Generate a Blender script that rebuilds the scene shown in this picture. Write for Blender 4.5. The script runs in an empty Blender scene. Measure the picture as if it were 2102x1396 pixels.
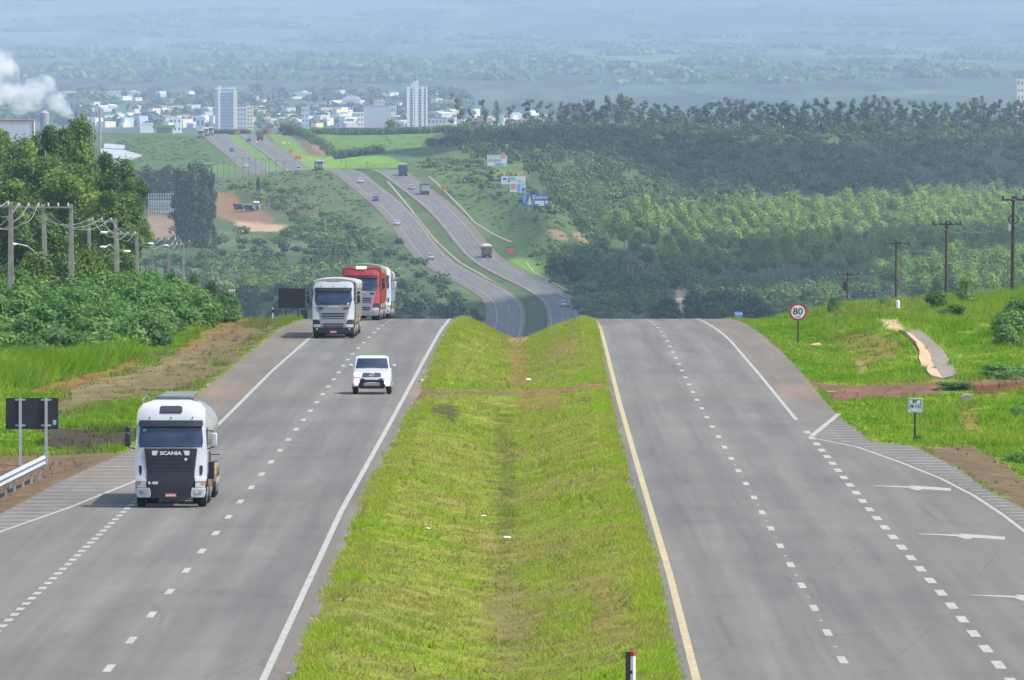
import bpy, bmesh, math, random
import numpy as np
from mathutils import Vector, Matrix

# ------------------------------------------------------------ camera, sky, sun
W, HH, F = 2102.0, 1396.0, 25000.0
HOR = -15.0                                   # row of the true horizon (above the frame)
ZC = 110.0
PITCH = math.atan((698.0 - HOR) / F)
sc = bpy.context.scene
col = sc.collection
cam = bpy.data.cameras.new("camera")
camo = bpy.data.objects.new("camera", cam)
col.objects.link(camo)
cam.sensor_width = 36.0
cam.lens = 36.0 * F / W
cam.clip_start = 5.0
cam.clip_end = 200000.0
camo.location = (0, 0, ZC)
camo.rotation_euler = (math.radians(90) - PITCH, 0, 0)
sc.camera = camo

SUN_EL, SUN_AZ = math.radians(58), math.radians(105)   # azimuth clockwise from +Y (view direction)
world = bpy.data.worlds.new("World")
sc.world = world
world.use_nodes = True
nt = world.node_tree
sky = nt.nodes.new("ShaderNodeTexSky")
sky.sky_type = 'NISHITA'
sky.sun_disc = False
sky.sun_elevation = SUN_EL
sky.sun_rotation = SUN_AZ
sky.air_density = 1.0
sky.dust_density = 1.5
nt.links.new(sky.outputs[0], nt.nodes["Background"].inputs[0])
nt.nodes["Background"].inputs[1].default_value = 0.13
sun = bpy.data.lights.new("sun", 'SUN')
sun.energy = 2.9
sun.angle = math.radians(0.6)
sun.color = (1.0, 0.94, 0.83)
suno = bpy.data.objects.new("sun", sun)
col.objects.link(suno)
SD = Vector((math.cos(SUN_EL) * math.sin(SUN_AZ), math.cos(SUN_EL) * math.cos(SUN_AZ), math.sin(SUN_EL)))
suno.rotation_euler = SD.to_track_quat('Z', 'Y').to_euler()
suno.location = (0, 400, 300)
sc.view_settings.view_transform = 'Standard'
sc.view_settings.look = 'None'
sc.view_settings.gamma = 1.0
sc.view_settings.exposure = 1.1
sc.cycles.max_bounces = 6
sc.cycles.volume_bounces = 3
sc.cycles.transparent_max_bounces = 16

# ------------------------------------------------------------ measuring helpers
def zrow(y, Y):
    """height of the point that shows at photo row y, Y metres ahead"""
    return ZC - Y * np.tan(PITCH + np.arctan((y - 698.0) / F))

def xat(x, Y, z=None):
    dep = Y * math.cos(PITCH) - ((z if z is not None else ZC - 20) - ZC) * math.sin(PITCH)
    return (x - W / 2) / F * dep

def proj(X, Y, Z):
    dz = Z - ZC
    dep = Y * math.cos(PITCH) - dz * math.sin(PITCH)
    u = Y * math.sin(PITCH) + dz * math.cos(PITCH)
    return W / 2 + F * X / dep, 698.0 - F * u / dep

def NPY(y):
    return 355000.0 / (y - 211.0)

def NP(x, y):
    """point of the near road plane from a photo pixel"""
    Y = NPY(y)
    return (x - 1051.0) / F * Y, Y

def sstep(a, b, x):
    t = np.clip((x - a) / (b - a), 0, 1)
    return t * t * (3 - 2 * t)

def _h(ix, iy, s):
    n = (ix.astype(np.int64) * 374761393 + iy.astype(np.int64) * 668265263 + s * 1442695041) & 0xffffffff
    n = ((n ^ (n >> 13)) * 1274126177) & 0xffffffff
    return ((n ^ (n >> 16)) & 0xffff) / 65535.0

def vnoise(x, y, s=0):
    x = np.asarray(x, float); y = np.asarray(y, float)
    ix, iy = np.floor(x), np.floor(y)
    fx, fy = x - ix, y - iy
    fx = fx * fx * (3 - 2 * fx); fy = fy * fy * (3 - 2 * fy)
    a, b = _h(ix, iy, s), _h(ix + 1, iy, s)
    c, d = _h(ix, iy + 1, s), _h(ix + 1, iy + 1, s)
    return (a + (b - a) * fx) * (1 - fy) + (c + (d - c) * fx) * fy

def fbm(x, y, s=0, o=4):
    r = 0; a = .5; t = 0
    for k in range(o):
        r = r + a * vnoise(x * 2 ** k, y * 2 ** k, s + k); t += a; a *= .5
    return r / t

# ------------------------------------------------------------ road profile
def near_z(Y):
    Y = np.asarray(Y, float)
    return ZC - 14.2 - 0.00904 * Y - np.maximum(Y - 740, 0) ** 2 / 13700.0

_ry = [(3650, 690), (3800, 660), (4000, 622), (4120, 600), (4290, 565), (4390, 540), (4480, 516), (4620, 480),
       (4700, 457), (4830, 420), (4940, 390), (5060, 363), (5150, 348)]
_rz = [(1100, ZC - 33), (1500, ZC - 52), (2000, ZC - 70), (2500, ZC - 85), (3000, ZC - 97), (3400, ZC - 102.5)]
_rz += [(Y, zrow(y, Y)) for Y, y in _ry] + [(5250, ZC - 76), (5450, ZC - 82.5), (5600, ZC - 83.5)]
_rz += [(Y, zrow(y, Y)) for Y, y in [(5700, 345), (5850, 325), (6000, 309), (6250, 290), (6500, 274)]]
_rz += [(6700, ZC - 78), (7100, ZC - 92), (8900, ZC - 130), (60000, ZC - 130)]
GY = np.arange(0, 9000, 5.0)
_t = np.interp(GY, [0] + [p[0] for p in _rz], [ZC - 14.2] + [p[1] for p in _rz])
_t = np.where(GY < 1000, near_z(GY), _t)
def gsmooth(a, sig):
    n = int(sig * 3); k = np.exp(-np.arange(-n, n + 1) ** 2 / (2 * sig * sig)); k /= k.sum()
    return np.convolve(np.pad(a, n, mode='edge'), k, mode='valid')
_s = gsmooth(_t, 8)
RZ = np.where(GY < 900, _t, _s + (_t - _s) * (1 - sstep(900, 1000, GY)))
def zr(Y):
    return np.interp(Y, GY, RZ)

_cx = [(3650, 1096), (3800, 1103), (4000, 1097), (4120, 1071), (4290, 1000), (4390, 952), (4480, 927), (4620, 900),
       (4700, 884), (4830, 848), (4940, 808), (5060, 773), (5150, 755)]
_cx = [(Y, (x - 1051) / F * Y) for Y, x in _cx]
_cx = [(3000, 2.0), (3400, 5.0)] + _cx + [(5400, -88)] + [(Y, (x - 1051) / F * Y) for Y, x in
      [(5700, 561), (5850, 540), (6000, 520), (6250, 492), (6500, 478)]] + [(7000, -165), (9000, -215)]
_c = np.interp(GY, [0, 900, 2000] + [p[0] for p in _cx], [0.3, 0.3, 0.3] + [p[1] for p in _cx])
_c = gsmooth(_c, 9)
def xc(Y):
    return np.interp(Y, GY, _c)

def edge(px, off):
    """x of a road edge along Y: measured near the camera, fixed offset from the centre line far away"""
    P = [NP(*p) for p in px]; P.sort(key=lambda p: p[1])
    ys = np.array([p[1] for p in P]); xs = np.array([p[0] for p in P])
    def fn(Y):
        Y = np.asarray(Y, float)
        n = np.interp(Y, ys, xs)
        n = np.where(Y < ys[0], xs[0] + (Y - ys[0]) * (xs[1] - xs[0]) / (ys[1] - ys[0]), n)
        w = sstep(900, 1500, Y)
        return n * (1 - w) + (xc(Y) + off) * w
    return fn
Lout = edge([(-600, 1396), (-350, 1250), (-150, 1140), (0, 1055), (130, 985), (265, 925), (400, 815), (500, 735), (597, 657)], -16)
Lin = edge([(602, 1396), (700, 1150), (760, 1000), (830, 870), (872, 790), (903, 710), (933, 655)], -3.4)
Rin = edge([(1387, 1396), (1340, 1150), (1290, 1000), (1250, 830), (1233, 740), (1221, 658)], 3.4)
Rout = edge([(2500, 1300), (2250, 1130), (2102, 1045), (2040, 1012), (1960, 958), (1880, 916), (1790, 906), (1718, 850), (1660, 780), (1600, 715), (1532, 658)], 16)
ln_Lin = edge([(540, 1396), (700, 1050), (800, 870), (870, 740), (916, 657)], -4.6)
ln_Lmid = edge([(223, 1373), (442, 1096), (590, 905), (672, 797), (720, 730), (770, 680), (792, 657)], -8.4)
ln_Lout = edge([(-110, 1396), (0, 1290), (270, 1035), (440, 880), (560, 760), (640, 690), (672, 657)], -12.6)
ln_Rin = edge([(1430, 1396), (1375, 1180), (1310, 960), (1270, 820), (1240, 700), (1228, 658)], 4.6)
ln_Rmid = edge([(1757, 1396), (1730, 1356), (1545, 1016), (1430, 820), (1370, 700), (1343, 658)], 8.4)
ln_Rout = edge([(2075, 1396), (1937, 1223), (1790, 1052), (1667, 899), (1635, 862), (1560, 770), (1500, 700), (1453, 658)], 12.6)

# ------------------------------------------------------------ terrain
_hid = [(1000, ZC - 29), (1500, ZC - 52), (2000, ZC - 71), (2500, ZC - 86), (3000, ZC - 96)]
def prof(pts, hid=_hid):
    P = list(hid)
    for Y, v, *k in pts:
        P.append((Y, v if k else float(zrow(v, Y))))
    P += [(7100, ZC - 92), (8900, ZC - 130), (25000, ZC - 130)]
    g = np.interp(np.arange(900, 9000, 20.0), [p[0] for p in P], [p[1] for p in P])
    return gsmooth(g, 3)
_end = [(6700, ZC - 77, 1)]
_lh = [(1000, ZC - 26), (1300, ZC - 32), (1700, ZC - 47), (2500, ZC - 82), (3000, ZC - 94)]
COLS = [
    (-900, prof([(3600, 650), (4200, 560), (4700, 480), (5000, 430), (5250, 372), (5450, ZC - 82, 1), (5600, ZC - 83, 1), (6000, 300), (6250, 283)] + _end, _lh)),
    (250, prof([(3600, 650), (4200, 560), (4700, 482), (5000, 432), (5250, 372), (5450, ZC - 82, 1), (5650, 358), (6000, 310), (6300, 279)] + _end, _lh)),
    (450, prof([(3600, 647), (4200, 562), (4700, 488), (5000, 425), (5220, 362), (5450, ZC - 83, 1), (5650, 355), (6000, 310), (6350, 279)] + _end)),
    (640, prof([(3600, 648), (4200, 570), (4600, 500), (5000, 398), (5170, 349), (5400, ZC - 82, 1), (5650, 350), (5900, 318), (6300, 282), (6450, 277)] + _end)),
    (850, prof([(3600, 670), (4100, 620), (4400, 545), (4700, 455), (5000, 375), (5150, 345), (5400, 332), (5600, 326), (5900, 305), (6400, 277)] + _end)),
    (960, prof([(3650, 680), (4100, 615), (4400, 530), (4700, 440), (5000, 370), (5200, 338), (5700, 300), (6300, 268)] + _end)),
    (1100, prof([(3650, 670), (4000, 628), (4300, 540), (4500, 437), (4800, 392), (5200, 346), (5700, 300), (6250, 266)] + _end)),
    (1230, prof([(3500, 665), (3900, 612), (4300, 530), (4600, 465), (5000, 395), (5500, 325), (6250, 266)] + _end)),
    (1420, prof([(3300, 655), (3600, 640), (3900, 607), (4300, 570), (4700, 500), (5200, 432), (5500, 392), (6250, 266)] + _end)),
    (1700, prof([(3300, 660), (3600, 632), (4000, 592), (4500, 535), (5200, 450), (5500, 402), (6300, 266)] + _end)),
    (2000, prof([(3000, 680), (3200, 652), (3500, 612), (3750, 588), (4300, 540), (5200, 445), (5500, 400), (6300, 265)] + _end)),
    (3000, prof([(3000, 660), (3400, 612), (3800, 585), (4300, 540), (5200, 445), (5500, 400), (6300, 265)] + _end)),
]
CT = np.array([(c[0] - 1051.0) / F for c in COLS])
CZ = np.array([c[1] for c in COLS])
def colz(X, Y):
    t = np.clip(X / Y, CT[0], CT[-1])
    i = np.clip(np.searchsorted(CT, t) - 1, 0, len(CT) - 2)
    w = (t - CT[i]) / (CT[i + 1] - CT[i]); w = w * w * (3 - 2 * w)
    yi = np.clip((Y - 900) / 20.0, 0, CZ.shape[1] - 1.001)
    j = yi.astype(int); f = yi - j
    a = CZ[i, j] * (1 - f) + CZ[i, j + 1] * f
    b = CZ[i + 1, j] * (1 - f) + CZ[i + 1, j + 1] * f
    return a * (1 - w) + b * w

def ditch(X, Y):
    """grassed V between the two carriageways"""
    a, b = Lin(Y), Rin(Y)
    m = np.interp(Y, [300, 500, 640, 700, 800], [-.3, -.4, .1, .35, .35])
    u = np.where(X < m, (X - a) / (m - a), (b - X) / (b - m))
    u = np.clip(u, 0, 1)
    dep = np.interp(Y, [300, 560, 588, 594, 606, 614, 700, 800, 1200], [.75, .7, .5, .06, .06, .5, 1.0, 1.35, 1.35])
    lip = .08 * sstep(0, .07, u) * (1 - sstep(.1, .35, u)) * (1 - np.exp(-((Y - 600) / 10.0) ** 2))
    return lip - dep * sstep(.12, 1.0, u) ** 1.1

CHY = [632, 639.5, 662.9, 676.2, 686.5, 704.4, 713.8, 727.2, 738]; CHX = [22.6, 22.73, 23.11, 23.38, 23.64, 23.87, 23.77, 23.85, 23.3]
def H(X, Y):
    X = np.asarray(X, float); Y = np.asarray(Y, float)
    X, Y = np.broadcast_arrays(X, Y)
    road = zr(Y)
    # near side: verges, bank on the right, fill for the dirt track, rough ground on the left
    ro, lo = Rout(Y), Lout(Y)
    dr = X - ro; dl = lo - X
    trk = np.exp(-((Y - (614 + 0.9 * (X - 16))) / 14.0) ** 2)
    bank = 1.35 * sstep(1.5, 9, dr) * sstep(640, 790, Y) + 0.9 * sstep(14, 26, dr) * sstep(560, 700, Y)
    rr = (-.35 * sstep(.0, 4, dr) * (1 - trk) + bank) * (dr > 0)
    ll = (-.12 * sstep(.0, 2, dl) + .35 * sstep(5, 14, dl)) * (dl > 0)
    n = (fbm(X / 3.0, Y / 7.0, 5) - .5) * .5 * (sstep(1, 5, dr) + sstep(1, 5, dl)) + (fbm(X / 1.1, Y / 2.5, 9, 3) - .5) * .12 * (sstep(.3, 1, dr) + sstep(.3, 1, dl))
    # bed of the concrete drain
    cd = np.abs(X - np.interp(Y, CHY, CHX)) ; cm = ((Y > 632) & (Y < 738)) * np.exp(-(cd / 1.3) ** 4)
    n = n * (1 - cm) - .22 * ((Y > 632) & (Y < 738)) * np.exp(-(cd / .75) ** 4)
    near = road + rr + ll + n
    inm = (X > Lin(Y)) & (X < Rin(Y))
    near = near + np.where(inm, ditch(X, Y) + (fbm(X / 1.3, Y / 4.0, 3, 3) - .5) * .05 * sstep(.2, 1.2, np.minimum(X - Lin(Y), Rin(Y) - X)), 0)
    g = colz(X, Y) + (fbm(X / 26.0, Y / 90.0, 7) - .5) * 1.6
    far_c = road + np.where(inm, -.5 * sstep(0, 2.5, np.minimum(X - Lin(Y), Rin(Y) - X)), 0)
    w = sstep(17.5, 42, np.abs(X - xc(Y)))
    w = np.where(Y > 7000, 1, w)
    far = far_c * (1 - w) + g * w
    hills = sstep(26000, 47000, Y) * (146 + 26 * (fbm(X / 700.0, Y / 5200.0, 31) - .5)) + \
        sstep(9500, 14000, Y) * (fbm(X / 300.0, Y / 2500.0, 37) - .5) * 10 * (1 - sstep(20000, 30000, Y))
    far = far + hills
    far = np.maximum(far, ZC - 131)
    b = sstep(900, 1100, Y)
    z = near * (1 - b) + far * b
    # beds of the carriageways sit a little under the asphalt sheets
    bed = ((X > Lout(Y)) & (X < Lin(Y))) | ((X > Rin(Y)) & (X < Rout(Y)))
    return np.where(bed & (Y < 7000), np.minimum(z, road - np.where(Y > 1000, .35, .06)), z)

def hit(x, y, y0, y1=None, dy=0.0):
    """point of the terrain seen at a photo pixel, searched from y0 metres outwards"""
    Y = np.geomspace(y0, y1 or y0 * 1.9, 5000)
    tz = ZC - Y * math.tan(PITCH + math.atan((y - 698.0) / F))
    X = (x - W / 2) / F * (Y * math.cos(PITCH) - (tz - ZC) * math.sin(PITCH))
    g = H(X, Y) - tz
    k = np.argmax(g > 0)
    if g[k] <= 0: k = np.argmax(g)
    return Vector((float(X[k]), float(Y[k]), float(H(X[k], Y[k]))))

def gp(X, Y, dz=0.0):
    return Vector((X, Y, float(H(X, Y)) + dz))

# ------------------------------------------------------------ object helpers
def tag(o, label=None, cat=None, group=None, kind=None):
    if label: o["label"] = label
    if cat: o["category"] = cat
    if group: o["group"] = group
    if kind: o["kind"] = kind
    return o

def empty(name, loc, rz=0.0, label=None, cat=None, group=None):
    o = bpy.data.objects.new(name, None)
    o.empty_display_size = .5
    o.location = loc; o.rotation_euler = (0, 0, rz)
    col.objects.link(o)
    return tag(o, label, cat, group)

def mesh_np(name, V, Fq, mat=None, parent=None, smooth=False, cols=None, mats=None, fmat=None):
    """V (n,3), Fq (m,k) -> object"""
    V = np.asarray(V, np.float32); Fq = np.asarray(Fq, np.int32)
    me = bpy.data.meshes.new(name)
    k = Fq.shape[1]
    me.vertices.add(len(V)); me.vertices.foreach_set("co", V.ravel())
    me.loops.add(Fq.size); me.loops.foreach_set("vertex_index", Fq.ravel())
    me.polygons.add(len(Fq))
    me.polygons.foreach_set("loop_start", np.arange(0, Fq.size, k, dtype=np.int32))
    me.polygons.foreach_set("loop_total", np.full(len(Fq), k, np.int32))
    if fmat is not None: me.polygons.foreach_set("material_index", np.asarray(fmat, np.int32))
    me.polygons.foreach_set("use_smooth", np.full(len(Fq), bool(smooth)))
    if cols is not None:
        a = me.color_attributes.new("tint", 'FLOAT_COLOR', 'POINT')
        c = np.ones((len(V), 4), np.float32); c[:, :cols.shape[1]] = cols
        a.data.foreach_set("color", c.ravel())
    me.update(calc_edges=True)
    for m in (mats or ([mat] if mat else [])): me.materials.append(m)
    o = bpy.data.objects.new(name, me)
    col.objects.link(o)
    if parent: o.parent = parent
    return o

class MB:
    """collects simple solids; build() links them as ONE mesh object"""
    def __init__(s): s.v = []; s.f = []; s.mi = []; s.cur = 0
    def add(s, vs, fs):
        b = len(s.v); s.v += [tuple(v) for v in vs]
        s.f += [tuple(b + i for i in f) for f in fs]; s.mi += [s.cur] * len(fs); return s
    def box(s, x0, x1, y0, y1, z0, z1, M=None):
        vs = [(x, y, z) for z in (z0, z1) for y in (y0, y1) for x in (x0, x1)]
        if M is not None: vs = [M @ Vector(v) for v in vs]
        return s.add(vs, [(0, 2, 3, 1), (4, 5, 7, 6), (0, 1, 5, 4), (2, 6, 7, 3), (0, 4, 6, 2), (1, 3, 7, 5)])
    def tube(s, pts, rads, n=8, cap=True):
        pts = [Vector(p) for p in pts]
        if not hasattr(rads, '__len__'): rads = [rads] * len(pts)
        vs = []; fs = []
        for i, p in enumerate(pts):
            d = (pts[min(i + 1, len(pts) - 1)] - pts[max(i - 1, 0)]).normalized()
            a = d.orthogonal().normalized() if abs(d.z) > .95 else d.cross(Vector((0, 0, 1))).normalized()
            b = d.cross(a).normalized()
            for k in range(n):
                t = 2 * math.pi * k / n
                vs.append(p + (a * math.cos(t) + b * math.sin(t)) * rads[i])
        for i in range(len(pts) - 1):
            for k in range(n):
                fs.append((i * n + k, i * n + (k + 1) % n, (i + 1) * n + (k + 1) % n, (i + 1) * n + k))
        if cap:
            fs.append(tuple(range(n))[::-1]); fs.append(tuple((len(pts) - 1) * n + k for k in range(n)))
        return s.add(vs, fs)
    def cyl(s, c, r, h, axis='x', n=24):
        c = Vector(c); a = {'x': Vector((1, 0, 0)), 'y': Vector((0, 1, 0)), 'z': Vector((0, 0, 1))}[axis]
        return s.tube([c - a * h / 2, c + a * h / 2], r, n)
    def lathe(s, c, prof, axis='x', n=24):
        """prof: list of (r, h) along axis"""
        c = Vector(c); a, u, w = {'x': ((1, 0, 0), (0, 1, 0), (0, 0, 1)), 'y': ((0, 1, 0), (1, 0, 0), (0, 0, 1)), 'z': ((0, 0, 1), (1, 0, 0), (0, 1, 0))}[axis]
        a, u, w = Vector(a), Vector(u), Vector(w)
        vs = [c + a * h + (u * math.cos(2 * math.pi * k / n) + w * math.sin(2 * math.pi * k / n)) * max(r, 1e-3) for r, h in prof for k in range(n)]
        fs = [(i * n + k, i * n + (k + 1) % n, (i + 1) * n + (k + 1) % n, (i + 1) * n + k) for i in range(len(prof) - 1) for k in range(n)]
        fs += [tuple(range(n))[::-1], tuple((len(prof) - 1) * n + k for k in range(n))]
        return s.add(vs, fs)
    def prism(s, poly, f0, f1):
        """poly: list of 2-D points; f0/f1 map a 2-D point to the two 3-D caps"""
        n = len(poly)
        vs = [f0(*p) for p in poly] + [f1(*p) for p in poly]
        return s.add(vs, [tuple(range(n)), tuple(range(2 * n - 1, n - 1, -1))] + [(i, i + n, (i + 1) % n + n, (i + 1) % n) for i in range(n)])
    def loft(s, rings, cap=True):
        n = len(rings[0]); vs = [p for r in rings for p in r]
        fs = [(i * n + k, i * n + (k + 1) % n, (i + 1) * n + (k + 1) % n, (i + 1) * n + k) for i in range(len(rings) - 1) for k in range(n)]
        if cap: fs += [tuple(range(n))[::-1], tuple((len(rings) - 1) * n + k for k in range(n))]
        return s.add(vs, fs)
    def build(s, name, mat, parent=None, bev=0, smooth=False, loc=None, rz=0, sub=0):
        me = bpy.data.meshes.new(name)
        me.from_pydata([tuple(v) for v in s.v], [], s.f)
        bm = bmesh.new(); bm.from_mesh(me)
        bmesh.ops.recalc_face_normals(bm, faces=bm.faces)
        bm.to_mesh(me); bm.free()
        for m in (mat if isinstance(mat, (list, tuple)) else [mat]): me.materials.append(m)
        if isinstance(mat, (list, tuple)): me.polygons.foreach_set("material_index", s.mi)
        if smooth or bev:
            me.polygons.foreach_set("use_smooth", [True] * len(me.polygons))
            if not smooth or smooth == 'edge':
                bm = bmesh.new(); bm.from_mesh(me)
                for e in bm.edges:
                    if len(e.link_faces) == 2 and e.calc_face_angle(0) > .6: e.smooth = False
                bm.to_mesh(me); bm.free()
        o = bpy.data.objects.new(name, me)
        col.objects.link(o)
        if bev:
            b = o.modifiers.new("bevel", 'BEVEL'); b.width = bev; b.segments = 2; b.limit_method = 'ANGLE'; b.harden_normals = False
        if sub:
            b = o.modifiers.new("sub", 'SUBSURF'); b.levels = b.render_levels = sub
        if parent: o.parent = parent
        if loc is not None: o.location = loc
        if rz: o.rotation_euler = (0, 0, rz)
        return o

def kids(o):
    return [c for c in bpy.data.objects if c.parent == o]
_kid_cache = {}
def copy_tree(o, loc=None, rz=None, scale=None, label=None, group=None, parent=None):
    c = o.copy(); col.objects.link(c)
    if parent: c.parent = parent
    if o.name not in _kid_cache: _kid_cache[o.name] = kids(o)
    for k in _kid_cache[o.name]: copy_tree(k, parent=c)
    if loc is not None: c.location = loc
    if rz is not None: c.rotation_euler = (0, 0, rz)
    if scale is not None: c.scale = scale if hasattr(scale, '__len__') else (scale,) * 3
    if label: c["label"] = label
    if group: c["group"] = group
    return c

# ------------------------------------------------------------ materials
def new_mat(name):
    m = bpy.data.materials.new(name); m.use_nodes = True
    return m, m.node_tree, m.node_tree.nodes["Principled BSDF"]

def mat(name, c, rough=.6, metal=0, var=.12, scale=3.0, emit=None, es=0, coat=0, spec=.5, coord='Object'):
    m, t, b = new_mat(name)
    b.inputs["Roughness"].default_value = rough
    b.inputs["Metallic"].default_value = metal
    b.inputs["Coat Weight"].default_value = coat
    b.inputs["Specular IOR Level"].default_value = spec
    if var:
        tc = t.nodes.new("ShaderNodeTexCoord"); n = t.nodes.new("ShaderNodeTexNoise")
        n.inputs["Scale"].default_value = scale; n.inputs["Detail"].default_value = 4
        t.links.new(tc.outputs[coord], n.inputs["Vector"])
        r = t.nodes.new("ShaderNodeMapRange")
        r.inputs["From Min"].default_value = .3; r.inputs["From Max"].default_value = .7
        r.inputs["To Min"].default_value = 1 - var; r.inputs["To Max"].default_value = 1 + var
        t.links.new(n.outputs[0], r.inputs["Value"])
        x = t.nodes.new("ShaderNodeVectorMath"); x.operation = 'SCALE'
        x.inputs[0].default_value = c[:3]
        t.links.new(r.outputs[0], x.inputs["Scale"])
        t.links.new(x.outputs[0], b.inputs["Base Color"])
    else:
        b.inputs["Base Color"].default_value = (*c[:3], 1)
    if emit:
        b.inputs["Emission Color"].default_value = (*emit, 1); b.inputs["Emission Strength"].default_value = es
    return m

def leaf_mat(name, c1, c2, c3, scale=.25, trans=.35, rough=.55):
    """foliage: three greens mixed by a noise in the crown and by the tree's own random number"""
    m, t, b = new_mat(name)
    tc = t.nodes.new("ShaderNodeTexCoord"); g = t.nodes.new("ShaderNodeNewGeometry"); oi = t.nodes.new("ShaderNodeObjectInfo")
    n = t.nodes.new("ShaderNodeTexNoise"); n.inputs["Scale"].default_value = scale; n.inputs["Detail"].default_value = 3
    t.links.new(g.outputs["Position"], n.inputs["Vector"])
    r = t.nodes.new("ShaderNodeValToRGB")
    e = r.color_ramp.elements
    e[0].position = .32; e[0].color = (*c1, 1); e[1].position = .68; e[1].color = (*c3, 1)
    k = e.new(.5); k.color = (*c2, 1)
    a = t.nodes.new("ShaderNodeMath"); a.operation = 'MULTIPLY_ADD'; a.inputs[1].default_value = .26; a.inputs[2].default_value = -.13
    t.links.new(g.outputs["Random Per Island"], a.inputs[0])
    a2 = t.nodes.new("ShaderNodeMath"); a2.operation = 'MULTIPLY_ADD'; a2.inputs[1].default_value = .22; a2.inputs[2].default_value = -.11
    t.links.new(oi.outputs["Random"], a2.inputs[0])
    s1 = t.nodes.new("ShaderNodeMath"); s2 = t.nodes.new("ShaderNodeMath")
    t.links.new(n.outputs[0], s1.inputs[0]); t.links.new(a.outputs[0], s1.inputs[1])
    t.links.new(s1.outputs[0], s2.inputs[0]); t.links.new(a2.outputs[0], s2.inputs[1])
    t.links.new(s2.outputs[0], r.inputs[0])
    t.links.new(r.outputs[0], b.inputs["Base Color"])
    b.inputs["Roughness"].default_value = rough; b.inputs["Specular IOR Level"].default_value = .25
    tr = t.nodes.new("ShaderNodeBsdfTranslucent"); t.links.new(r.outputs[0], tr.inputs[0])
    mx = t.nodes.new("ShaderNodeMixShader"); mx.inputs[0].default_value = trans
    t.links.new(b.outputs[0], mx.inputs[1]); t.links.new(tr.outputs[0], mx.inputs[2])
    t.links.new(mx.outputs[0], t.nodes["Material Output"].inputs[0])
    return m

def tint_mat(name, rough=.9, nscale=(1.2, .45, 1.2), amp=.35, fine=7.0, fineamp=.3):
    """ground: the sheet's own colour attribute, broken up by two scales of noise, with a fine bump"""
    m, t, b = new_mat(name)
    at = t.nodes.new("ShaderNodeAttribute"); at.attribute_name = "tint"
    g = t.nodes.new("ShaderNodeNewGeometry")
    def nz(sc_, amp_):
        mp = t.nodes.new("ShaderNodeMapping"); mp.inputs["Scale"].default_value = sc_
        n = t.nodes.new("ShaderNodeTexNoise"); n.inputs["Scale"].default_value = 1; n.inputs["Detail"].default_value = 6; n.inputs["Roughness"].default_value = .65
        t.links.new(g.outputs["Position"], mp.inputs[0]); t.links.new(mp.outputs[0], n.inputs["Vector"])
        r = t.nodes.new("ShaderNodeMapRange"); r.inputs["From Min"].default_value = .25; r.inputs["From Max"].default_value = .75
        r.inputs["To Min"].default_value = 1 - amp_; r.inputs["To Max"].default_value = 1 + amp_
        t.links.new(n.outputs[0], r.inputs[0]); return r, n
    r1, n1 = nz(nscale, amp); r2, n2 = nz((fine, fine * .35, fine), fineamp)
    mu = t.nodes.new("ShaderNodeMath"); mu.operation = 'MULTIPLY'
    t.links.new(r1.outputs[0], mu.inputs[0]); t.links.new(r2.outputs[0], mu.inputs[1])
    x = t.nodes.new("ShaderNodeVectorMath"); x.operation = 'SCALE'
    t.links.new(at.outputs["Color"], x.inputs[0]); t.links.new(mu.outputs[0], x.inputs["Scale"])
    t.links.new(x.outputs[0], b.inputs["Base Color"])
    b.inputs["Roughness"].default_value = rough; b.inputs["Specular IOR Level"].default_value = .04
    bp = t.nodes.new("ShaderNodeBump"); bp.inputs["Strength"].default_value = .5; bp.inputs["Distance"].default_value = .15
    t.links.new(n2.outputs[0], bp.inputs["Height"]); t.links.new(bp.outputs[0], b.inputs["Normal"])
    return m

# ------------------------------------------------------------ ground colour zones
def in_poly(px, py, poly):
    """signed pixel distance to a polygon, positive inside"""
    P = np.array(poly, float); n = len(P)
    ins = np.zeros(px.shape, bool); d = np.full(px.shape, 1e9)
    for i in range(n):
        x0, y0 = P[i]; x1, y1 = P[(i + 1) % n]
        c = ((y0 > py) != (y1 > py))
        with np.errstate(divide='ignore', invalid='ignore'):
            ins ^= c & (px < (x1 - x0) * (py - y0) / (y1 - y0 + 1e-12) + x0)
        L = (x1 - x0) ** 2 + (y1 - y0) ** 2
        t = np.clip(((px - x0) * (x1 - x0) + (py - y0) * (y1 - y0)) / L, 0, 1)
        d = np.minimum(d, np.hypot(px - x0 - t * (x1 - x0), py - y0 - t * (y1 - y0)))
    return np.where(ins, d, -d)

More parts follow.
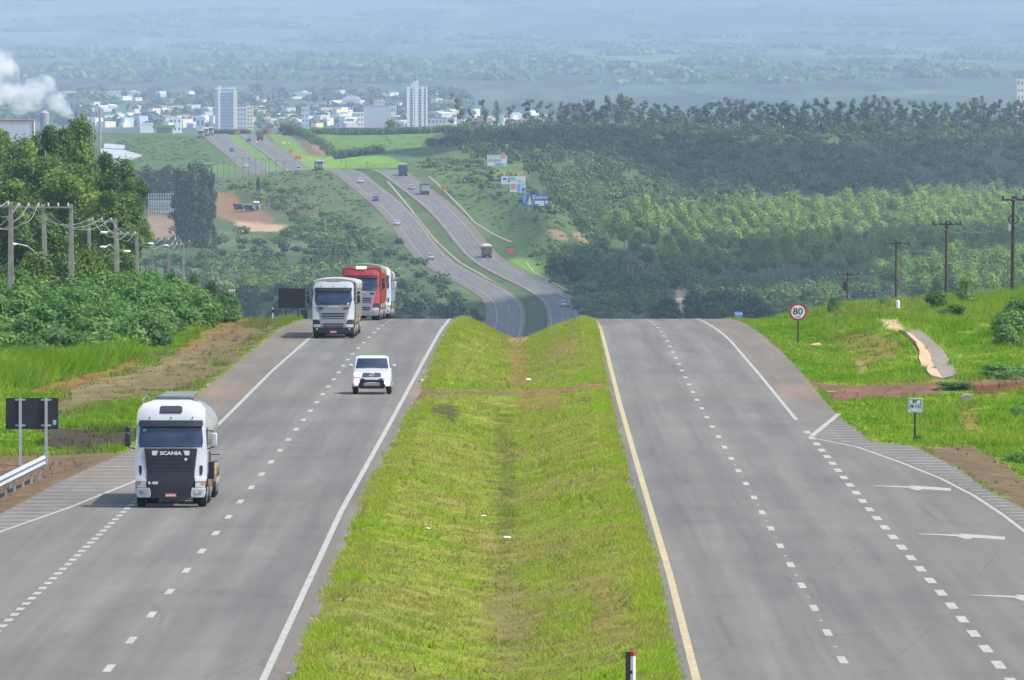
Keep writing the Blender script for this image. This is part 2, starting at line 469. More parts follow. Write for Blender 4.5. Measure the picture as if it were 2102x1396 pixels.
RED = (.17, .075, .032); DIRT = (.125, .085, .052); TAN = (.30, .19, .115); PALE = (.42, .30, .19)
GRASS = (.138, .192, .014); LUSH = (.09, .17, .008); DRY = (.185, .18, .035); DARKS = (.045, .032, .026)
FAR = (.055, .085, .028); FIELD = (.13, .25, .03); FARG = (.075, .13, .03)
N, FARR = (0, 1200), (2800, 7000)
ZONES = [  # polygon in photo pixels, Y range, colour, soft edge px, wobble px, weight
    # left verge
    ([(600, 655), (470, 655), (430, 690), (330, 740), (200, 790), (60, 835), (130, 850), (290, 815), (390, 810), (500, 735)], N, DIRT, 9, 44, .85),
    ([(470, 660), (400, 700), (250, 770), (120, 800), (170, 820), (330, 760), (430, 720)], N, (.17, .14, .075), 6, 34, .7),
    ([(440, 657), (520, 655), (400, 720), (330, 745)], N, RED, 5, 16, .5),
    ([(0, 940), (100, 935), (270, 925), (265, 930), (0, 1060), (-300, 1220), (-900, 1396), (-900, 1100), (-200, 960)], N, DIRT, 5, 12, 1),
    ([(60, 800), (170, 775), (300, 730), (290, 745), (150, 800), (80, 812)], N, RED, 4, 12, .8),
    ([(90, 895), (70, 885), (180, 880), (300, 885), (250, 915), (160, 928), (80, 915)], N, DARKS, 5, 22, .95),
    ([(130, 850), (280, 820), (285, 870), (200, 880), (120, 880)], N, LUSH, 6, 20, .6),
    # left asphalt edge grime
    # median
    ([(1040, 700), (1075, 700), (1095, 790), (1050, 800)], N, RED, 8, 26, .5),
    ([(1022, 860), (1048, 860), (1060, 1060), (1030, 1200), (1020, 1060)], N, DARKS, 12, 26, .35),
    ([(1000, 1200), (1060, 1150), (1100, 1300), (1020, 1396)], N, DIRT, 20, 60, .5),
    ([(855, 800), (900, 800), (1060, 805), (1236, 791), (1240, 798), (1080, 813), (1000, 811), (870, 815), (835, 850)], N, (.15, .105, .055), 3, 12, .9),
    ([(1080, 804), (1236, 790), (1240, 798), (1080, 811)], N, (.19, .10, .045), 3, 10, .6),
    ([(1060, 812), (1180, 805), (1150, 840), (1080, 845)], N, RED, 5, 16, .4),
    ([(880, 830), (940, 835), (930, 865), (880, 850)], N, DARKS, 5, 26, .8),
    ([(1200, 1170), (1290, 1180), (1285, 1290), (1215, 1300)], N, (.16, .1, .04), 20, 60, .5),
    ([(690, 1200), (860, 1180), (900, 1290), (700, 1330)], N, (.17, .15, .05), 30, 80, .3),
    ([(1130, 700), (1200, 690), (1190, 740), (1120, 745)], N, (.18, .14, .05), 10, 40, .6),
    ([(930, 1110), (1260, 1090), (1260, 1120), (930, 1150)], N, (.16, .12, .04), 12, 40, .3),
    ([(1040, 680), (1085, 684), (1080, 700), (1045, 698)], N, TAN, 3, 8, .8),
    # right verge
    ([(1655, 782), (1720, 790), (1850, 788), (1960, 782), (2102, 776), (2400, 765), (2400, 800), (2102, 790), (1950, 806), (1720, 822)], N, (.14, .08, .05), 2, 9, 1),
    ([(1985, 792), (2102, 782), (2102, 800), (2010, 812)], N, (.1, .035, .02), 3, 12, .9),
    ([(1880, 918), (1990, 912), (2060, 950), (2102, 985), (2300, 1110), (2300, 1150), (2102, 1045), (1960, 960)], N, (.12, .085, .05), 4, 14, 1),
    ([(1690, 690), (1780, 685), (1850, 700), (1840, 720), (1740, 712)], N, (.13, .09, .03), 6, 30, .7),
    ([(1750, 735), (1850, 715), (1830, 740), (1760, 750)], N, (.15, .085, .03), 5, 26, .6),
    ([(1755, 740), (1775, 740), (1785, 775), (1765, 770)], N, TAN, 4, 10, .5),
    ([(1965, 840), (2010, 840), (2010, 885), (1970, 880)], N, (.2, .11, .045), 6, 20, .6),
    ([(1803, 656), (1840, 657), (1860, 672), (1848, 682), (1815, 672)], N, PALE, 3, 9, .9),
    ([(2040, 660), (2102, 650), (2102, 720), (2050, 700)], N, DARKS, 8, 20, .5),
    ([(1660, 640), (1900, 620), (1900, 640), (1700, 660)], N, (.16, .13, .05), 8, 30, .4),
    # far left slope
    ([(440, 395), (480, 392), (505, 425), (545, 435), (575, 470), (520, 478), (440, 440)], FARR, (.20, .115, .06), 3, 8, .95),
    ([(300, 445), (380, 442), (400, 480), (310, 486)], FARR, (.22, .15, .10), 3, 8, .9),
    ([(355, 480), (435, 488), (430, 500), (360, 497)], FARR, TAN, 3, 6, .9),
    ([(480, 455), (590, 462), (570, 475), (500, 475)], FARR, PALE, 3, 6, .8),
    ([(480, 400), (660, 415), (640, 440), (570, 440)], FARR, (.09, .06, .04), 8, 14, .6),
    ([(455, 350), (690, 350), (760, 460), (700, 440), (560, 400), (450, 385)], FARR, (.10, .13, .05), 8, 20, .7),
    # far verges
    ([(1060, 530), (1095, 530), (1180, 600), (1130, 598), (1085, 560), (1045, 535)], FARR, FIELD, 4, 6, .9),
    ([(890, 350), (1000, 400), (1100, 480), (1250, 560), (1390, 620), (1250, 655), (1200, 640), (1050, 500), (940, 420)], FARR, FARG, 8, 14, .7),
    ([(1120, 470), (1150, 470), (1165, 495), (1140, 492)], FARR, TAN, 3, 6, .7),
    ([(1170, 480), (1205, 470), (1205, 500), (1190, 495)], FARR, TAN, 3, 5, .7),
    ([(1390, 588), (1412, 588), (1402, 640), (1378, 655), (1366, 655), (1384, 620)], FARR, PALE, 3, 4, .95),
    ([(1260, 520), (1330, 540), (1360, 575), (1345, 575), (1300, 550)], FARR, TAN, 6, 8, .35),
    # fields on the second ridge
    ([(600, 318), (800, 320), (840, 345), (600, 347)], FARR, (.15, .27, .03), 3, 3, .95),
    ([(650, 274), (895, 274), (870, 300), (800, 312), (680, 305)], FARR, (.10, .18, .035), 4, 6, .85),
    ([(605, 287), (640, 290), (680, 312), (665, 322), (600, 318), (590, 300)], FARR, (.15, .1, .05), 4, 6, .8),
    ([(625, 288), (650, 296), (685, 318), (660, 318)], FARR, TAN, 3, 4, .9),
    ([(235, 278), (410, 278), (470, 320), (470, 362), (240, 362)], FARR, (.06, .115, .03), 6, 14, .75),
    ([(400, 330), (520, 350), (430, 360)], FARR, (.11, .21, .03), 6, 10, .6),
    ([(455, 276), (520, 276), (600, 350), (520, 350)], FARR, (.13, .22, .05), 4, 4, .8),
    ([(550, 274), (600, 280), (660, 350), (600, 350)], FARR, (.13, .22, .04), 4, 4, .8),
    ([(800, 320), (940, 290), (1060, 330), (1100, 430), (980, 380), (850, 345)], FARR, FARG, 8, 10, .8),
    ([(1010, 352), (1085, 352), (1085, 368), (1030, 362)], FARR, (.15, .15, .06), 3, 6, .8),
]

def ground_colour(V):
    X, Y, Z = V[:, 0], V[:, 1], V[:, 2]
    px, py = proj(X, Y, Z)
    C = np.empty((len(V), 3))
    n1 = fbm(X / 3.0, Y / 9.0, 11)[:, None]; n2 = fbm(X / .9, Y / 3.2, 12, 3)[:, None]
    g = np.array(GRASS) * (1 - .6 * sstep(.35, .62, n1)) + np.array(DRY) * .6 * sstep(.35, .62, n1)
    g = g * (1 - .4 * sstep(.52, .72, n2)) + np.array((.17, .13, .05)) * .4 * sstep(.55, .75, n2)
    lush = np.array(LUSH) * (.8 + .5 * n2)
    side = ((X > Rout(Y)) | (X < Lout(Y)))[:, None]
    near = np.where(side, lush * (1 - .65 * sstep(.42, .6, n1)) + np.array((.16, .21, .02)) * .65 * sstep(.42, .6, n1), g)
    f1 = fbm(X / 22.0, Y / 120.0, 21)[:, None]; f2 = fbm(X / 7.0, Y / 30.0, 22)[:, None]
    far = np.array(FAR) * (1 - sstep(.4, .65, f1)) + np.array((.085, .115, .045)) * sstep(.4, .65, f1)
    far = far * (.65 + .7 * f2)
    p1 = fbm(X / 130.0, Y / 1900.0, 41, 5)[:, None]; p2 = fbm(X / 60.0, Y / 700.0, 42, 4)[:, None]; p3 = fbm(X / 220.0, Y / 2600.0, 43, 4)[:, None]
    fm = (.3 - .2 * (1 - sstep(17000, 26000, Y)) )[:, None]
    pl = np.array((.052, .080, .058)) + (np.array((.14, .2, .07)) - np.array((.03, .05, .03))) * sstep(.46, .6, p1) * fm
    pl = pl + (np.array((.3, .26, .2)) - pl) * sstep(.62, .7, p3) * .6 * fm
    p4 = fbm(X / 28.0, Y / 800.0, 47, 4)[:, None]
    pl = pl * (.85 + .3 * p2) * (.75 + .5 * sstep(.35, .65, p4))
    wf = sstep(7200, 7800, Y)[:, None]
    far = far * (1 - wf) + pl * wf
    w = sstep(900, 1300, Y)[:, None]
    C[:] = near * (1 - w) + far * w
    wx = (fbm(X / 1.6, Y / 4.0, 51, 4) - .5) * 2; wy = (fbm(X / 1.6, Y / 4.0, 61, 4) - .5) * 2
    fx = (fbm(X / 5.0, Y / 22.0, 51, 4) - .5) * 2; fy = (fbm(X / 5.0, Y / 22.0, 61, 4) - .5) * 2
    for poly, (a, b), c, soft, wob, wt in ZONES:
        P = np.array(poly, float)
        k = np.where((Y > a) & (Y < b) & (px > P[:, 0].min() - 40) & (px < P[:, 0].max() + 40) & (py > P[:, 1].min() - 40) & (py < P[:, 1].max() + 40))[0]
        if not len(k): continue
        nx, ny = (wx[k], wy[k]) if b < 2000 else (fx[k], fy[k])
        d = in_poly(px[k] + nx * wob, py[k] + ny * wob * .6, poly)
        w = (sstep(-soft, soft, d) * wt)[:, None]
        C[k] = C[k] * (1 - w) + np.array(c) * w * (.85 + .3 * (n2[k] if b < 2000 else f2[k]))
    # far plain fields seen as pale strips
    for poly, c in [([(840, 112), (1000, 92), (1420, 112), (1400, 128), (1120, 140), (1060, 126)], (.16, .27, .10)),
                    ([(1690, 98), (2102, 95), (2102, 108), (1720, 116)], (.2, .28, .12)), ([(260, 120), (300, 70), (318, 72), (285, 122)], (.3, .27, .22)),
                    ([(1650, 190), (1900, 186), (1900, 196), (1660, 198)], (.14, .22, .08)), ([(300, 70), (620, 66), (620, 100), (330, 104)], (.12, .17, .09)),
                    ([(0, 0), (2102, 0), (2102, 24), (1500, 16), (900, 20), (640, 34), (0, 40)], (.17, .22, .12)),
                    ([(600, 40), (940, 36), (1300, 24), (1900, 22), (2102, 30), (2102, 50), (1000, 62)], (.025, .04, .03)),
                    ([(-50, 115), (900, 130), (1500, 150), (2200, 150), (2200, 180), (-50, 178)], (.028, .045, .03))]:
        P = np.array(poly, float)
        k = np.where((Y > 9000) & (py < P[:, 1].max() + 15) & (py > P[:, 1].min() - 15))[0]
        d = in_poly(px[k], py[k] + (vnoise(px[k] / 25, py[k] / 4, 8) - .5) * 10, poly)
        w = (sstep(-3, 3, d) * .3)[:, None]
        C[k] = C[k] * (1 - w) + np.array(c) * w
    return C

# one sheet from 190 m to the horizon; columns spread with distance
cx_ = np.concatenate([-np.geomspace(30, 78, 22)[::-1][:-1], np.arange(-30, 30.01, .24), np.geomspace(30, 78, 22)[1:]])
ry_ = np.concatenate([np.arange(190, 620, 1.0), np.arange(620, 900, 1.6), np.geomspace(900, 2900, 70)[:-1], np.arange(2900, 6700, 7.0), np.geomspace(6700, 60000, 170)])
XX = cx_[None, :] * np.maximum(ry_ / 900.0, 1.0)[:, None]
YY = np.broadcast_to(ry_[:, None], XX.shape)
ZZ = H(XX, YY)
V = np.stack([XX.ravel(), YY.ravel(), ZZ.ravel()], 1)
nr, nc = XX.shape
ii = (np.arange(nr - 1)[:, None] * nc + np.arange(nc - 1)[None, :]).ravel()
Q = np.stack([ii, ii + 1, ii + nc + 1, ii + nc], 1)
ZMIN = float(ZZ.min()); ZTOP = float(ZZ.max())
M_ground = tint_mat("ground_soil_and_grass")
ground = mesh_np("ground", V, Q, M_ground, smooth=True, cols=ground_colour(V))
tag(ground, kind="structure")

# ------------------------------------------------------------ asphalt and paint
def asphalt_mat():
    m, t, b = new_mat("asphalt")
    at = t.nodes.new("ShaderNodeAttribute"); at.attribute_name = "tint"
    g = t.nodes.new("ShaderNodeNewGeometry")
    mp = t.nodes.new("ShaderNodeMapping"); mp.inputs["Scale"].default_value = (.55, .03, .5)
    n = t.nodes.new("ShaderNodeTexNoise"); n.inputs["Scale"].default_value = 1; n.inputs["Detail"].default_value = 5
    t.links.new(g.outputs["Position"], mp.inputs[0]); t.links.new(mp.outputs[0], n.inputs["Vector"])
    n2 = t.nodes.new("ShaderNodeTexNoise"); n2.inputs["Scale"].default_value = 9; n2.inputs["Detail"].default_value = 4
    t.links.new(g.outputs["Position"], n2.inputs["Vector"])
    r = t.nodes.new("ShaderNodeMapRange"); r.inputs["From Min"].default_value = .3; r.inputs["From Max"].default_value = .7; r.inputs["To Min"].default_value = .87; r.inputs["To Max"].default_value = 1.13
    t.links.new(n.outputs[0], r.inputs[0])
    r2 = t.nodes.new("ShaderNodeMapRange"); r2.inputs["From Min"].default_value = .3; r2.inputs["From Max"].default_value = .7; r2.inputs["To Min"].default_value = .93; r2.inputs["To Max"].default_value = 1.07
    t.links.new(n2.outputs[0], r2.inputs[0])
    mu = t.nodes.new("ShaderNodeMath"); mu.operation = 'MULTIPLY'; t.links.new(r.outputs[0], mu.inputs[0]); t.links.new(r2.outputs[0], mu.inputs[1])
    # long tyre streaks and tar-sealed cracks
    mp3 = t.nodes.new("ShaderNodeMapping"); mp3.inputs["Scale"].default_value = (3.2, .018, 1)
    n3 = t.nodes.new("ShaderNodeTexNoise"); n3.inputs["Scale"].default_value = 1; n3.inputs["Detail"].default_value = 3
    t.links.new(g.outputs["Position"], mp3.inputs[0]); t.links.new(mp3.outputs[0], n3.inputs["Vector"])
    r3 = t.nodes.new("ShaderNodeMapRange"); r3.inputs["From Min"].default_value = .3; r3.inputs["From Max"].default_value = .7; r3.inputs["To Min"].default_value = .9; r3.inputs["To Max"].default_value = 1.08
    t.links.new(n3.outputs[0], r3.inputs[0])
    mp4 = t.nodes.new("ShaderNodeMapping"); mp4.inputs["Scale"].default_value = (.22, .055, 1)
    wv = t.nodes.new("ShaderNodeTexVoronoi"); wv.feature = 'DISTANCE_TO_EDGE'; wv.inputs["Scale"].default_value = 1
    t.links.new(g.outputs["Position"], mp4.inputs[0]); t.links.new(mp4.outputs[0], wv.inputs["Vector"])
    r4 = t.nodes.new("ShaderNodeMapRange"); r4.inputs["From Min"].default_value = .0; r4.inputs["From Max"].default_value = .012; r4.inputs["To Min"].default_value = .84; r4.inputs["To Max"].default_value = 1
    t.links.new(wv.outputs["Distance"], r4.inputs[0])
    for rr_ in (r3, r4):
        m2 = t.nodes.new("ShaderNodeMath"); m2.operation = 'MULTIPLY'; t.links.new(mu.outputs[0], m2.inputs[0]); t.links.new(rr_.outputs[0], m2.inputs[1]); mu = m2
    x = t.nodes.new("ShaderNodeVectorMath"); x.operation = 'SCALE'
    t.links.new(at.outputs["Color"], x.inputs[0]); t.links.new(mu.outputs[0], x.inputs["Scale"])
    t.links.new(x.outputs[0], b.inputs["Base Color"])
    b.inputs["Roughness"].default_value = .85; b.inputs["Specular IOR Level"].default_value = .25
    return m
M_asph = asphalt_mat()
M_paint = mat("road_paint_white", (.285, .28, .24), .7, var=.4, scale=5.0, coord='Object')
M_painty = mat("road_paint_yellow", (.345, .275, .145), .7, var=.3, scale=4.0)

def roadZ(X, Y, dz):
    return zr(Y) + dz

def road_sheet(name, fa, fb, lane_in, lane_out, dz=.0, y0=200.0, y1=7000.0, nx=44):
    ys = np.concatenate([np.arange(y0, 900, 3.0), np.geomspace(900, 3500, 60)[:-1], np.arange(3500, y1, 12.0)])
    u = np.linspace(0, 1, nx)
    A, B = fa(ys), fb(ys)
    X = A[:, None] + (B - A)[:, None] * u[None, :]
    Y = np.broadcast_to(ys[:, None], X.shape)
    Z = roadZ(X, Y, dz)
    V = np.stack([X.ravel(), Y.ravel(), Z.ravel()], 1)
    n = len(u); ii = (np.arange(len(ys) - 1)[:, None] * n + np.arange(n - 1)[None, :]).ravel()
    Q = np.stack([ii, ii + 1, ii + n + 1, ii + n], 1)
    xr, yr_ = V[:, 0], V[:, 1]
    base = np.array((.124, .117, .104))
    C = np.tile(base, (len(V), 1))
    li, lo = lane_in(yr_), lane_out(yr_)
    a, b = np.minimum(li, lo), np.maximum(li, lo)
    # paler worn wheel tracks, browner dusty shoulder, patches of different age
    lane = (b - a) / 2
    ph = ((xr - a) / lane) % 1.0
    C *= (1 + .07 * np.cos((ph - .5) * 4 * math.pi) * ((xr > a) & (xr < b)))[:, None]
    C *= (.88 + .24 * fbm(xr / 3.2, yr_ / 150.0, 71))[:, None]
    seam = np.abs(((yr_ + 6 * vnoise(xr / 9, yr_ / 90, 5)) % 47.0) - 23.5) < 1.6
    C *= (1 - .05 * seam)[:, None]
    C *= (1 - .10 * sstep(.60, .74, fbm(xr / 1.4, yr_ / 38.0, 77, 3)) * ((xr > a) & (xr < b)))[:, None]
    C *= (1 - .06 * (fbm(xr / 9.0, yr_ / 6.0, 73, 2) > .66))[:, None]
    sh = np.maximum(sstep(0, .5, a - xr), sstep(0, .5, xr - b))[:, None]
    ex = (1 - sstep(520, 600, yr_)) if fa is Rin else (1 - sstep(440, 480, yr_))
    outer = (xr > 0) if fa is Rin else (xr < -9)
    sh = sh * (1 - (.8 * ex * outer)[:, None])
    C = C * (1 - sh) + np.array((.132, .112, .089)) * (.85 + .3 * fbm(xr / 1.2, yr_ / 9.0, 75)[:, None]) * sh
    # red dust carried on where the dirt tracks meet the road
    for yc, wd in ((600, 14),):
        d = np.exp(-((yr_ - yc) / wd) ** 2) * (.4 * sh[:, 0] + .1)
        C = C * (1 - d[:, None]) + np.array((.2, .12, .08)) * d[:, None]
    o = mesh_np(name, V, Q, M_asph, smooth=True, cols=C)
    tag(o, kind="structure")
    return o
road_sheet("road", Lout, Lin, ln_Lin, ln_Lout)
road_sheet("road", Rin, Rout, ln_Rin, ln_Rout)

def ribbon(mb_V, mb_Q, ys, xa, xb, dz):
    b = len(mb_V)
    for Y, a, c in zip(ys, xa, xb):
        z = float(zr(Y)) + dz
        mb_V.append((a, Y, z)); mb_V.append((c, Y, z))
    for i in range(len(ys) - 1):
        mb_Q.append((b + 2 * i, b + 2 * i + 1, b + 2 * i + 3, b + 2 * i + 2))

def line(name, f, y0, y1, w, m, dz=.006):
    V_, Q_ = [], []
    ys = np.concatenate([np.arange(y0, min(y1, 900), 3.0), np.geomspace(900, 3500, 60) if y1 > 900 else [], np.arange(3510, y1, 12.0) if y1 > 3500 else []])
    if y1 <= 900: ys = np.append(ys, y1)
    ww = np.where(ys > 3000, w * 1.0, w)
    c = f(ys); ribbon(V_, Q_, ys, c - ww / 2, c + ww / 2, dz)
    o = mesh_np(name, V_, Q_, m); tag(o, kind="structure"); return o
def dashes(name, f, starts, L, w, m, dz=.006):
    V_, Q_ = [], []
    for s in starts:
        ys = np.array([s, s + L / 2, s + L]); c = f(ys); ribbon(V_, Q_, ys, c - w / 2, c + w / 2, dz)
    o = mesh_np(name, V_, Q_, m); tag(o, kind="structure"); return o
# solid edge lines
line("road_marking", ln_Lin, 200, 6600, .19, M_paint)
line("road_marking", ln_Lout, 440, 6600, .17, M_paint)
line("road_marking", ln_Rin, 200, 6600, .21, M_painty)
line("road_marking", ln_Rout, float(NPY(862)), 6600, .17, M_paint)
DS = 15.98
p = NPY(1373); dashes("road_marking", ln_Lmid, [p - 2 + k * DS for k in range(-6, 290)], 4.0, .21, M_paint)
p = NPY(1356); dashes("road_marking", ln_Rmid, [p - 2 + k * DS for k in range(-6, 290)], 4.0, .21, M_paint)
p = NPY(1277); dashes("road_marking", ln_Lout, [p + k * 3.68 for k in range(-25, 34)], 1.8, .22, M_paint)
p = NPY(1374); dashes("road_marking", ln_Rout, [p + k * 9.05 for k in range(-10, 25)], 4.2, .27, M_paint)

def flat_poly(V_, Q_, pix, dz=.006):
    b = len(V_)
    for x, y in pix:
        X, Y = NP(x, y); V_.append((X, Y, float(zr(Y)) + dz))
    Q_.append(tuple(range(b, b + 4)))
def strip(V_, Q_, px, w, dz=.006):
    """painted band of width w metres through photo pixels on the road"""
    P = [Vector(NP(x, y)) for x, y in px]
    L = []
    for i, p_ in enumerate(P):
        d = (P[min(i + 1, len(P) - 1)] - P[max(i - 1, 0)]).normalized(); n_ = Vector((d.y, -d.x)) * w / 2
        L.append((p_ - n_, p_ + n_))
    for i in range(len(P) - 1):
        b = len(V_)
        for q in (L[i][0], L[i][1], L[i + 1][1], L[i + 1][0]): V_.append((q.x, q.y, float(zr(q.y)) + dz))
        Q_.append((b, b + 1, b + 2, b + 3))
# hatched islands
V_, Q_ = [], []
strip(V_, Q_, [(1667, 899), (1760, 918), (1850, 950), (1930, 982), (2000, 1018), (2060, 1058), (2110, 1096), (2200, 1170)], .15)
strip(V_, Q_, [(1666, 896), (1722, 850)], .24)
o = mesh_np("road_marking", V_, Q_, M_paint); tag(o, kind="structure")
V_, Q_ = [], []
hx, hy = [1667, 1760, 1850, 1930, 2000, 2060, 2110], [899, 918, 950, 982, 1018, 1058, 1096]
y = 858.0
while y < 1090:
    Y = NPY(y); xr_ = float(Rout(Y)) - .12
    xl = 1667 + (899 - y) * 55 / 49.0 if y < 899 else np.interp(y + 4, hy, hx)
    Xl = (xl - 1051) / F * Y + .1
    if y < 899: Xl = max(Xl, 0)
    if xr_ > Xl + .15: ribbon(V_, Q_, [Y - .34, Y + .34], [Xl, Xl], [xr_, xr_], .005)
    y += 5.6 * (y - 211) / 700.0
o = mesh_np("road_marking", V_, Q_, mat("road_paint_worn", (.215, .205, .17), .8, var=.3, scale=1.2)); tag(o, kind="structure")
V_, Q_ = [], []
strip(V_, Q_, [(-300, 1223), (-130, 1150), (0, 1092), (140, 1043), (272, 990), (330, 965)], .15)
o = mesh_np("road_marking", V_, Q_, M_paint); tag(o, kind="structure")
V_, Q_ = [], []
y = 905.0
while y < 1200:
    Y = NPY(y); a = float(Lout(Y)) + .1
    xr_ = np.interp(y, [905, 965, 990, 1043, 1092, 1150, 1223], [310, 330, 272, 140, 0, -130, -300])
    b_ = (xr_ - 1051) / F * Y - .08
    if b_ > a + .1: ribbon(V_, Q_, [Y - .3, Y + .3], [a, a], [b_, b_], .005)
    y += 7.2 * (y - 211) / 780.0
o = mesh_np("road_marking", V_, Q_, bpy.data.materials["road_paint_worn"]); tag(o, kind="structure")
# merge arrows painted on the exit lane
for ax, ay, s in ((1795, 998, 1.0), (1886, 1097, 1.13), (1995, 1223, 1.25)):
    V_, Q_ = [], []
    def ap(u, v): return (ax + u * s, ay + v * s)
    for q in ([(0, -1), (78, 1), (78, 4.5), (0, 0)], [(74, -1), (158, 5), (157, 10.5), (74, 5)], [(66, 3), (100, 4), (96, 9), (84, 9)]):
        flat_poly(V_, Q_, [ap(*k) for k in q], .006 if q[0][0] != 66 else .008)
    o = mesh_np("road_marking", V_, Q_, M_paint); tag(o, kind="structure")

# ------------------------------------------------------------ cloud deck above the valley (throws the cloud shadows)
M_cloud = mat("cloud", (.9, .9, .92), 1.0, var=0)
def cloud(name, spots, label, group="clouds over the valley", hgt=900.0):
    """puffs whose shadows fall on the (X, Y, radius x, radius y) spots"""
    bm = bmesh.new()
    rnd = random.Random(len(spots) * 7 + int(spots[0][1]))
    for X, Y, rx, ry in spots:
        off = SD * (hgt / SD.z)
        M = Matrix.Translation((X + off.x, Y + off.y, ZC - 80 + hgt)) @ Matrix.Diagonal((rx, ry, min(rx, ry) * .5, 1))
        r = bmesh.ops.create_icosphere(bm, subdivisions=3, radius=1.0, matrix=M)
        for v in r['verts']:
            v.co += Vector((rnd.uniform(-1, 1) * rx * .05, rnd.uniform(-1, 1) * ry * .05, rnd.uniform(-1, 1) * 8))
    me = bpy.data.meshes.new(name); bm.to_mesh(me); bm.free(); me.materials.append(M_cloud)
    for p_ in me.polygons: p_.use_smooth = True
    o = bpy.data.objects.new(name, me); col.objects.link(o)
    tag(o, label, "cloud", group); return o
# ------------------------------------------------------------ vegetation
def leaves(rng, blobs, size, up=.35, shell=.55, aspect=.6, jit=.55):
    """leaf-sized quads through the volume of the given ellipsoids (cx,cy,cz,rx,ry,rz,n)"""
    Vs, n0 = [], 0
    for cx, cy, cz, rx, ry, rz, n in blobs:
        d = rng.normal(size=(n, 3)); d /= np.linalg.norm(d, axis=1)[:, None]
        r = shell + (1 - shell) * rng.random(n) ** .7
        r = r * (.82 + .36 * rng.random(n))
        P = d * r[:, None] * np.array([rx, ry, rz]) + np.array([cx, cy, cz])
        nrm = d + rng.normal(size=(n, 3)) * jit + np.array([0, 0, up]); nrm /= np.linalg.norm(nrm, axis=1)[:, None]
        a = np.cross(nrm, rng.normal(size=(n, 3))); a /= np.linalg.norm(a, axis=1)[:, None]
        b = np.cross(nrm, a)
        s = (size * (.6 + .8 * rng.random(n)))[:, None]
        a = a * s * .5; b = b * s * .5 * aspect
        Vs.append(np.stack([P - a, P - b * .9, P + a, P + b * .9], 1).reshape(-1, 3))
    V = np.concatenate(Vs); Q = np.arange(len(V)).reshape(-1, 4)
    return V, Q

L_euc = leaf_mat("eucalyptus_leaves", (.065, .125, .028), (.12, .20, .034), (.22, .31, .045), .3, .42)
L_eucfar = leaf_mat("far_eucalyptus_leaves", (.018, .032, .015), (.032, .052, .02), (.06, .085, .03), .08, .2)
L_ridge = leaf_mat('ridge_gum_leaves', (.03, .055, .022), (.055, .09, .03), (.10, .14, .045), .08, .3)
L_plant = leaf_mat("plantation_leaves", (.075, .14, .03), (.14, .24, .04), (.27, .37, .055), .05, .4)
L_mango = leaf_mat("dark_broad_leaves", (.02, .042, .012), (.04, .08, .016), (.10, .17, .018), .35, .25)
L_castor = leaf_mat("shrub_leaves", (.06, .14, .03), (.09, .21, .04), (.16, .30, .07), .5, .4)
L_scrub = leaf_mat("scrub_leaves", (.025, .06, .02), (.065, .125, .03), (.16, .23, .045), .07, .3)
L_scrubl = leaf_mat("pale_scrub_leaves", (.06, .11, .035), (.12, .19, .04), (.26, .32, .06), .08, .35)
M_bark = mat("bark", (.16, .13, .10), .9, var=.3, scale=2)
M_barkp = mat("pale_bark", (.42, .38, .32), .85, var=.3, scale=2)

def limb_mesh(mb, rng, h, r, top, n=5, spread=.3, lo=.35):
    mb.tube([(0, 0, -.5), (rng.normal() * .02 * h, rng.normal() * .02 * h, h * .45), (rng.normal() * .03 * h, rng.normal() * .03 * h, h * top)], [r, r * .7, r * .25], 7)
    for k in range(n):
        z0 = h * (lo + (top - lo) * rng.random() * .8); a = rng.random() * 6.283; L = h * spread * (.5 + .5 * rng.random())
        mb.tube([(0, 0, z0), (math.cos(a) * L * .5, math.sin(a) * L * .5, z0 + L * .35), (math.cos(a) * L, math.sin(a) * L, z0 + L * .9)], [r * .38, r * .25, r * .1], 5)

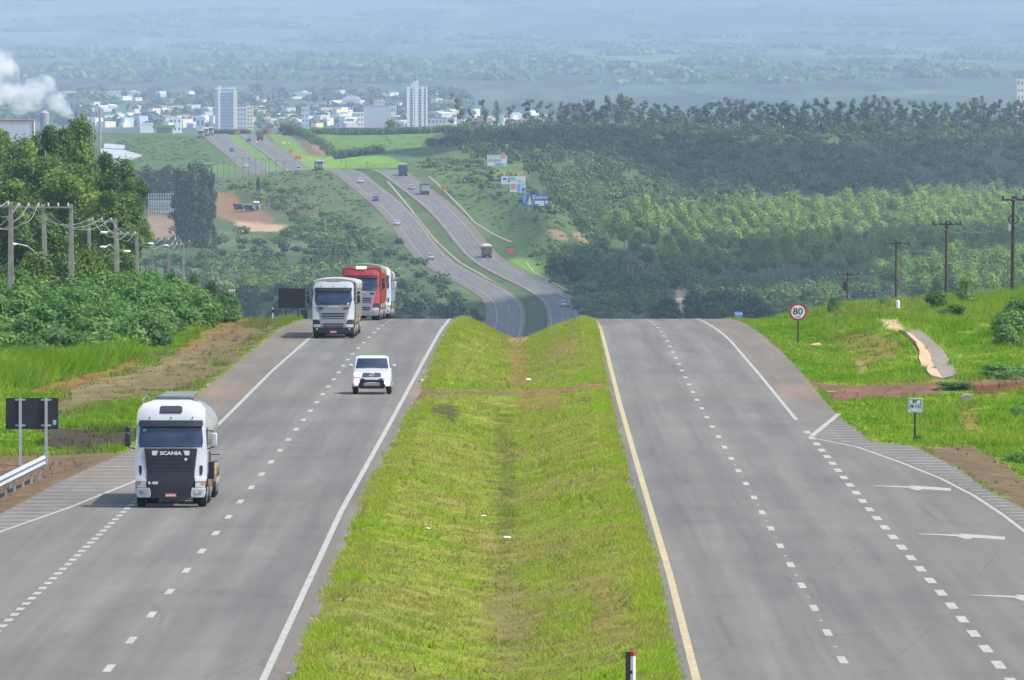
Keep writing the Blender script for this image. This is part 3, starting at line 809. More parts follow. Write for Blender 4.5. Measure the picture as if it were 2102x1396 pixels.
def make_tree(name, seed, h, w, style, leaf, lm, bm_, n_leaf, label=None, cat="tree", group=None, loc=(0, 0, -500)):
    rng = np.random.default_rng(seed)
    root = empty(name, loc, 0, label, cat, group)
    B = []
    if style == 'euc':           # tall, open, several plumes
        k = 27
        for i in range(k):
            t = .18 + .78 * (i + rng.random() * .6) / k
            rad = w * .5 * (1 - .3 * max(0, t - .6) / .4) * (.6 + .4 * min(1, t * 2))
            a = rng.random() * 6.283; rr = rad * (.15 + .75 * rng.random())
            q = w * (.15 + .12 * rng.random()) * (1.1 - .25 * t)
            B.append((math.cos(a) * rr, math.sin(a) * rr, h * t - q * .8, q, q, q * 1.05, int(n_leaf / k)))
        B.append((0, 0, h * .6, w * .22, w * .22, h * .3, int(n_leaf / 8)))
    elif style == 'line':        # ridge-line gum: bare stem, narrow tufted head
        for i in range(9):
            t = .35 + .65 * (i + rng.random() * .7) / 9
            q = w * (.14 + .15 * rng.random()) * (1.0 - .15 * t)
            a = rng.random() * 6.283; rr = w * .36 * rng.random() ** .6
            B.append((math.cos(a) * rr, math.sin(a) * rr, h * t - q, q, q, q * 1.05, int(n_leaf / 9)))
    elif style == 'plant':       # plantation tree: straight stem, domed head
        B.append((0, 0, h * .76, w * .44, w * .44, h * .24, n_leaf // 2))
        for i in range(4):
            a = rng.random() * 6.283
            B.append((math.cos(a) * w * .25, math.sin(a) * w * .25, h * (.62 + .2 * rng.random()), w * .3, w * .3, h * .11, n_leaf // 8))
    else:                        # round, low
        k = 12 if style == 'round' else 8
        for i in range(k):
            a = rng.random() * 6.283; t = rng.random(); q = w * (.17 + .1 * rng.random())
            el = .15 + .85 * t
            rr = (w * .5 - q) * math.sqrt(max(.05, 1 - (el * 2 - 1.0) ** 2 * .8)) * (.6 + .4 * rng.random())
            B.append((math.cos(a) * rr, math.sin(a) * rr, max(q * .8, h * el - q), q, q, q * .85, int(n_leaf / k)))
        B.append((0, 0, h * .5, w * .3, w * .3, h * .35, int(n_leaf / 6)))
    V, Q = leaves(rng, B, leaf, jit=.12 if style == 'plant' else .6 if style == 'euc' else .42, aspect=.9 if style == 'plant' else .65)
    mb = MB()
    if style == 'plant': mb.tube([(0, 0, -.5), (0.05, 0, h * .4), (0, 0, h * .85)], [.13, .1, .04], 5)
    elif style in ('bush',): limb_mesh(mb, rng, h, .03 * h + .05, .6, 4, .4, .15)
    elif style == 'line': limb_mesh(mb, rng, h, .16, .92, 5, .16, .3)
    else: limb_mesh(mb, rng, h, .014 * h + .05, .8, 6, .14)
    mb.build('trunk', bm_, root)
    mesh_np('crown', V, Q, lm, root)
    return root

def put(proto, first, loc, rz, s, label, group):
    """the first use moves the built tree itself, later ones are copies with their parts"""
    if first:
        proto.location = loc; proto.rotation_euler = (0, 0, rz); proto.scale = s if hasattr(s, '__len__') else (s,) * 3
        proto["label"] = label
        if group: proto["group"] = group
        return proto
    return copy_tree(proto, loc, rz, s, label, group)

class Kind:
    def __init__(s, name, style, h, w, leaf, lm, bk, n, seeds, cat="tree"):
        s.h = h; s.w = w; s.p = [make_tree(name, sd, h, w, style, leaf, lm, bk, n, cat=cat) for sd in seeds]; s.used = set(); s.i = 0
        s.rnd = random.Random(seeds[0])
    def place(s, loc, h=None, w=None, label=None, group=None):
        p = s.p[s.i % len(s.p)]; first = p.name not in s.used; s.used.add(p.name); s.i += 1
        h = h or s.h; w = w or s.w
        return put(p, first, loc, s.rnd.uniform(0, 6.28), (w / s.w, w / s.w, h / s.h), label, group)

def stuff_trees(name, spots, style, leaf, lm, n, seed, bark=None):
    """a far wood that reads as one mass: many small crowns in one object. spots: (X, Y, Z, h, w)"""
    rng = np.random.default_rng(seed); B = []; mb = MB()
    for X, Y, Z, h, w in spots:
        if style == 'plant':
            B.append((X, Y, Z + h * .76, w * .46, w * .46, h * .25, n))
            B.append((X + rng.normal() * w * .15, Y, Z + h * .62, w * .36, w * .36, h * .14, n // 2))
        else:
            B.append((X, Y, Z + h * .55, w * .5, w * .5, h * .5, n))
            B.append((X + rng.normal() * w * .3, Y, Z + h * .4, w * .3, w * .3, h * .4, n // 2))
    V, Q = leaves(rng, B, leaf, jit=.25, aspect=.85)
    o = mesh_np(name, V, Q, lm); tag(o, kind="stuff"); return o

R = random.Random(4)
# --- big gum grove on the left, just past the crest
k1 = Kind("gum_tree", 'euc', 20, 8.5, .44, L_euc, M_barkp, 17000, [11, 12, 13])
grove = [(20, 243, 120, 1290, "leftmost big gum tree in front of the red-framed hall"),
         (103, 229, 112, 1300, "big gum tree with rounded top below the steam plume"),
         (176, 214, 112, 1310, "tallest big gum tree of the left grove, right of the steam"),
         (232, 292, 100, 1295, "big gum tree on the shoulder of the grove next to the pale metal roof"),
         (268, 345, 84, 1280, "lower gum tree at the right edge of the left grove"),
         (62, 300, 150, 1250, "wide gum tree in front of the gap between the two leftmost tops"),
         (150, 318, 150, 1240, "wide gum tree with bare pale limbs in the middle of the left grove"),
         (225, 372, 130, 1230, "bright leaved gum tree low in the front of the left grove"),
         (-45, 250, 130, 1280, "gum tree cut by the left border of the picture"),
         (20, 350, 130, 1220, "gum tree low at the left border behind the concrete poles")]
for x, top, w, Y, lab in grove:
    X = xat(x, Y); z = float(H(X, Y)); h = float(zrow(top, Y)) - z
    k1.place((X, Y, z - .3), h, w / F * Y * 1.05, lab, "big gum trees of the left grove")
# --- dark broad-leaved trees behind the concrete poles
k2 = Kind("broadleaf_tree", 'round', 8, 8, .36, L_mango, M_bark, 6500, [21, 22, 23])
for x, top, w, Y, lab in [(28, 448, 150, 840, "dark broad-leaved tree behind the first concrete pole"),
                          (112, 440, 150, 850, "dark broad-leaved tree behind the second pair of concrete poles"),
                          (178, 470, 130, 860, "dark broad-leaved tree right of the second pair of concrete poles"),
                          (70, 500, 150, 815, "dark low broad-leaved tree between the first two concrete poles"),
                          (222, 545, 80, 850, "small yellowish broad-leaved tree beside the third concrete pole"),
                          (265, 530, 70, 880, "dark round tree just right of the third concrete pole"),
                          (-20, 500, 120, 800, "dark broad-leaved tree cut by the left border"),
                          (350, 545, 60, 900, "dark small tree behind the shrubs under the street lamps"),
                          (430, 556, 46, 860, "dark small tree at the right end of the shrub bank"),
                          (396, 548, 44, 870, "dark small tree second from the right end of the shrub bank")]:
    X = xat(x, Y); z = float(H(X, Y)); h = float(zrow(top, Y)) - z
    k2.place((X, Y, z - .2), h, w / F * Y * 1.1, lab, "dark broad-leaved trees on the left")
# --- leafy shrubs along the left verge
k3 = Kind("leafy_shrub", 'bush', 3.0, 3.4, .26, L_castor, M_bark, 1500, [31, 32, 33, 34], cat="shrub")
fy = [560, 603, 641, 697, 790, 880]; fx = [-27.5, -25.3, -23.6, -20.9, -18.9, -18.2]
nsh = 0
for Y in np.arange(600, 850, 7.5):
    front = float(np.interp(Y, fy, fx))
    for j in range(6):
        off = 1.6 + j * 2.5 + R.uniform(-.8, .8)
        if Y < 700: off += (700 - Y) * .055
        X = front - off; Yj = Y + R.uniform(-3.5, 3.5)
        px, _ = proj(X, Yj, ZC - 21)
        if px < -30 or (Y > 800 and j > 3): continue
        hh = R.uniform(2.2, 3.1) + .12 * j + (.35 if px > 250 else 0) - (.6 if j == 0 else 0)
        lab = ("leafy green shrub at the foot of the left roadside bank, next to the bare soil" if j == 0 else
               "leafy green shrub in the middle of the left roadside bank" if j < 3 else "tall leafy shrub at the back of the left bank, against the dark trees")
        k3.place(gp(X, Yj, -.15), hh, R.uniform(2.9, 4.2), lab, ["shrubs at the front of the left bank", "shrubs in the middle of the left bank", "shrubs at the back of the left bank"][0 if j == 0 else 1 if j < 3 else 2]); nsh += 1
for x, base, hh, ww, lab in [(2078, 690, 2.2, 3.2, "dark bushy shrub at the right border below the tallest wooden pole"), (2095, 668, 2.0, 3.0, "shrub cut by the right border above the others"),
                          (2062, 712, 1.5, 2.4, "low dark shrub on the worn bank at the right border"), (2050, 778, .9, 3.0, "low shrub at the edge of the dirt track, right"), (2090, 775, 1.0, 3.0, "low shrub at the dirt track cut by the right border"),
                          (1925, 640, 1.7, 2.2, "dark shrub on the bank top left of the middle pole's foot"), (1985, 632, 2.4, 1.8, "slim grey-green young tree on the bank top"), (1955, 652, 1.0, 2.6, "low leafy shrub on the bank top between the poles"),
                          (1820, 630, 1.1, 1.3, "bright clump of tall grass standing on the bank top"), (1960, 800, .6, 2.6, "low leafy clump beside the concrete pipe end"), (1712, 640, 1.2, 1.2, "yellowish tall clump at the left end of the bank top"),
                          (1883, 905, .35, .8, "small weed at the foot of the route sign"), (2085, 950, .7, 1.5, "leafy weed at the right border above the bare soil"), (2090, 860, .8, 1.2, "dark weed at the right border below the dirt track")]:
    p_ = hit(x, base, 420, 1000); k3.place(p_ + Vector((0, 0, -.1)), hh, ww, lab, None)
# --- ridge of gum trees against the plain
k4 = Kind("ridge_gum_tree", 'line', 17, 6.5, .8, L_ridge, M_bark, 520, [41, 42, 43, 44, 45])
tx = [925, 937, 950, 975, 992, 1018, 1048, 1087, 1127, 1160, 1200, 1254, 1290, 1340, 1400, 1440, 1490, 1530, 1570, 1630, 1675, 1730, 1797, 1830, 1880, 1950, 2025, 2060, 2110]
ty = [215, 189, 215, 222, 197, 204, 213, 199, 205, 214, 210, 194, 200, 212, 224, 214, 200, 210, 207, 214, 198, 207, 193, 200, 211, 210, 196, 210, 204]
for x in (937, 965, 992, 1018, 1046, 1087, 1108, 1129):
    Y = 6230.0; X = xat(x, Y); z = float(H(X, Y))
    k4.place((X, Y, z), float(zrow(np.interp(x, tx, ty), Y)) - z, {937: 8.5, 1087: 9, 1046: 7.5}.get(x, 6),
             {937: "tallest slim gum tree at the left end of the ridge row", 965: "short thin gum tree, second in the ridge row from its left end", 992: "slender gum tree with a small round head, before the red brick houses",
              1018: "slender gum tree just right of the round-headed one on the ridge", 1046: "wide-headed thin gum tree before the red roofs on the ridge", 1087: "full gum tree standing apart on the ridge before the town",
              1108: "thin low gum tree left of the cream chimney block on the ridge", 1129: "thin gum tree at the cream chimney block on the ridge"}[x], None)
for i in range(118):
    x = 1142 + (2125 - 1142) * (i + R.random()) / 118
    Y = R.uniform(6180, 6300); X = xat(x, Y); z = float(H(X, Y))
    top = np.interp(x, tx, ty) + (R.random() ** .8 * 28 if i % 3 else R.random() * 6) - 9
    k4.place((X, Y, z), float(zrow(top, Y)) - z, R.uniform(5.5, 10), "slim grey-green gum tree in the long row along the wooded ridge", "gum trees in the row along the ridge")
k5 = Kind("round_tree", 'round', 8, 9, 1.0, L_scrub, M_bark, 620, [51, 52, 53])
for x, top, base, w, Y, lab in [(590, 240, 277, 46, 6440, "dark round lone tree beside the road on the second rise"), (800, 241, 264, 36, 6600, "round tree before the pale tower blocks at the field's far end"),
                          (1645, 226, 268, 44, 6190, "dark round tree in the ridge row under the blue tank"), (1397, 243, 272, 60, 6150, "dark dome tree under the row of gum trees at the ridge's dip"),
                          (1030, 257, 275, 60, 6150, "dark low dome tree before the red roofs on the ridge"), (1790, 238, 270, 40, 6180, "dark dome tree right of centre in the ridge row"),
                          (1945, 228, 268, 44, 6180, "dark dome tree in the ridge row left of the tower block"), (885, 280, 300, 40, 5900, "dark round tree at the right end of the pale field"),
                          (915, 278, 300, 40, 5850, "dark round tree beside the one at the right end of the pale field"), (540, 258, 274, 34, 6560, "round tree behind the brown lorry on the second rise"),
                          (500, 263, 276, 40, 6560, "low dome tree between the carriageways on the second rise"), (530, 355, 372, 9, 5060, "small dark sapling on the left slope"),
                          (819, 482, 505, 24, 4540, "small dark tree standing alone on the shoulder of the far carriageway"), (660, 430, 470, 18, 4800, "tall thin tree among the thin poles on the left slope"),
                          (1363, 600, 655, 64, 3560, "big dark tree left of the pale dirt track"), (590, 462, 490, 40, 4650, "wide dark tree right of the pale dirt patch"),
                          (630, 445, 478, 46, 4720, "wide dark tree in the middle of the left slope"), (735, 475, 510, 60, 4600, "large dark crown low on the left slope near the carriageway"),
                          (700, 455, 485, 50, 4700, "large dark crown higher on the left slope near the carriageway"), (410, 450, 488, 42, 4550, "dark round tree under the dark gum grove"),
                          (1150, 500, 530, 60, 4250, "bright dome bush on the right verge"), (1180, 510, 540, 50, 4200, "bright dome bush beside the first on the right verge")]:
    X = xat(x, Y); z = float(H(X, Y))
    k5.place((X, Y, z - .3), max(float(zrow(top, Y)) - z, 2.5), w / F * Y * 1.15, lab, None)
# --- dark gum grove beyond the yard on the left
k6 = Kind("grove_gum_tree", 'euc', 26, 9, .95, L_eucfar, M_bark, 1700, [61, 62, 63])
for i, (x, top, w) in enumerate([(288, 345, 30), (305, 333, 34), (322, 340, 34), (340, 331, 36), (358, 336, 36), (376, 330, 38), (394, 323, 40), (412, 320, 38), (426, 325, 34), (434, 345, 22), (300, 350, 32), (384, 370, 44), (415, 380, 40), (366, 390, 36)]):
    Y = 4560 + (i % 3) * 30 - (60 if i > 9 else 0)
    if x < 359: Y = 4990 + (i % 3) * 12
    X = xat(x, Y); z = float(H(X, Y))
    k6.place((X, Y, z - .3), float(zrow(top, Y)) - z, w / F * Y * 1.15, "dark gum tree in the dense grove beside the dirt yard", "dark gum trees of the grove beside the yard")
# --- plantation
def in_px(X, Y, Z, poly):
    a, b = proj(np.array([X]), np.array([Y]), np.array([Z])); return in_poly(a, b, poly)[0] > 0
k7 = Kind("plantation_tree", 'plant', 14, 4.6, .62, L_plant, M_bark, 420, [71, 72, 73, 74])
near_, rest = [], []
for Y in np.arange(3190, 3790, 52.0):
    for X in np.arange(90, 205, 4.4):
        x_, y_ = X + R.uniform(-1.2, 1.2), Y + R.uniform(-20, 20); z = float(H(x_, y_))
        px, py = proj(x_, y_, z)
        if px < 1765 + (3790 - Y) * .12 + vnoise(Y / 40, 0, 2) * 30 or px > 2150: continue
        near_.append((x_, y_, z, R.uniform(10.5, 15.5), R.uniform(4.2, 5.8)))
for Y in np.arange(3990, 5330, 56.0):
    for X in np.arange(20, 250, 5.2):
        x_, y_ = X + R.uniform(-1.5, 1.5), Y + R.uniform(-24, 24); z = float(H(x_, y_))
        px, py = proj(x_, y_, z)
        lim = np.interp(Y, [3990, 4150, 4500, 5000, 5330], [1390, 1300, 1225, 1215, 1240])
        if px < lim + R.uniform(-5, 5) or px > 2150 or y_ > np.interp(px, [1225, 1300, 1420, 1700, 2102], [4420, 4680, 4950, 5200, 5380]): continue
        rest.append((x_, y_, z, R.uniform(9.5, 14.5), R.uniform(4.0, 6.8)))
NI = min(230, len(near_)); ind = near_[:NI] + rest[:296 - NI]
for i, (x_, y_, z, h, w) in enumerate(ind):
    if i < NI: k7.place((x_, y_, z), h, w, "pale green dome-topped tree in the nearer plantation block at the right", "plantation trees of the near block")
    else: k7.place((x_, y_, z), h, w, "straight-stemmed tree in the front row of the farther plantation", "plantation trees of the far block's front")
stuff_trees("plantation_wood", near_[NI:] + rest[296 - NI:], 'plant', .9, L_plant, 190, 75)
# --- scrub wood on the right-hand slope and along the valley
def scatter(poly, y0, y1, xa, xb, n, seed, hr, wr):
    r = random.Random(seed); out = []
    P = np.array(poly, float)
    Xs = np.array([r.uniform(xa, xb) for _ in range(n * 8)]); Ys = np.array([r.uniform(y0, y1) for _ in range(n * 8)])
    Zs = H(Xs, Ys); a, b = proj(Xs, Ys, Zs)
    ok = in_poly(a, b, poly) > 0
    for X, Y, Z in list(zip(Xs[ok], Ys[ok], Zs[ok]))[:n]:
        k = r.random() ** 1.6
        out.append((float(X), float(Y), float(Z) - .3, hr[0] + (hr[1] - hr[0]) * k, wr[0] + (wr[1] - wr[0]) * k))
    return out
ridge_sc = scatter([(930, 264), (2140, 262), (2140, 296), (930, 290)], 5700, 6330, -60, 280, 330, 55, (3, 7), (6, 11)) + scatter([(900, 300), (960, 262), (2140, 262), (2140, 420), (1560, 408), (1240, 445), (1200, 480), (1130, 420), (1100, 360), (960, 320)], 4700, 6320, -60, 280, 1150, 5, (3, 8), (4.5, 10))
stuff_trees("scrub_wood", ridge_sc, 'dome', 1.15, L_scrub, 60, 76)
val_sc = scatter([(1180, 560), (1400, 585), (1780, 570), (1860, 655), (1180, 672)], 3150, 4020, 10, 130, 330, 6, (3, 7.5), (4.5, 9))
val_sc = [s_ for s_ in val_sc if not (1362 < proj(s_[0], s_[1], s_[2])[0] < 1412 and s_[1] > 3350) and not (proj(s_[0], s_[1], s_[2])[0] < 1330 and R.random() < .72)]
k8 = Kind("valley_tree", 'round', 6, 7.5, .8, L_scrub, M_bark, 650, [81, 82, 83])
val_sc.sort(key=lambda s_: s_[1])
for X, Y, z, h, w in val_sc[:120]: k8.place((X, Y, z), h, w, "dark round-crowned tree in the valley behind the crest, right of the road", "round trees in the valley on the right")
stuff_trees("valley_wood", val_sc[120:], 'dome', .9, L_scrub, 80, 77)
bb = scatter([(1130, 405), (1240, 445), (1230, 520), (1330, 575), (1500, 600), (1250, 600), (1200, 470)], 4000, 5000, 10, 90, 140, 12, (3, 7), (4, 8))
bb += scatter([(1120, 390), (1240, 400), (1420, 400), (1300, 450), (1230, 520), (1190, 480)], 4300, 5400, 10, 110, 170, 33, (5, 10), (6, 11))
bb += scatter([(1000, 340), (1130, 400), (1230, 470), (1100, 470), (1060, 400), (1010, 360)], 4400, 5300, -20, 60, 60, 13, (1.2, 3), (2, 4))
bb += scatter([(850, 325), (1000, 330), (1060, 440), (960, 390)], 4600, 5400, -50, 10, 70, 14, (1, 2.4), (2, 5))
bb += scatter([(1085, 520), (1180, 520), (1300, 560), (1380, 640), (1210, 652), (1150, 590)], 3500, 4400, 0, 60, 150, 15, (1, 2.6), (2.5, 6))
stuff_trees("hillside_scrub", bb, 'dome', .9, L_scrub, 60, 78)
bl = scatter([(1085, 505), (1200, 505), (1290, 540), (1250, 560), (1100, 530)], 4050, 4420, 0, 50, 45, 16, (1.5, 3.5), (3, 6))
stuff_trees("pale_hillside_scrub", bl, 'dome', .8, L_scrubl, 60, 79)
left = scatter([(300, 480), (420, 470), (600, 480), (720, 460), (800, 500), (900, 560), (985, 640), (985, 680), (300, 680)], 3450, 4750, -170, -5, 430, 8, (2.0, 5), (3.5, 8))
CLR = [[(300, 435), (392, 435), (410, 492), (300, 496)], [(340, 470), (445, 478), (440, 506), (340, 502)], [(440, 390), (480, 385), (560, 430), (610, 462), (590, 492), (440, 470)]]
left = [s_ for s_ in left if not any(in_px(s_[0], s_[1], s_[2], c_) for c_ in CLR)]
left.sort(key=lambda s_: s_[1])
for X, Y, z, h, w in left[:110]: k8.place((X, Y, z), h, w, "round-crowned scrub tree low in the valley, left of the road", "round trees in the valley on the left")
stuff_trees("slope_scrub", left[110:], 'dome', .95, L_scrub, 65, 80)
pl_ = scatter([(420, 545), (690, 540), (830, 560), (800, 600), (430, 600)], 3700, 4300, -150, -30, 210, 9, (2.5, 5), (4, 8))
stuff_trees("pale_slope_scrub", pl_, 'dome', .9, L_scrubl, 70, 82)
up_ = scatter([(560, 440), (700, 440), (790, 520), (640, 510)], 4400, 4900, -110, -40, 80, 10, (2, 5), (4, 8)) + \
      scatter([(450, 370), (620, 380), (640, 430), (560, 430), (460, 395)], 4850, 5150, -120, -60, 40, 11, (1.2, 3), (3, 6))
stuff_trees("upper_slope_scrub", up_, 'dome', .95, L_scrub, 65, 83)
sm = scatter([(440, 350), (690, 347), (790, 470), (900, 560), (700, 560), (560, 440), (445, 400)], 4200, 5200, -140, -15, 800, 41, (.3, 1.3), (.8, 3.2))
sm = [s_ for s_ in sm if not any(in_px(s_[0], s_[1], s_[2], c_) for c_ in CLR)]
sm += scatter([(850, 330), (1000, 330), (1120, 430), (1240, 520), (1380, 620), (1210, 655), (1060, 500), (950, 420)], 3500, 5400, -50, 70, 900, 42, (.3, 1.2), (.8, 3.0))
sm += scatter([(235, 282), (400, 282), (440, 330), (460, 358), (240, 358)], 5600, 6500, -260, -120, 420, 43, (.3, 1.2), (1, 4))
sm += scatter([(640, 278), (880, 278), (860, 300), (820, 318), (690, 303)], 5800, 6500, -130, -30, 160, 44, (.2, .6), (1, 4))
sm = [s_ for s_ in sm if abs(s_[0] - xc(s_[1])) > 18.5]
stuff_trees("low_scrub", sm[::2], 'dome', .55, L_scrub, 26, 87)
stuff_trees("low_pale_scrub", sm[1::2], 'dome', .55, L_scrubl, 26, 88)
# hedges on the second rise
hd = []
for i in range(120): x = 640 + 290 * i / 120; Y = 6480 + R.uniform(-20, 20); X = xat(x, Y); hd.append((X, Y, float(H(X, Y)) - .5, 4.2, 4))
for i in range(60): t = i / 60; x = 606 + 80 * t; Y = 6470 - 620 * t; X = xat(x, Y); hd.append((X, Y, float(H(X, Y)) - .5, 5.2, 5))
for i in range(44): x = 690 + 95 * i / 44; Y = 5820 + R.uniform(-8, 8); X = xat(x, Y); hd.append((X, Y, float(H(X, Y)) - .5, 4.6, 3.4))
for i in range(30): x = 410 + 60 * i / 30; Y = 6560; X = xat(x + 30, Y); hd.append((X, Y, float(H(X, Y)) - .5, 3.2, 5))
stuff_trees("hedge", hd, 'dome', .9, L_scrub, 60, 84)
# tree masses on the plain, in and beyond the town
tw = []
r_ = random.Random(17)
for i in range(760):
    row = 184 + 82 * r_.random(); x = r_.uniform(-60, 2160)
    if x > 960: continue
    Y = 130 * F / (row + 15); X = xat(x, Y); z = float(H(X, Y))
    tw.append((X, Y, z - 1, r_.uniform(6, 12), r_.uniform(9, 26)))
stuff_trees("town_trees", tw, 'dome', 4.5, L_scrub, 46, 85)

fw = []
for i in range(210):
    row = 40 + 130 * r_.random(); Y = 130 * F / (row + 15); x = r_.uniform(-60, 2160); X = xat(x, Y); z = float(H(X, Y))
    for k in range(r_.randint(2, 5)):
        fw.append((X + r_.uniform(-1, 1) * Y * .003, Y + r_.uniform(-60, 60), z - 2, r_.uniform(7, 13) * (1 if Y < 20000 else 1.3), r_.uniform(25, 90) * Y / 15000))
stuff_trees("distant_woods", fw, 'dome', 14.0, L_scrubl, 36, 86)
# --- grass: real blades on the near verges
CHAN = [(1838, 672), (1862, 672), (1905, 684), (1940, 715), (1950, 745), (1972, 785), (1908, 785), (1884, 748), (1880, 722), (1862, 700), (1840, 684)]
def in_dirt(C): return C[:, 1] < C[:, 0] * .98
def grass(name, X, Y, hgt, wid, nb, seed, lean=.6, mult=2.0, green=True, mat_=None):
    rng = np.random.default_rng(seed)
    Z = H(X, Y)
    C = ground_colour(np.stack([X, Y, Z], 1))
    px, py = proj(X, Y, Z)
    keep = (~in_dirt(C) | (rng.random(len(X)) < .02)) & (in_poly(px, py, CHAN) < -1)
    X, Y, Z, C, hgt = X[keep], Y[keep], Z[keep], C[keep], hgt[keep]
    n = len(X); X = np.repeat(X, nb); Y = np.repeat(Y, nb); Z = np.repeat(Z, nb); C = np.repeat(C, nb, 0); hh = np.repeat(hgt, nb) * (.5 + .8 * rng.random(n * nb))
    a = rng.random(n * nb) * 6.283; sp = np.repeat(hgt, nb) * .45
    X = X + rng.normal(size=n * nb) * sp; Y = Y + rng.normal(size=n * nb) * sp
    w = wid * (.6 + .8 * rng.random(n * nb)) / 2
    dx, dy = np.cos(a) * w, np.sin(a) * w
    tx_ = rng.normal(size=n * nb) * hh * lean; ty_ = rng.normal(size=n * nb) * hh * lean
    V = np.stack([np.stack([X - dx, Y - dy, Z - .02], 1), np.stack([X + dx, Y + dy, Z - .02], 1), np.stack([X + tx_, Y + ty_, Z + hh], 1)], 1).reshape(-1, 3)
    T = np.arange(len(V)).reshape(-1, 3)
    cc = np.clip(C * (mult * (.75 + .5 * rng.random((n * nb, 1)))), 0, .6); cc = np.repeat(cc, 3, 0)
    o = mesh_np(name, V, T, mat_ or M_blade, cols=cc); tag(o, kind="stuff"); return o
M_blade, _t2, _b2 = new_mat("grass_blades")
_a = _t2.nodes.new("ShaderNodeAttribute"); _a.attribute_name = "tint"
_t2.links.new(_a.outputs["Color"], _b2.inputs["Base Color"]); _b2.inputs["Roughness"].default_value = .7; _b2.inputs["Specular IOR Level"].default_value = .03
_tr = _t2.nodes.new("ShaderNodeBsdfTranslucent"); _mx = _t2.nodes.new("ShaderNodeMixShader"); _mx.inputs[0].default_value = .5
_t2.links.new(_a.outputs["Color"], _tr.inputs[0]); _t2.links.new(_b2.outputs[0], _mx.inputs[1]); _t2.links.new(_tr.outputs[0], _mx.inputs[2]); _t2.links.new(_mx.outputs[0], _t2.nodes["Material Output"].inputs[0])
rng = np.random.default_rng(3)
def field(n, fa, fb, y0, y1, pw=1.0):
    Y = y0 + (y1 - y0) * rng.random(n) ** pw; u = rng.random(n)
    a, b = fa(Y), fb(Y); return a + (b - a) * u, Y
X, Y = field(120000, lambda Y: Lin(Y) - .05, lambda Y: Rin(Y) + .05, 285, 850, 1.25)
pt = fbm(X / 1.0, Y / 2.4, 91, 3); k = rng.random(len(X)) < .35 + .65 * sstep(.3, .55, pt)
grass("median_grass", X[k], Y[k], .045 + .085 * sstep(.45, .75, pt[k]), .035, 3, 1)
X, Y = field(1300, lambda Y: Lin(Y) + .2, lambda Y: Rin(Y) - .2, 285, 850, 1.25); k = fbm(X / 2.0, Y / 9.0, 96, 2) > .5
grass("weed_tufts", X[k], Y[k], rng.uniform(.12, .3, k.sum()), .06, 9, 8, mult=1.8)
X, Y = field(14000, lambda Y: Lin(Y) + .1, lambda Y: Rin(Y) - .1, 285, 850, 1.25); Zs_ = rng.random(len(X))
_gc = ground_colour
def ground_colour(V): return np.tile(np.array((.2, .15, .07)), (len(V), 1))
in_dirt_, in_dirt = in_dirt, (lambda C: np.zeros(len(C), bool))
grass("dry_stalks", X, Y, np.full(len(X), .11), .03, 2, 9, mult=1.3)
ground_colour = _gc; in_dirt = in_dirt_
# ragged tufts hanging over the asphalt edge
X, Y = field(16000, lambda Y: Rin(Y) - .7, lambda Y: Rin(Y) + .12, 285, 850, 1.25); grass("edge_grass", X, Y, np.full(len(X), .15), .045, 4, 2)
X, Y = field(16000, lambda Y: Lin(Y) - .15, lambda Y: Lin(Y) + .8, 285, 850, 1.25); pt = fbm(X / 1., Y / 6.0, 92, 2); k = pt > .42
grass("edge_grass", X[k], Y[k], np.full(k.sum(), .15), .045, 4, 3)
X, Y = field(90000, lambda Y: Rout(Y) - .1, lambda Y: Rout(Y) + 31, 440, 880)
pt = fbm(X / 2.2, Y / 6.0, 93, 3); hgt = .12 + .26 * sstep(.4, .7, pt) * sstep(1, 4, X - Rout(Y)) + .35 * sstep(640, 790, Y) * sstep(9, 16, X - Rout(Y)) * sstep(.4, .6, pt)
grass("verge_grass", X, Y, hgt, .06, 4, 4, mult=1.55)
X, Y = field(70000, lambda Y: np.interp(Y, fy, fx) - 4.0, lambda Y: Lout(Y) - .3, 440, 880)
pt = fbm(X / 2.2, Y / 6.0, 94, 3); grass("verge_grass", X, Y, .10 + .25 * sstep(.45, .7, pt), .06, 4, 5, mult=1.55)
X, Y = field(60000, lambda Y: np.interp(Y, fy, fx) - 9.0, lambda Y: np.interp(Y, fy, fx) + .3, 470, 860)
pt = fbm(X / 2.5, Y / 8.0, 95, 3); pxx, _q = proj(X, Y, np.full(len(X), ZC - 20.0)); k = (pxx > -20) & (pxx < 330 - 200 * pt)
grass("tall_weeds", X[k], Y[k], .45 + .8 * pt[k], .10, 5, 6, lean=.5, mult=1.7)
# ------------------------------------------------------------ vehicles
P_white = mat("vehicle_paint_white", (.43, .45, .47), .32, var=.04, scale=1.5, coat=.3)
P_red = mat("vehicle_paint_red", (.34, .02, .03), .35, var=.12, scale=1.5, coat=.3)
P_blue = mat("vehicle_paint_dark_blue", (.03, .05, .14), .35, var=0, coat=.3)
P_silver = mat("vehicle_paint_silver", (.42, .45, .5), .35, .5, var=0, coat=.3)
P_grey = mat("grille_grey_plastic", (.23, .24, .25), .5, var=.1, scale=3)
P_dark = mat("dark_navy_plastic", (.012, .013, .022), .5, var=.2, scale=3)
P_black = mat("black_plastic", (.015, .015, .018), .55, var=0)
P_tyre = mat("tyre_rubber", (.018, .018, .02), .8, var=.2, scale=4)
P_rim = mat("wheel_rim", (.3, .3, .3), .45, .6, var=.2, scale=5)
P_mud = mat("muddy_fender", (.26, .19, .10), .8, var=.3, scale=3)
P_steel = mat("tank_steel", (.34, .32, .30), .42, .55, var=.22, scale=1.2)
P_walk = mat('walkway_grey', (.13, .13, .13), .6, var=.2, scale=3)
P_tarp = mat("grey_tarpaulin", (.30, .30, .27), .75, var=.2, scale=1.6)
P_tarpb = mat("brown_tarpaulin", (.24, .19, .13), .8, var=.25, scale=1.6)
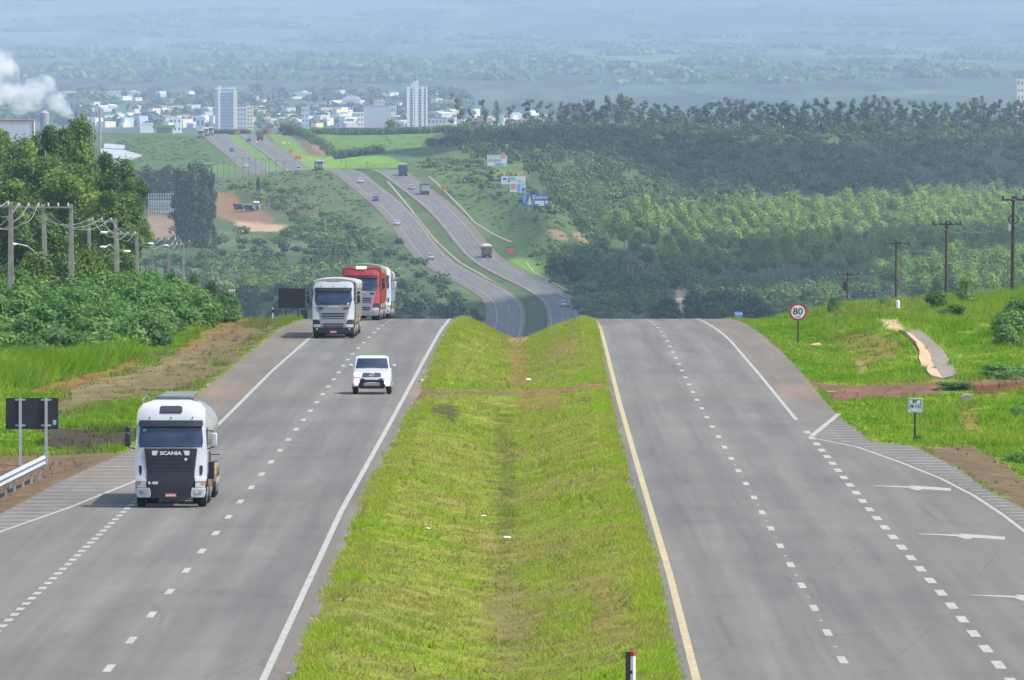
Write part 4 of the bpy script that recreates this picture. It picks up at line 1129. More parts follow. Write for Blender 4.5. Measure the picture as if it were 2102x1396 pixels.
P_purple = mat("dark_trailer_board", (.05, .035, .07), .6, var=.2, scale=2)
P_orange = mat("orange_trailer_board", (.32, .09, .04), .55, var=.2, scale=2)
P_redb = mat("red_trailer_board", (.30, .035, .025), .55, var=.2, scale=2)
P_lamp = mat("lamp_glass", (.55, .56, .55), .12, var=0, spec=.8)
P_amber = mat("amber_lamp", (.6, .22, .06), .25, var=0)
P_plate = mat("red_number_plate", (.45, .05, .03), .5, var=0)
P_platew = mat("plate_lettering_white", (.7, .7, .68), .5, var=0)
P_wood = mat("brown_cargo", (.14, .09, .06), .8, var=.3, scale=1)
P_cream = mat("cream_sign_board", (.72, .62, .42), .5, var=.05)
P_lit = mat("lit_headlight", (.9, .85, .85), .2, var=0, emit=(1, .86, .88), es=7)
P_litw = mat("lit_warm_headlight", (.9, .8, .6), .2, var=0, emit=(1, .72, .38), es=4)
P_litp = mat("lit_fog_lamp", (.9, .6, .8), .2, var=0, emit=(1, .55, .95), es=8)
def glass_mat(name, c, c2):
    m, t, b = new_mat(name)
    tc = t.nodes.new("ShaderNodeTexCoord"); n = t.nodes.new("ShaderNodeTexNoise"); n.inputs["Scale"].default_value = 1.3; n.inputs["Detail"].default_value = 3
    r = t.nodes.new("ShaderNodeValToRGB"); r.color_ramp.elements[0].position = .42; r.color_ramp.elements[0].color = (*c, 1); r.color_ramp.elements[1].position = .62; r.color_ramp.elements[1].color = (*c2, 1)
    t.links.new(tc.outputs["Object"], n.inputs["Vector"]); t.links.new(n.outputs[0], r.inputs[0]); t.links.new(r.outputs[0], b.inputs["Base Color"])
    b.inputs["Roughness"].default_value = .08; b.inputs["Specular IOR Level"].default_value = .7
    return m
P_glass = glass_mat("windscreen_glass", (.012, .02, .05), (.03, .045, .075))

def text_obj(name, s, size, m, parent=None, loc=(0, 0, 0), rot=(math.pi / 2, 0, 0), ext=.004, sx=1.0, bold=0.0, align='CENTER'):
    cu = bpy.data.curves.new(name, 'FONT'); cu.body = s; cu.size = size; cu.align_x = align; cu.align_y = 'CENTER'
    cu.extrude = ext; cu.offset = bold
    t = bpy.data.objects.new(name, cu); col.objects.link(t)
    bpy.context.view_layer.update()
    me = bpy.data.meshes.new_from_object(t.evaluated_get(bpy.context.evaluated_depsgraph_get()))
    bpy.data.objects.remove(t); me.name = name
    me.materials.clear(); me.materials.append(m)
    o = bpy.data.objects.new(name, me); col.objects.link(o)
    o.location = loc; o.rotation_euler = rot; o.scale = (sx, 1, 1)
    if parent: o.parent = parent
    return o

CABZ = [.30, .95, 1.02, 2.05, 2.12, 2.86, 3.06, 3.40, 3.62, 3.74]
CABY = [.00, -.03, .02, .05, .07, .30, .36, .48, .70, 1.05]
def cyf(x, z): return float(np.interp(z, CABZ, CABY)) + .16 * min(1.3, abs(x) / 1.27) ** 4
def gpanel(mb, rows, t, nx=8, yf=cyf, depth=.03):
    """curved facing on a front surface; rows: (z, x left, x right)"""
    n = nx + 1; fr = []; bk = []
    for z, a, b in rows:
        for i in range(n):
            x = a + (b - a) * i / nx
            fr.append((x, yf(x, z) - t, z)); bk.append((x, yf(x, z) + depth, z))
    m = len(rows); fs = []
    for j in range(m - 1):
        for i in range(nx):
            k = j * n + i; fs.append((k, k + 1, k + n + 1, k + n))
    o = m * n
    ring = [i for i in range(n)] + [j * n + nx for j in range(1, m)] + [(m - 1) * n + i for i in range(nx - 1, -1, -1)] + [j * n for j in range(m - 2, 0, -1)]
    for a, b in zip(ring, ring[1:] + ring[:1]): fs.append((a, b, b + o, a + o))
    mb.add(fr + bk, fs); return mb

def wheel(parent, x, y, r=.52, w=.3, dual=False):
    s = 1 if x > 0 else -1
    wd = .6 if dual else w
    xc_ = x - s * wd / 2
    t = MB().lathe((xc_, y, r), [(r * .6, -wd / 2), (r * .93, -wd / 2), (r, -wd / 2 + .05), (r, wd / 2 - .05), (r * .93, wd / 2), (r * .6, wd / 2)], 'x', 28).build('wheel', P_tyre, parent, smooth='edge')
    MB().lathe((xc_, y, r), [(r * .15, -wd / 2 - .06), (r * .3, -wd / 2 - .05), (r * .5, -wd / 2 + .03), (r * .62, -wd / 2 - .012), (r * .62, wd / 2 + .012), (r * .5, wd / 2 - .03), (r * .3, wd / 2 + .05), (r * .15, wd / 2 + .06)], 'x', 20).build('rim', P_rim, t, smooth='edge')

def cab(root, style, paint, shade_mirror=P_dark, low=False):
    """front of a European cab-over: all panels are separate facings on one curved front"""
    mb = MB(); rings = []
    hws = [1.16, 1.22, 1.25, 1.26, 1.26, 1.20, 1.21, 1.17, 1.0, .62]
    top = 8 if low else 10
    LZ = list(zip(CABZ, hws))[1:top] if not low else list(zip(CABZ, hws))[1:7] + [(3.22, 1.18), (3.34, 1.08), (3.40, .9)]
    for z, hw in LZ:
        ring = [((hw * (i / 6.0 - 1)), cyf(hw * (i / 6.0 - 1), z), z) for i in range(13)]
        yb = 2.25
        ring += [(hw, yb * .5, z), (hw, yb - .1, z), (hw - .12, yb, z), (-hw + .12, yb, z), (-hw, yb - .1, z), (-hw, yb * .5, z)]
        rings.append(ring)
    mb.loft(rings); mb.build('cab', paint, root, smooth='edge')
    gpanel(MB(), [(2.0 if style == 'new' else 2.12, -1.02 if style == 'new' else -1.10, 1.02 if style == 'new' else 1.10), (2.3, -1.13, 1.13), (2.86, -1.08, 1.08)], .015).build('windshield', P_glass, root, smooth='edge')
    v = gpanel(MB(), [(2.84, -1.10, 1.10), (2.92, -1.13, 1.13), (3.06, -1.10, 1.10)], .12, depth=.1).build('sun_visor', P_dark, root, bev=.01)
    for s in (-1, 1):
        w = MB(); w.box(s * 1.262 - .012, s * 1.262 + .012, .55, 1.35, 2.1, 2.8).build('side_window', P_glass, root)
        # wipers
    wp = MB()
    for x0, x1 in ((-.9, -.1), (.0, .8)):
        wp.tube([(x0, cyf(x0, 2.14) - .03, 2.13), ((x0 + x1) / 2, cyf(0, 2.2) - .04, 2.17), (x1, cyf(x1, 2.16) - .03, 2.14)], .014, 5)
    wp.build('wiper', P_black, root)
    if style == 'old':
        g = MB()
        gpanel(g, [(.34, -.72, .72), (.62, -.74, .74), (.95, -.82, .82), (1.3, -.84, .84), (2.08, -.93, .93)], .05)
        for k in range(6): gpanel(g, [(1.02 + k * .135, -.80, .80), (1.085 + k * .135, -.80, .80)], .065)
        g.build('grille', P_dark, root, smooth='edge')
        for s in (-1, 1):
            xs = (lambda a, b: (a, b) if s > 0 else (-b, -a))
            gpanel(MB(), [(.36, *xs(.72, 1.17)), (.5, *xs(.70, 1.22)), (.70, *xs(.74, 1.22))], .07, 5).build('bumper_corner', paint, root, bev=.015)
            h = gpanel(MB(), [(.72, *xs(.86, 1.2)), (.93, *xs(.86, 1.22))], .03, 5).build('headlight', P_lamp, root)
            gpanel(MB(), [(.8, *xs(1.06, 1.2)), (.92, *xs(1.06, 1.21))], .04, 2).build('indicator', P_amber, h)
            gpanel(MB(), [(.93, *xs(.84, 1.24)), (1.07, *xs(.85, 1.25))], .05, 5).build('lamp_brow', paint, root, bev=.01)
            f = gpanel(MB(), [(.48, *xs(.84, 1.1)), (.6, *xs(.84, 1.1))], .085, 3).build('fog_lamp', P_grey, root)
            gpanel(MB(), [(.5, *xs(.86, .95)), (.58, *xs(.86, .95))], .095, 2).build('lamp_lens', P_lamp, f)
            gpanel(MB(), [(1.16, *xs(1.03, 1.10)), (1.3, *xs(1.02, 1.12)), (1.48, *xs(1.02, 1.12))], .02, 2).build('air_slot', P_dark, root)
            gpanel(MB(), [(1.84, *xs(.50, .64)), (1.9, *xs(.48, .66)), (2.0, *xs(.44, .66))], .075, 3).build('lamp_lens', P_lamp, root)
        text_obj('lettering', 'SCANIA', .17, P_platew, root, (0, cyf(0, 1.9) - .066, 1.91), bold=.006, sx=1.25)
        text_obj('lettering', 'R 420', .12, P_platew, root, (-.62, cyf(.6, .88) - .068, .87), bold=.006, sx=1.2)
        MB().lathe((.53, cyf(.5, 1.68) - .07, 1.7), [(.01, -.02), (.05, -.02), (.05, .02), (.01, .02)], 'y', 14).build('badge', P_platew, root)
        gpanel(MB(), [(3.32, -.36, .36), (3.36, -.40, .40), (3.5, -.40, .40), (3.56, -.35, .35)], .04, yf=cyf).build('roof_hatch', P_dark, root, bev=.02)
        lw, pz = .5, .44
    else:
        g = MB()
        gpanel(g, [(.62, -.70, .70), (.9, -.78, .78), (1.3, -.84, .84), (1.62, -.92, .92), (1.8, -.98, .98), (1.97, -1.04, 1.04)], .04)
        g.build('grille', P_grey, root, smooth='edge')
        for k in range(6):
            z = .68 + k * .155; w = .60 + .02 * k
            gpanel(MB(), [(z, -w, w), (z + .04, -w - .02, w + .02), (z + .075, -w, w)], .055).build('grille_slot', P_dark, root)
        for s in (-1, 1):
            xs = (lambda a, b: (a, b) if s > 0 else (-b, -a))
            gpanel(MB(), [(1.76, *xs(.62, .82)), (1.82, *xs(.60, .92)), (1.87, *xs(.64, .92))], .055, 3).build('air_slot', P_dark, root)
            gpanel(MB(), [(.86, *xs(.78, 1.2)), (1.0, *xs(.80, 1.24)), (1.14, *xs(.88, 1.24))], .035, 4).build('lamp_housing', P_dark, root)
            gpanel(MB(), [(.68, *xs(.76, 1.2)), (.85, *xs(.76, 1.22))], .05, 4).build('headlight', P_lamp, root)
            MB().lathe((s * .98, cyf(.98, .55) - .06, .57), [(.01, -.02), (.05, -.02), (.05, .02), (.01, .02)], 'y', 12).build('fog_lamp', P_lamp, root)
        gpanel(MB(), [(.32, -1.15, 1.15), (.5, -1.22, 1.22), (.66, -1.22, 1.22)], .06, 12).build('bumper', P_grey if paint is not P_white else P_dark, root, bev=.015)
        text_obj('lettering', 'SCANIA', .14, P_platew, root, (0, cyf(0, 1.93) - .052, 1.92), bold=.004, sx=1.3)
        lw, pz = .42, .40
    pl = gpanel(MB(), [(pz - .07, -.2, .2), (pz + .07, -.2, .2)], .10, 2).build('number_plate', P_plate, root)
    for k in range(7): MB().box(-.165 + k * .05, -.135 + k * .05, cyf(0, pz) - .112, cyf(0, pz) - .10, pz - .035, pz + .03).build('plate_mark', P_platew, pl)
    rl = MB()
    for x in (-.75, 0, .75): rl.tube([(x, cyf(x, 3.14) - .01, 3.13), (x, cyf(x, 3.14) - .05, 3.17)], .02, 6)
    rl.build('roof_marker', P_black, root)
    for s in (-1, 1):
        m = MB(); m.box(s * 1.52 - .1, s * 1.52 + .1, .18, .34, 2.14, 2.62)
        if s < 0 or style != 'old': m.box(s * 1.52 - .085, s * 1.52 + .085, .18, .32, 2.66, 2.86)
        mo = m.build('mirror', P_white if (s > 0 and style == 'old') else shade_mirror, root, bev=.045)  # old cabs: sunlit right mirror coloured white, shaded left one coloured dark
        a = MB(); a.tube([(s * 1.24, .42, 2.7), (s * 1.5, .28, 2.68)], .022, 6); a.tube([(s * 1.24, .42, 2.05), (s * 1.5, .28, 2.12)], .022, 6)
        a.build('mirror_arm', P_black, mo)
    st = MB(); st.box(-1.18, 1.18, .5, 2.2, .45, .95); st.build('step_housing', P_dark, root, bev=.04)
    ch = MB(); ch.box(-.45, -.3, 1.2, 8.0, .72, 1.0); ch.box(.3, .45, 1.2, 8.0, .72, 1.0); ch.box(-.3, .3, 1.5, 7.8, .75, .85); ch.build('chassis', P_black, root)
    for s in (-1, 1):
        wheel(root, s * 1.22, 1.42); wheel(root, s * 1.22, 5.2, dual=True); wheel(root, s * 1.22, 6.55, dual=True)
        mg = MB()
        mg.loft([[(s * 1.26 + dx, 1.42 + rr * math.cos(a), .52 + rr * math.sin(a)) for dx, rr in ((0, .62), (0, .68), (-s * .34, .68), (-s * .34, .62))] for a in np.linspace(.05, math.pi - .05, 10)])
        mg.build('mudguard', P_dark, root)

def fenders(root, ys, x=1.26, m=None):
    for s in (-1, 1):
        for y in ys:
            mg = MB(); mg.loft([[(s * x + dx, y + rr * math.cos(a), .52 + rr * math.sin(a)) for dx, rr in ((0, .6), (0, .65), (-s * .6, .65), (-s * .6, .6))] for a in np.linspace(.1, math.pi - .1, 8)])
            mg.build('mudguard', m or P_mud, root)

def tank_trailer(root):
    def ell(y, a, b, cz, n=28): return [(a * math.cos(2 * math.pi * k / n), y, cz + b * math.sin(2 * math.pi * k / n)) for k in range(n)]
    t = MB(); t.loft([ell(2.7, .5, .4, 2.5), ell(2.78, 1.0, .8, 2.5), ell(2.95, 1.24, .98, 2.5), ell(3.1, 1.28, 1.02, 2.5), ell(15.0, 1.28, 1.02, 2.5), ell(15.2, 1.1, .9, 2.5)])
    tk = t.build('tank', P_steel, root, smooth='edge')
    for y in (4.2, 6.2, 8.2, 10.2, 12.2, 14.2):
        b = MB(); b.loft([ell(y - .04, 1.295, 1.035, 2.5), ell(y + .04, 1.295, 1.035, 2.5)]); b.build('band', P_steel, tk, smooth='edge')
    for y0, y1, z1 in ((3.4, 4.3, 3.80), (6.6, 14.2, 3.72)):
        w = MB(); w.box(-.60, .55, y0, y1, 3.3, z1); w.box(-.66, .62, y0 - .06, y0 + .02, z1 - .10, z1); w.box(-.62, .58, y0, y1, z1, z1 + .03)
        w.build('top_walkway', P_walk, tk, bev=.012)
    h = MB(); h.tube([(-1.05, 3.2, 2.9), (-1.1, 3.2, 3.7), (-.95, 3.3, 3.85), (-.86, 3.4, 3.7)], .035, 6); h.tube([(-1.08, 3.2, 3.4), (-.5, 3.2, 3.45)], .03, 6); h.tube([(-1.06, 3.9, 3.0), (-1.06, 3.9, 3.6)], .03, 6)
    h.build('vent_pipe', P_steel, tk)
    u = MB(); u.box(-1.0, 1.0, 4.2, 14.9, 1.2, 1.55); u.box(-1.25, 1.25, 8.0, 10, .9, 1.3); u.build('subframe', P_black, root)
    for y in (11.6, 12.9, 14.2):
        for s in (-1, 1): wheel(root, s * 1.27, y, dual=True)
    fenders(root, (5.2, 6.55, 11.6, 12.9, 14.2), 1.3)
    f = MB(); f.tube([(1.3, 3.2, 1.5), (1.55, 3.3, 1.55)], .03, 5); f.tube([(1.3, 4.2, 1.75), (1.6, 4.3, 1.75)], .025, 5); f.box(1.05, 1.42, 3.4, 4.4, .9, 1.5); f.build('side_locker', P_dark, root, bev=.03)

def grain_trailer(root, y0, y1, board, side, tarp, head=3.28, arch=.4, axles=3):
    b = MB(); b.box(-1.28, 1.28, y0, y0 + .08, 1.25, head); b.build('headboard', board, root)
    s_ = MB()
    for s in (-1, 1):
        s_.box(s * 1.3 - .03, s * 1.3 + .03, y0 + .08, y1, 1.25, head - .05)
        for k in range(int((y1 - y0) / .9)): s_.box(s * 1.345 - .02, s * 1.345 + .02, y0 + .4 + k * .9, y0 + .48 + k * .9, 1.25, head - .05)
    s_.box(-1.27, 1.27, y0 + .1, y1, 1.18, 1.28); s_.box(-1.26, 1.26, y1 - .05, y1, 1.28, head - .08)
    s_.build('sideboards', side, root)
    n = 9; rings = []
    for y in np.linspace(y0 + .02, y1 + .04, 8):
        wv = .03 * math.sin(y * 2.3)
        rings.append([(1.36 * math.cos(math.pi * k / (n - 1)), y, head - .06 + (arch + wv) * math.sin(math.pi * k / (n - 1)) ** .8) for k in range(n)] + [(-1.36, y, head - .35), (1.36, y, head - .35)])
    MB().loft(rings).build('tarpaulin', tarp, root, smooth='edge')
    c = MB(); c.box(-.5, .5, y0 + .5, y1 - .2, .85, 1.18); c.box(-1.2, 1.2, y1 - .35, y1 - .2, .5, .7); c.build('chassis', P_black, root)
    for k in range(axles):
        for s in (-1, 1): wheel(root, s * 1.27, y1 - 1.2 - 1.3 * k, dual=True)
    fenders(root, [y1 - 1.2 - 1.3 * k for k in range(axles)], 1.3)

def heading(f, Y):
    return -math.atan2(float(f(Y + 8) - f(Y - 8)), 16.0)
def lane_at(x, y):
    """road point under a pixel of the near carriageways"""
    X, Y = NP(x, y); return Vector((X, Y, float(zr(Y)) + .004))
def tilt(o, Y, rz):
    s = float(zr(Y + 3) - zr(Y - 3)) / 6.0
    o.rotation_euler = (math.atan(s) * math.cos(rz), 0, rz)

t = empty("tanker_truck", lane_at(350, 1043), 0, "white tanker truck with a full-height black grille and steel tank, nearest on the left", "truck")
cab(t, 'old', P_white); tank_trailer(t); tilt(t, 437, heading(ln_Lmid, 440)); t.scale = (1.0, 1, 1.0)
# driver seen through the screen is left dark; stickers on the screen
gpanel(MB(), [(2.68, -.98, -.86), (2.76, -.98, -.86)], .022, 2).build('windscreen_sticker', mat("teal_sticker", (.1, .35, .38), .4, var=0), t)
t = empty("grain_truck", lane_at(684, 695), 0, "white lorry with a grey slatted grille and an arched grey tarpaulin, before the red lorry", "truck")
cab(t, 'new', P_white, low=True); grain_trailer(t, 2.7, 10.5, P_purple, P_tarp, P_tarp, head=3.3, arch=.34); grain_trailer(t, 11.3, 19.5, P_purple, P_tarp, P_tarp, head=3.2, arch=.25)
gpanel(MB(), [(3.32, -.4, .4), (3.44, -.42, .42)], .0).build('roof_lamp_bar', P_purple, t)
tilt(t, 745, heading(ln_Lmid, 745))
def far_lane(x, Y): return Vector((xat(x, Y, ZC - 22), Y, float(zr(Y)) + .004))
t = empty("grain_truck", far_lane(741, 822), 0, "red lorry with a cream roof sign, overtaken just past the crest", "truck")
cab(t, 'new', P_red, low=True); grain_trailer(t, 2.7, 11.5, P_redb, P_orange, P_tarpb, head=3.55, arch=.34); grain_trailer(t, 12.2, 21, P_redb, P_orange, P_tarpb, head=3.5, arch=.3)
gpanel(MB(), [(3.45, -.32, .32), (3.52, -.38, .38), (3.66, -.34, .34)], .12).build('roof_sign', P_cream, t, bev=.02)
tilt(t, 830, heading(ln_Lmid, 880) - .008)
t = empty("grain_truck", far_lane(766, 856), 0, "pale grey lorry almost hidden behind the red one, only its right side showing", "truck")
cab(t, 'old', P_silver); grain_trailer(t, 2.7, 12, P_silver, P_silver, P_tarp, head=3.2)
tilt(t, 862, heading(ln_Lmid, 880) - .006)

# --- cars
def car_body(root, paint, L=4.3, hw=.86, hood=.92, belt=.98, roof=1.48, wb=(.85, 3.4), pick=False, cabin=(1.05, 1.75, 3.3, 3.9), clear=.25, wr=.32):
    def ring(y, h, lo, hi, r=.09):
        return [(-h + r, y, lo), (h - r, y, lo), (h, y, lo + r), (h + .0, y, (lo + hi) / 2), (h - .04, y, hi - r), (h - .04 - r, y, hi), (0, y, hi + .025), (-h + .04 + r, y, hi), (-h + .04, y, hi - r), (-h, y, (lo + hi) / 2), (-h, y, lo + r)]
    secs = [(0, hw - .16, clear + .1, hood - .2), (.10, hw - .05, clear, hood - .08), (.45, hw, clear, hood), (cabin[0], hw, clear, belt), (L * .6, hw, clear, belt + .02),
            (L - .35, hw, clear, belt + .03), (L - .06, hw - .04, clear + .05, belt), (L, hw - .12, clear + .12, belt - .12)]
    MB().loft([ring(*s) for s in secs]).build('body', paint, root, smooth='edge')
    c0, c1, c2, c3 = cabin; tw = hw - .16
    def cr(z, h, a, b, n=5):
        return [(-h + 2 * h * i / n, a + .07 * abs(i / n * 2 - 1) ** 2, z) for i in range(n + 1)] + [(h, (a + b) / 2, z), (h - .05, b, z), (-h + .05, b, z), (-h, (a + b) / 2, z)]
    MB().loft([cr(belt - .03, hw - .06, c0, c3), cr(roof - .12, tw + .03, c1 - .1, c2 + .06), cr(roof - .03, tw - .03, c1 + .03, c2), cr(roof, tw - .14, c1 + .22, c2 - .1)]).build('cabin', paint, root, smooth='edge')
    yf = lambda x, z: float(np.interp(z, [belt - .03, roof - .12, roof], [c0, c1 - .1, c1 + .2])) + .07 * (abs(x) / hw) ** 2
    gpanel(MB(), [(belt + .03, -hw + .13, hw - .13), (roof - .11, -tw + .06, tw - .06)], .035, 6, yf).build('windshield', P_glass, root)
    for s in (-1, 1):
        w = MB(); x0, x1 = s * (hw - .05), s * (tw + .045)
        w.add([(x0 + s * .01, c0 + .35, belt + .03), (x0 + s * .01, c3 - .3, belt + .03), (x1 + s * .01, c2 - .02, roof - .14), (x1 + s * .01, c1 + .1, roof - .14), (x0 - s * .03, c0 + .35, belt + .03), (x0 - s * .03, c3 - .3, belt + .03), (x1 - s * .03, c2 - .02, roof - .14), (x1 - s * .03, c1 + .1, roof - .14)],
              [(0, 1, 2, 3), (7, 6, 5, 4), (0, 4, 5, 1), (1, 5, 6, 2), (2, 6, 7, 3), (3, 7, 4, 0)]).build('side_window', P_glass, root)
        for y in wb: wheel(root, s * (hw + .0), y, wr, .22)
        m = MB(); m.box(s * (hw + .13) - .11, s * (hw + .13) + .11, c0 + .25, c0 + .38, belt + .06, belt + .2); m.build('mirror', paint, root, bev=.04)
    rr = lambda x, z: float(np.interp(z, [belt, roof - .12], [c3, c2 + .06]))
    MB().add([(-hw + .16, c3 + .012, belt + .04), (hw - .16, c3 + .012, belt + .04), (tw - .06, c2 + .085, roof - .14), (-tw + .06, c2 + .085, roof - .14),
              (-hw + .16, c3 - .05, belt + .04), (hw - .16, c3 - .05, belt + .04), (tw - .06, c2 + .02, roof - .14), (-tw + .06, c2 + .02, roof - .14)],
             [(0, 1, 2, 3), (7, 6, 5, 4), (0, 4, 5, 1), (1, 5, 6, 2), (2, 6, 7, 3), (3, 7, 4, 0)]).build('rear_window', P_glass, root)

t = empty("pickup_truck", lane_at(763, 810), 0, "white pickup with headlights on and chrome emblem, just right of the lane dashes", "pickup")
car_body(t, P_white, 5.1, .93, 1.08, 1.24, 1.84, (.85, 3.95), True, (1.15, 1.75, 3.1, 3.3), .48, .38)
yfp = lambda x, z: -.13 + float(np.interp(z, [.3, .55, .75, 1.0, 1.12], [.12, -.02, -.02, .08, .3])) + .12 * (abs(x) / .93) ** 3
gpanel(MB(), [(.62, -.90, .90), (.78, -.92, .92), (.95, -.90, .90), (1.06, -.86, .86)], .012, 10, yfp, .2).build('front_panel', P_white, t, smooth='edge')
gpanel(MB(), [(.28, -.58, .58), (.40, -.66, .66), (.62, -.62, .62), (.78, -.52, .52)], .05, 10, yfp).build('bumper', P_dark, t, bev=.02)
gpanel(MB(), [(.72, -.30, .30), (.82, -.46, .46)], .06, 6, yfp).build('bumper_bar', P_white, t)
for s in (-1, 1): gpanel(MB(), [(.38, *((.66, .92) if s > 0 else (-.92, -.66))), (.80, *((.58, .92) if s > 0 else (-.92, -.58)))], .03, 4, yfp).build('bumper_corner', P_white, t, bev=.02)
g = gpanel(MB(), [(.87, -.44, .44), (.93, -.47, .47), (1.05, -.42, .42)], .03, 6, yfp).build('grille', P_dark, t)
gpanel(MB(), [(.915, -.43, .43), (.93, -.43, .43)], .045, 6, yfp).build('grille_bar', P_rim, g)
P_chrome = mat("chrome", (.75, .75, .78), .2, 1.0, var=0)
for rx, rz, cz in ((.115, .075, .97), (.042, .07, .97), (.075, .03, .985)):
    MB().tube([(rx * math.cos(a), yfp(0, .97) - .055, cz + rz * math.sin(a)) for a in np.linspace(0, 2 * math.pi, 25)], .013, 6, cap=False).build('emblem', P_chrome, g)
for s, m1, m2 in ((-1, P_litw, P_litp), (1, P_lit, P_lit)):
    xs = (lambda a, b: (a, b) if s > 0 else (-b, -a))
    gpanel(MB(), [(.90, *xs(.52, .80)), (.98, *xs(.50, .86)), (1.05, *xs(.54, .84))], .035, 4, yfp).build('headlight', m1, t)
    MB().lathe((s * .74, yfp(.74, .62) - .04, .62 if s < 0 else .58), [(.01, -.03), (.10, -.03), (.11, .03), (.01, .03)], 'y', 16).build('fog_lamp', m2, t)
gpanel(MB(), [(1.125, -.13, .13), (1.15, -.14, .14)], .0, 3, lambda x, z: .48 + (z - 1.1) * 4, .02).build('bonnet_scoop', P_dark, t)
gpanel(MB(), [(.42, -.40, .40), (.55, -.40, .40), (.60, -.2, .2)], .08, 4, yfp).build('number_plate', mat("pale_plate", (.42, .43, .40), .5, var=0), t)
b = MB(); b.box(-.88, .88, 3.36, 5.0, 1.22, 1.3); b.build('bed_cover', P_dark, t, bev=.02)
tilt(t, 600, heading(ln_Lmid, 600))

def far_point(x, y, y0=3900, y1=6600):
    Y = np.linspace(y0, y1, 4000); r = proj(np.zeros_like(Y), Y, zr(Y))[1]
    # first place along the road (going away) whose row matches
    vis = np.minimum.accumulate(r); k = np.argmin(np.abs(r - y) + (r > vis + .3) * 50)
    return Vector((xat(x, float(Y[k]), float(zr(Y[k]))), float(Y[k]), float(zr(Y[k])) + .02))
def far_heading(Y): return -math.atan2(float(xc(Y + 15) - xc(Y - 15)), 30.0)
def far_car(x, y, paint, label, away=False, y0=3900, y1=5160, name="car", kind=0):
    p_ = far_point(x, y, y0, y1)
    t = empty(name, p_, 0, label, "car", None); t.scale = (1.3,) * 3
    if kind == 0: car_body(t, paint)
    else: car_body(t, paint, 4.2, .86, .95, 1.02, 1.55, (.85, 3.4), False, (.95, 1.65, 3.4, 4.05))
    for s in (-1, 1): MB().box(s * .62 - .14, s * .62 + .14, -.0, .06, .62, .76).build('headlight', P_lamp, t); MB().box(s * .66 - .12, s * .66 + .12, 4.2, 4.28, .72, .86).build('tail_lamp', P_plate, t)
    tilt(t, p_.y, far_heading(p_.y) + (math.pi if away else 0))
    return t
far_car(741, 376, P_white, "white car uppermost on the far left carriageway, below the crest of the hill")
far_car(772, 413, P_blue, "dark car with a pale windscreen second from the top of the far left carriageway")
far_car(815, 463, P_white, "white car on the far left carriageway beside the bushes of the slope")
far_car(884, 533, P_silver, "silver car on the far left carriageway past the lone shoulder tree", kind=1)
far_car(844, 388, P_silver, "silver car driving away left of the loaded white lorry", True)
far_car(1157, 629, P_silver, "pale blue car lowest on the far right carriageway in the valley", True, kind=1)
far_car(506, 344, P_white, "white car on the second rise, near the foot of its left carriageway", y0=5680, y1=6500)
far_car(476, 312, P_blue, "small dark blue car halfway up the second rise", y0=5680, y1=6500)
far_car(510, 291, P_blue, "dark car going up beside the brown lorry near the top of the second rise", True, y0=5680, y1=6500)
def far_truck(x, y, paint, board, tarp, label, away=False, y0=3900, y1=5160, L=10, head=3.4, carrier=False):
    p_ = far_point(x, y, y0, y1)
    t = empty("lorry", p_, 0, label, "truck", None)
    t.scale = (1.25,) * 3; cab(t, 'new', paint, low=True); grain_trailer(t, 2.7, L, board, board, tarp, head=head, arch=.25, axles=2)
    a = far_heading(p_.y) + (math.pi if away else 0)
    tilt(t, p_.y, a)
    if away:  # the pixel marks the tail
        d = Vector((math.sin(-far_heading(p_.y)), math.cos(far_heading(p_.y)), 0)); q = t.location + d * L; t.location = (q.x, q.y, float(zr(q.y)) + .02)
    return t
far_truck(828, 361, P_blue, P_blue, P_tarp, "dark box lorry driving away at the top of the far right carriageway", True, head=3.9)
far_truck(873, 399, P_white, P_silver, P_wood, "white lorry with a brown load driving away on the far right carriageway", True, L=9)
far_truck(1000, 529, P_wood, P_wood, P_cream, "brown lorry with a pale covered load driving away by the orange sign", True, L=9, head=3.6)
far_truck(657, 345, P_white, P_silver, P_tarp, "white lorry coming over the crest of the far left carriageway", False, head=3.2)
far_truck(534, 288, P_wood, P_wood, P_tarpb, "brown lorry driving away near the top of the second rise", True, y0=5680, y1=6500, L=9, head=3.9)
far_truck(413, 284, P_white, P_tarp, P_tarp, "first of three lorries coming over the second rise", False, y0=5680, y1=6500, L=9)
far_truck(422, 280, P_white, P_cream, P_cream, "middle one of three lorries coming over the second rise", False, y0=6380, y1=6560, L=9)
far_truck(432, 278, P_white, P_tarp, P_tarp, "rightmost of three lorries coming over the second rise", False, y0=6440, y1=6600, L=9)
# lorry parked askew in the dirt yard
p_ = hit(528, 432, 4400); t = empty("lorry", p_, math.radians(24), "white lorry with two low trailers parked askew in the dirt yard", "truck")
cab(t, 'old', P_white); grain_trailer(t, 2.7, 11, P_white, P_purple, P_tarp, head=2.4, arch=.1); grain_trailer(t, 12, 22, P_white, P_purple, P_wood, head=2.4, arch=.1)
p_ = Vector((xat(613, 5480), 5480, 0)); p_.z = float(zrow(349, 5480)); t = empty("van", p_ + Vector((0, 0, .0)), 0, "grey van showing only its top over the shoulder below the second rise", "van")
car_body(t, P_silver, 5, .95, 1.2, 1.3, 2.2, (.9, 3.9), False, (.7, 1.2, 4.6, 4.8)); p_.z = float(H(p_.x, p_.y)); 
t.location.z = max(float(zrow(352, 5480)), p_.z)
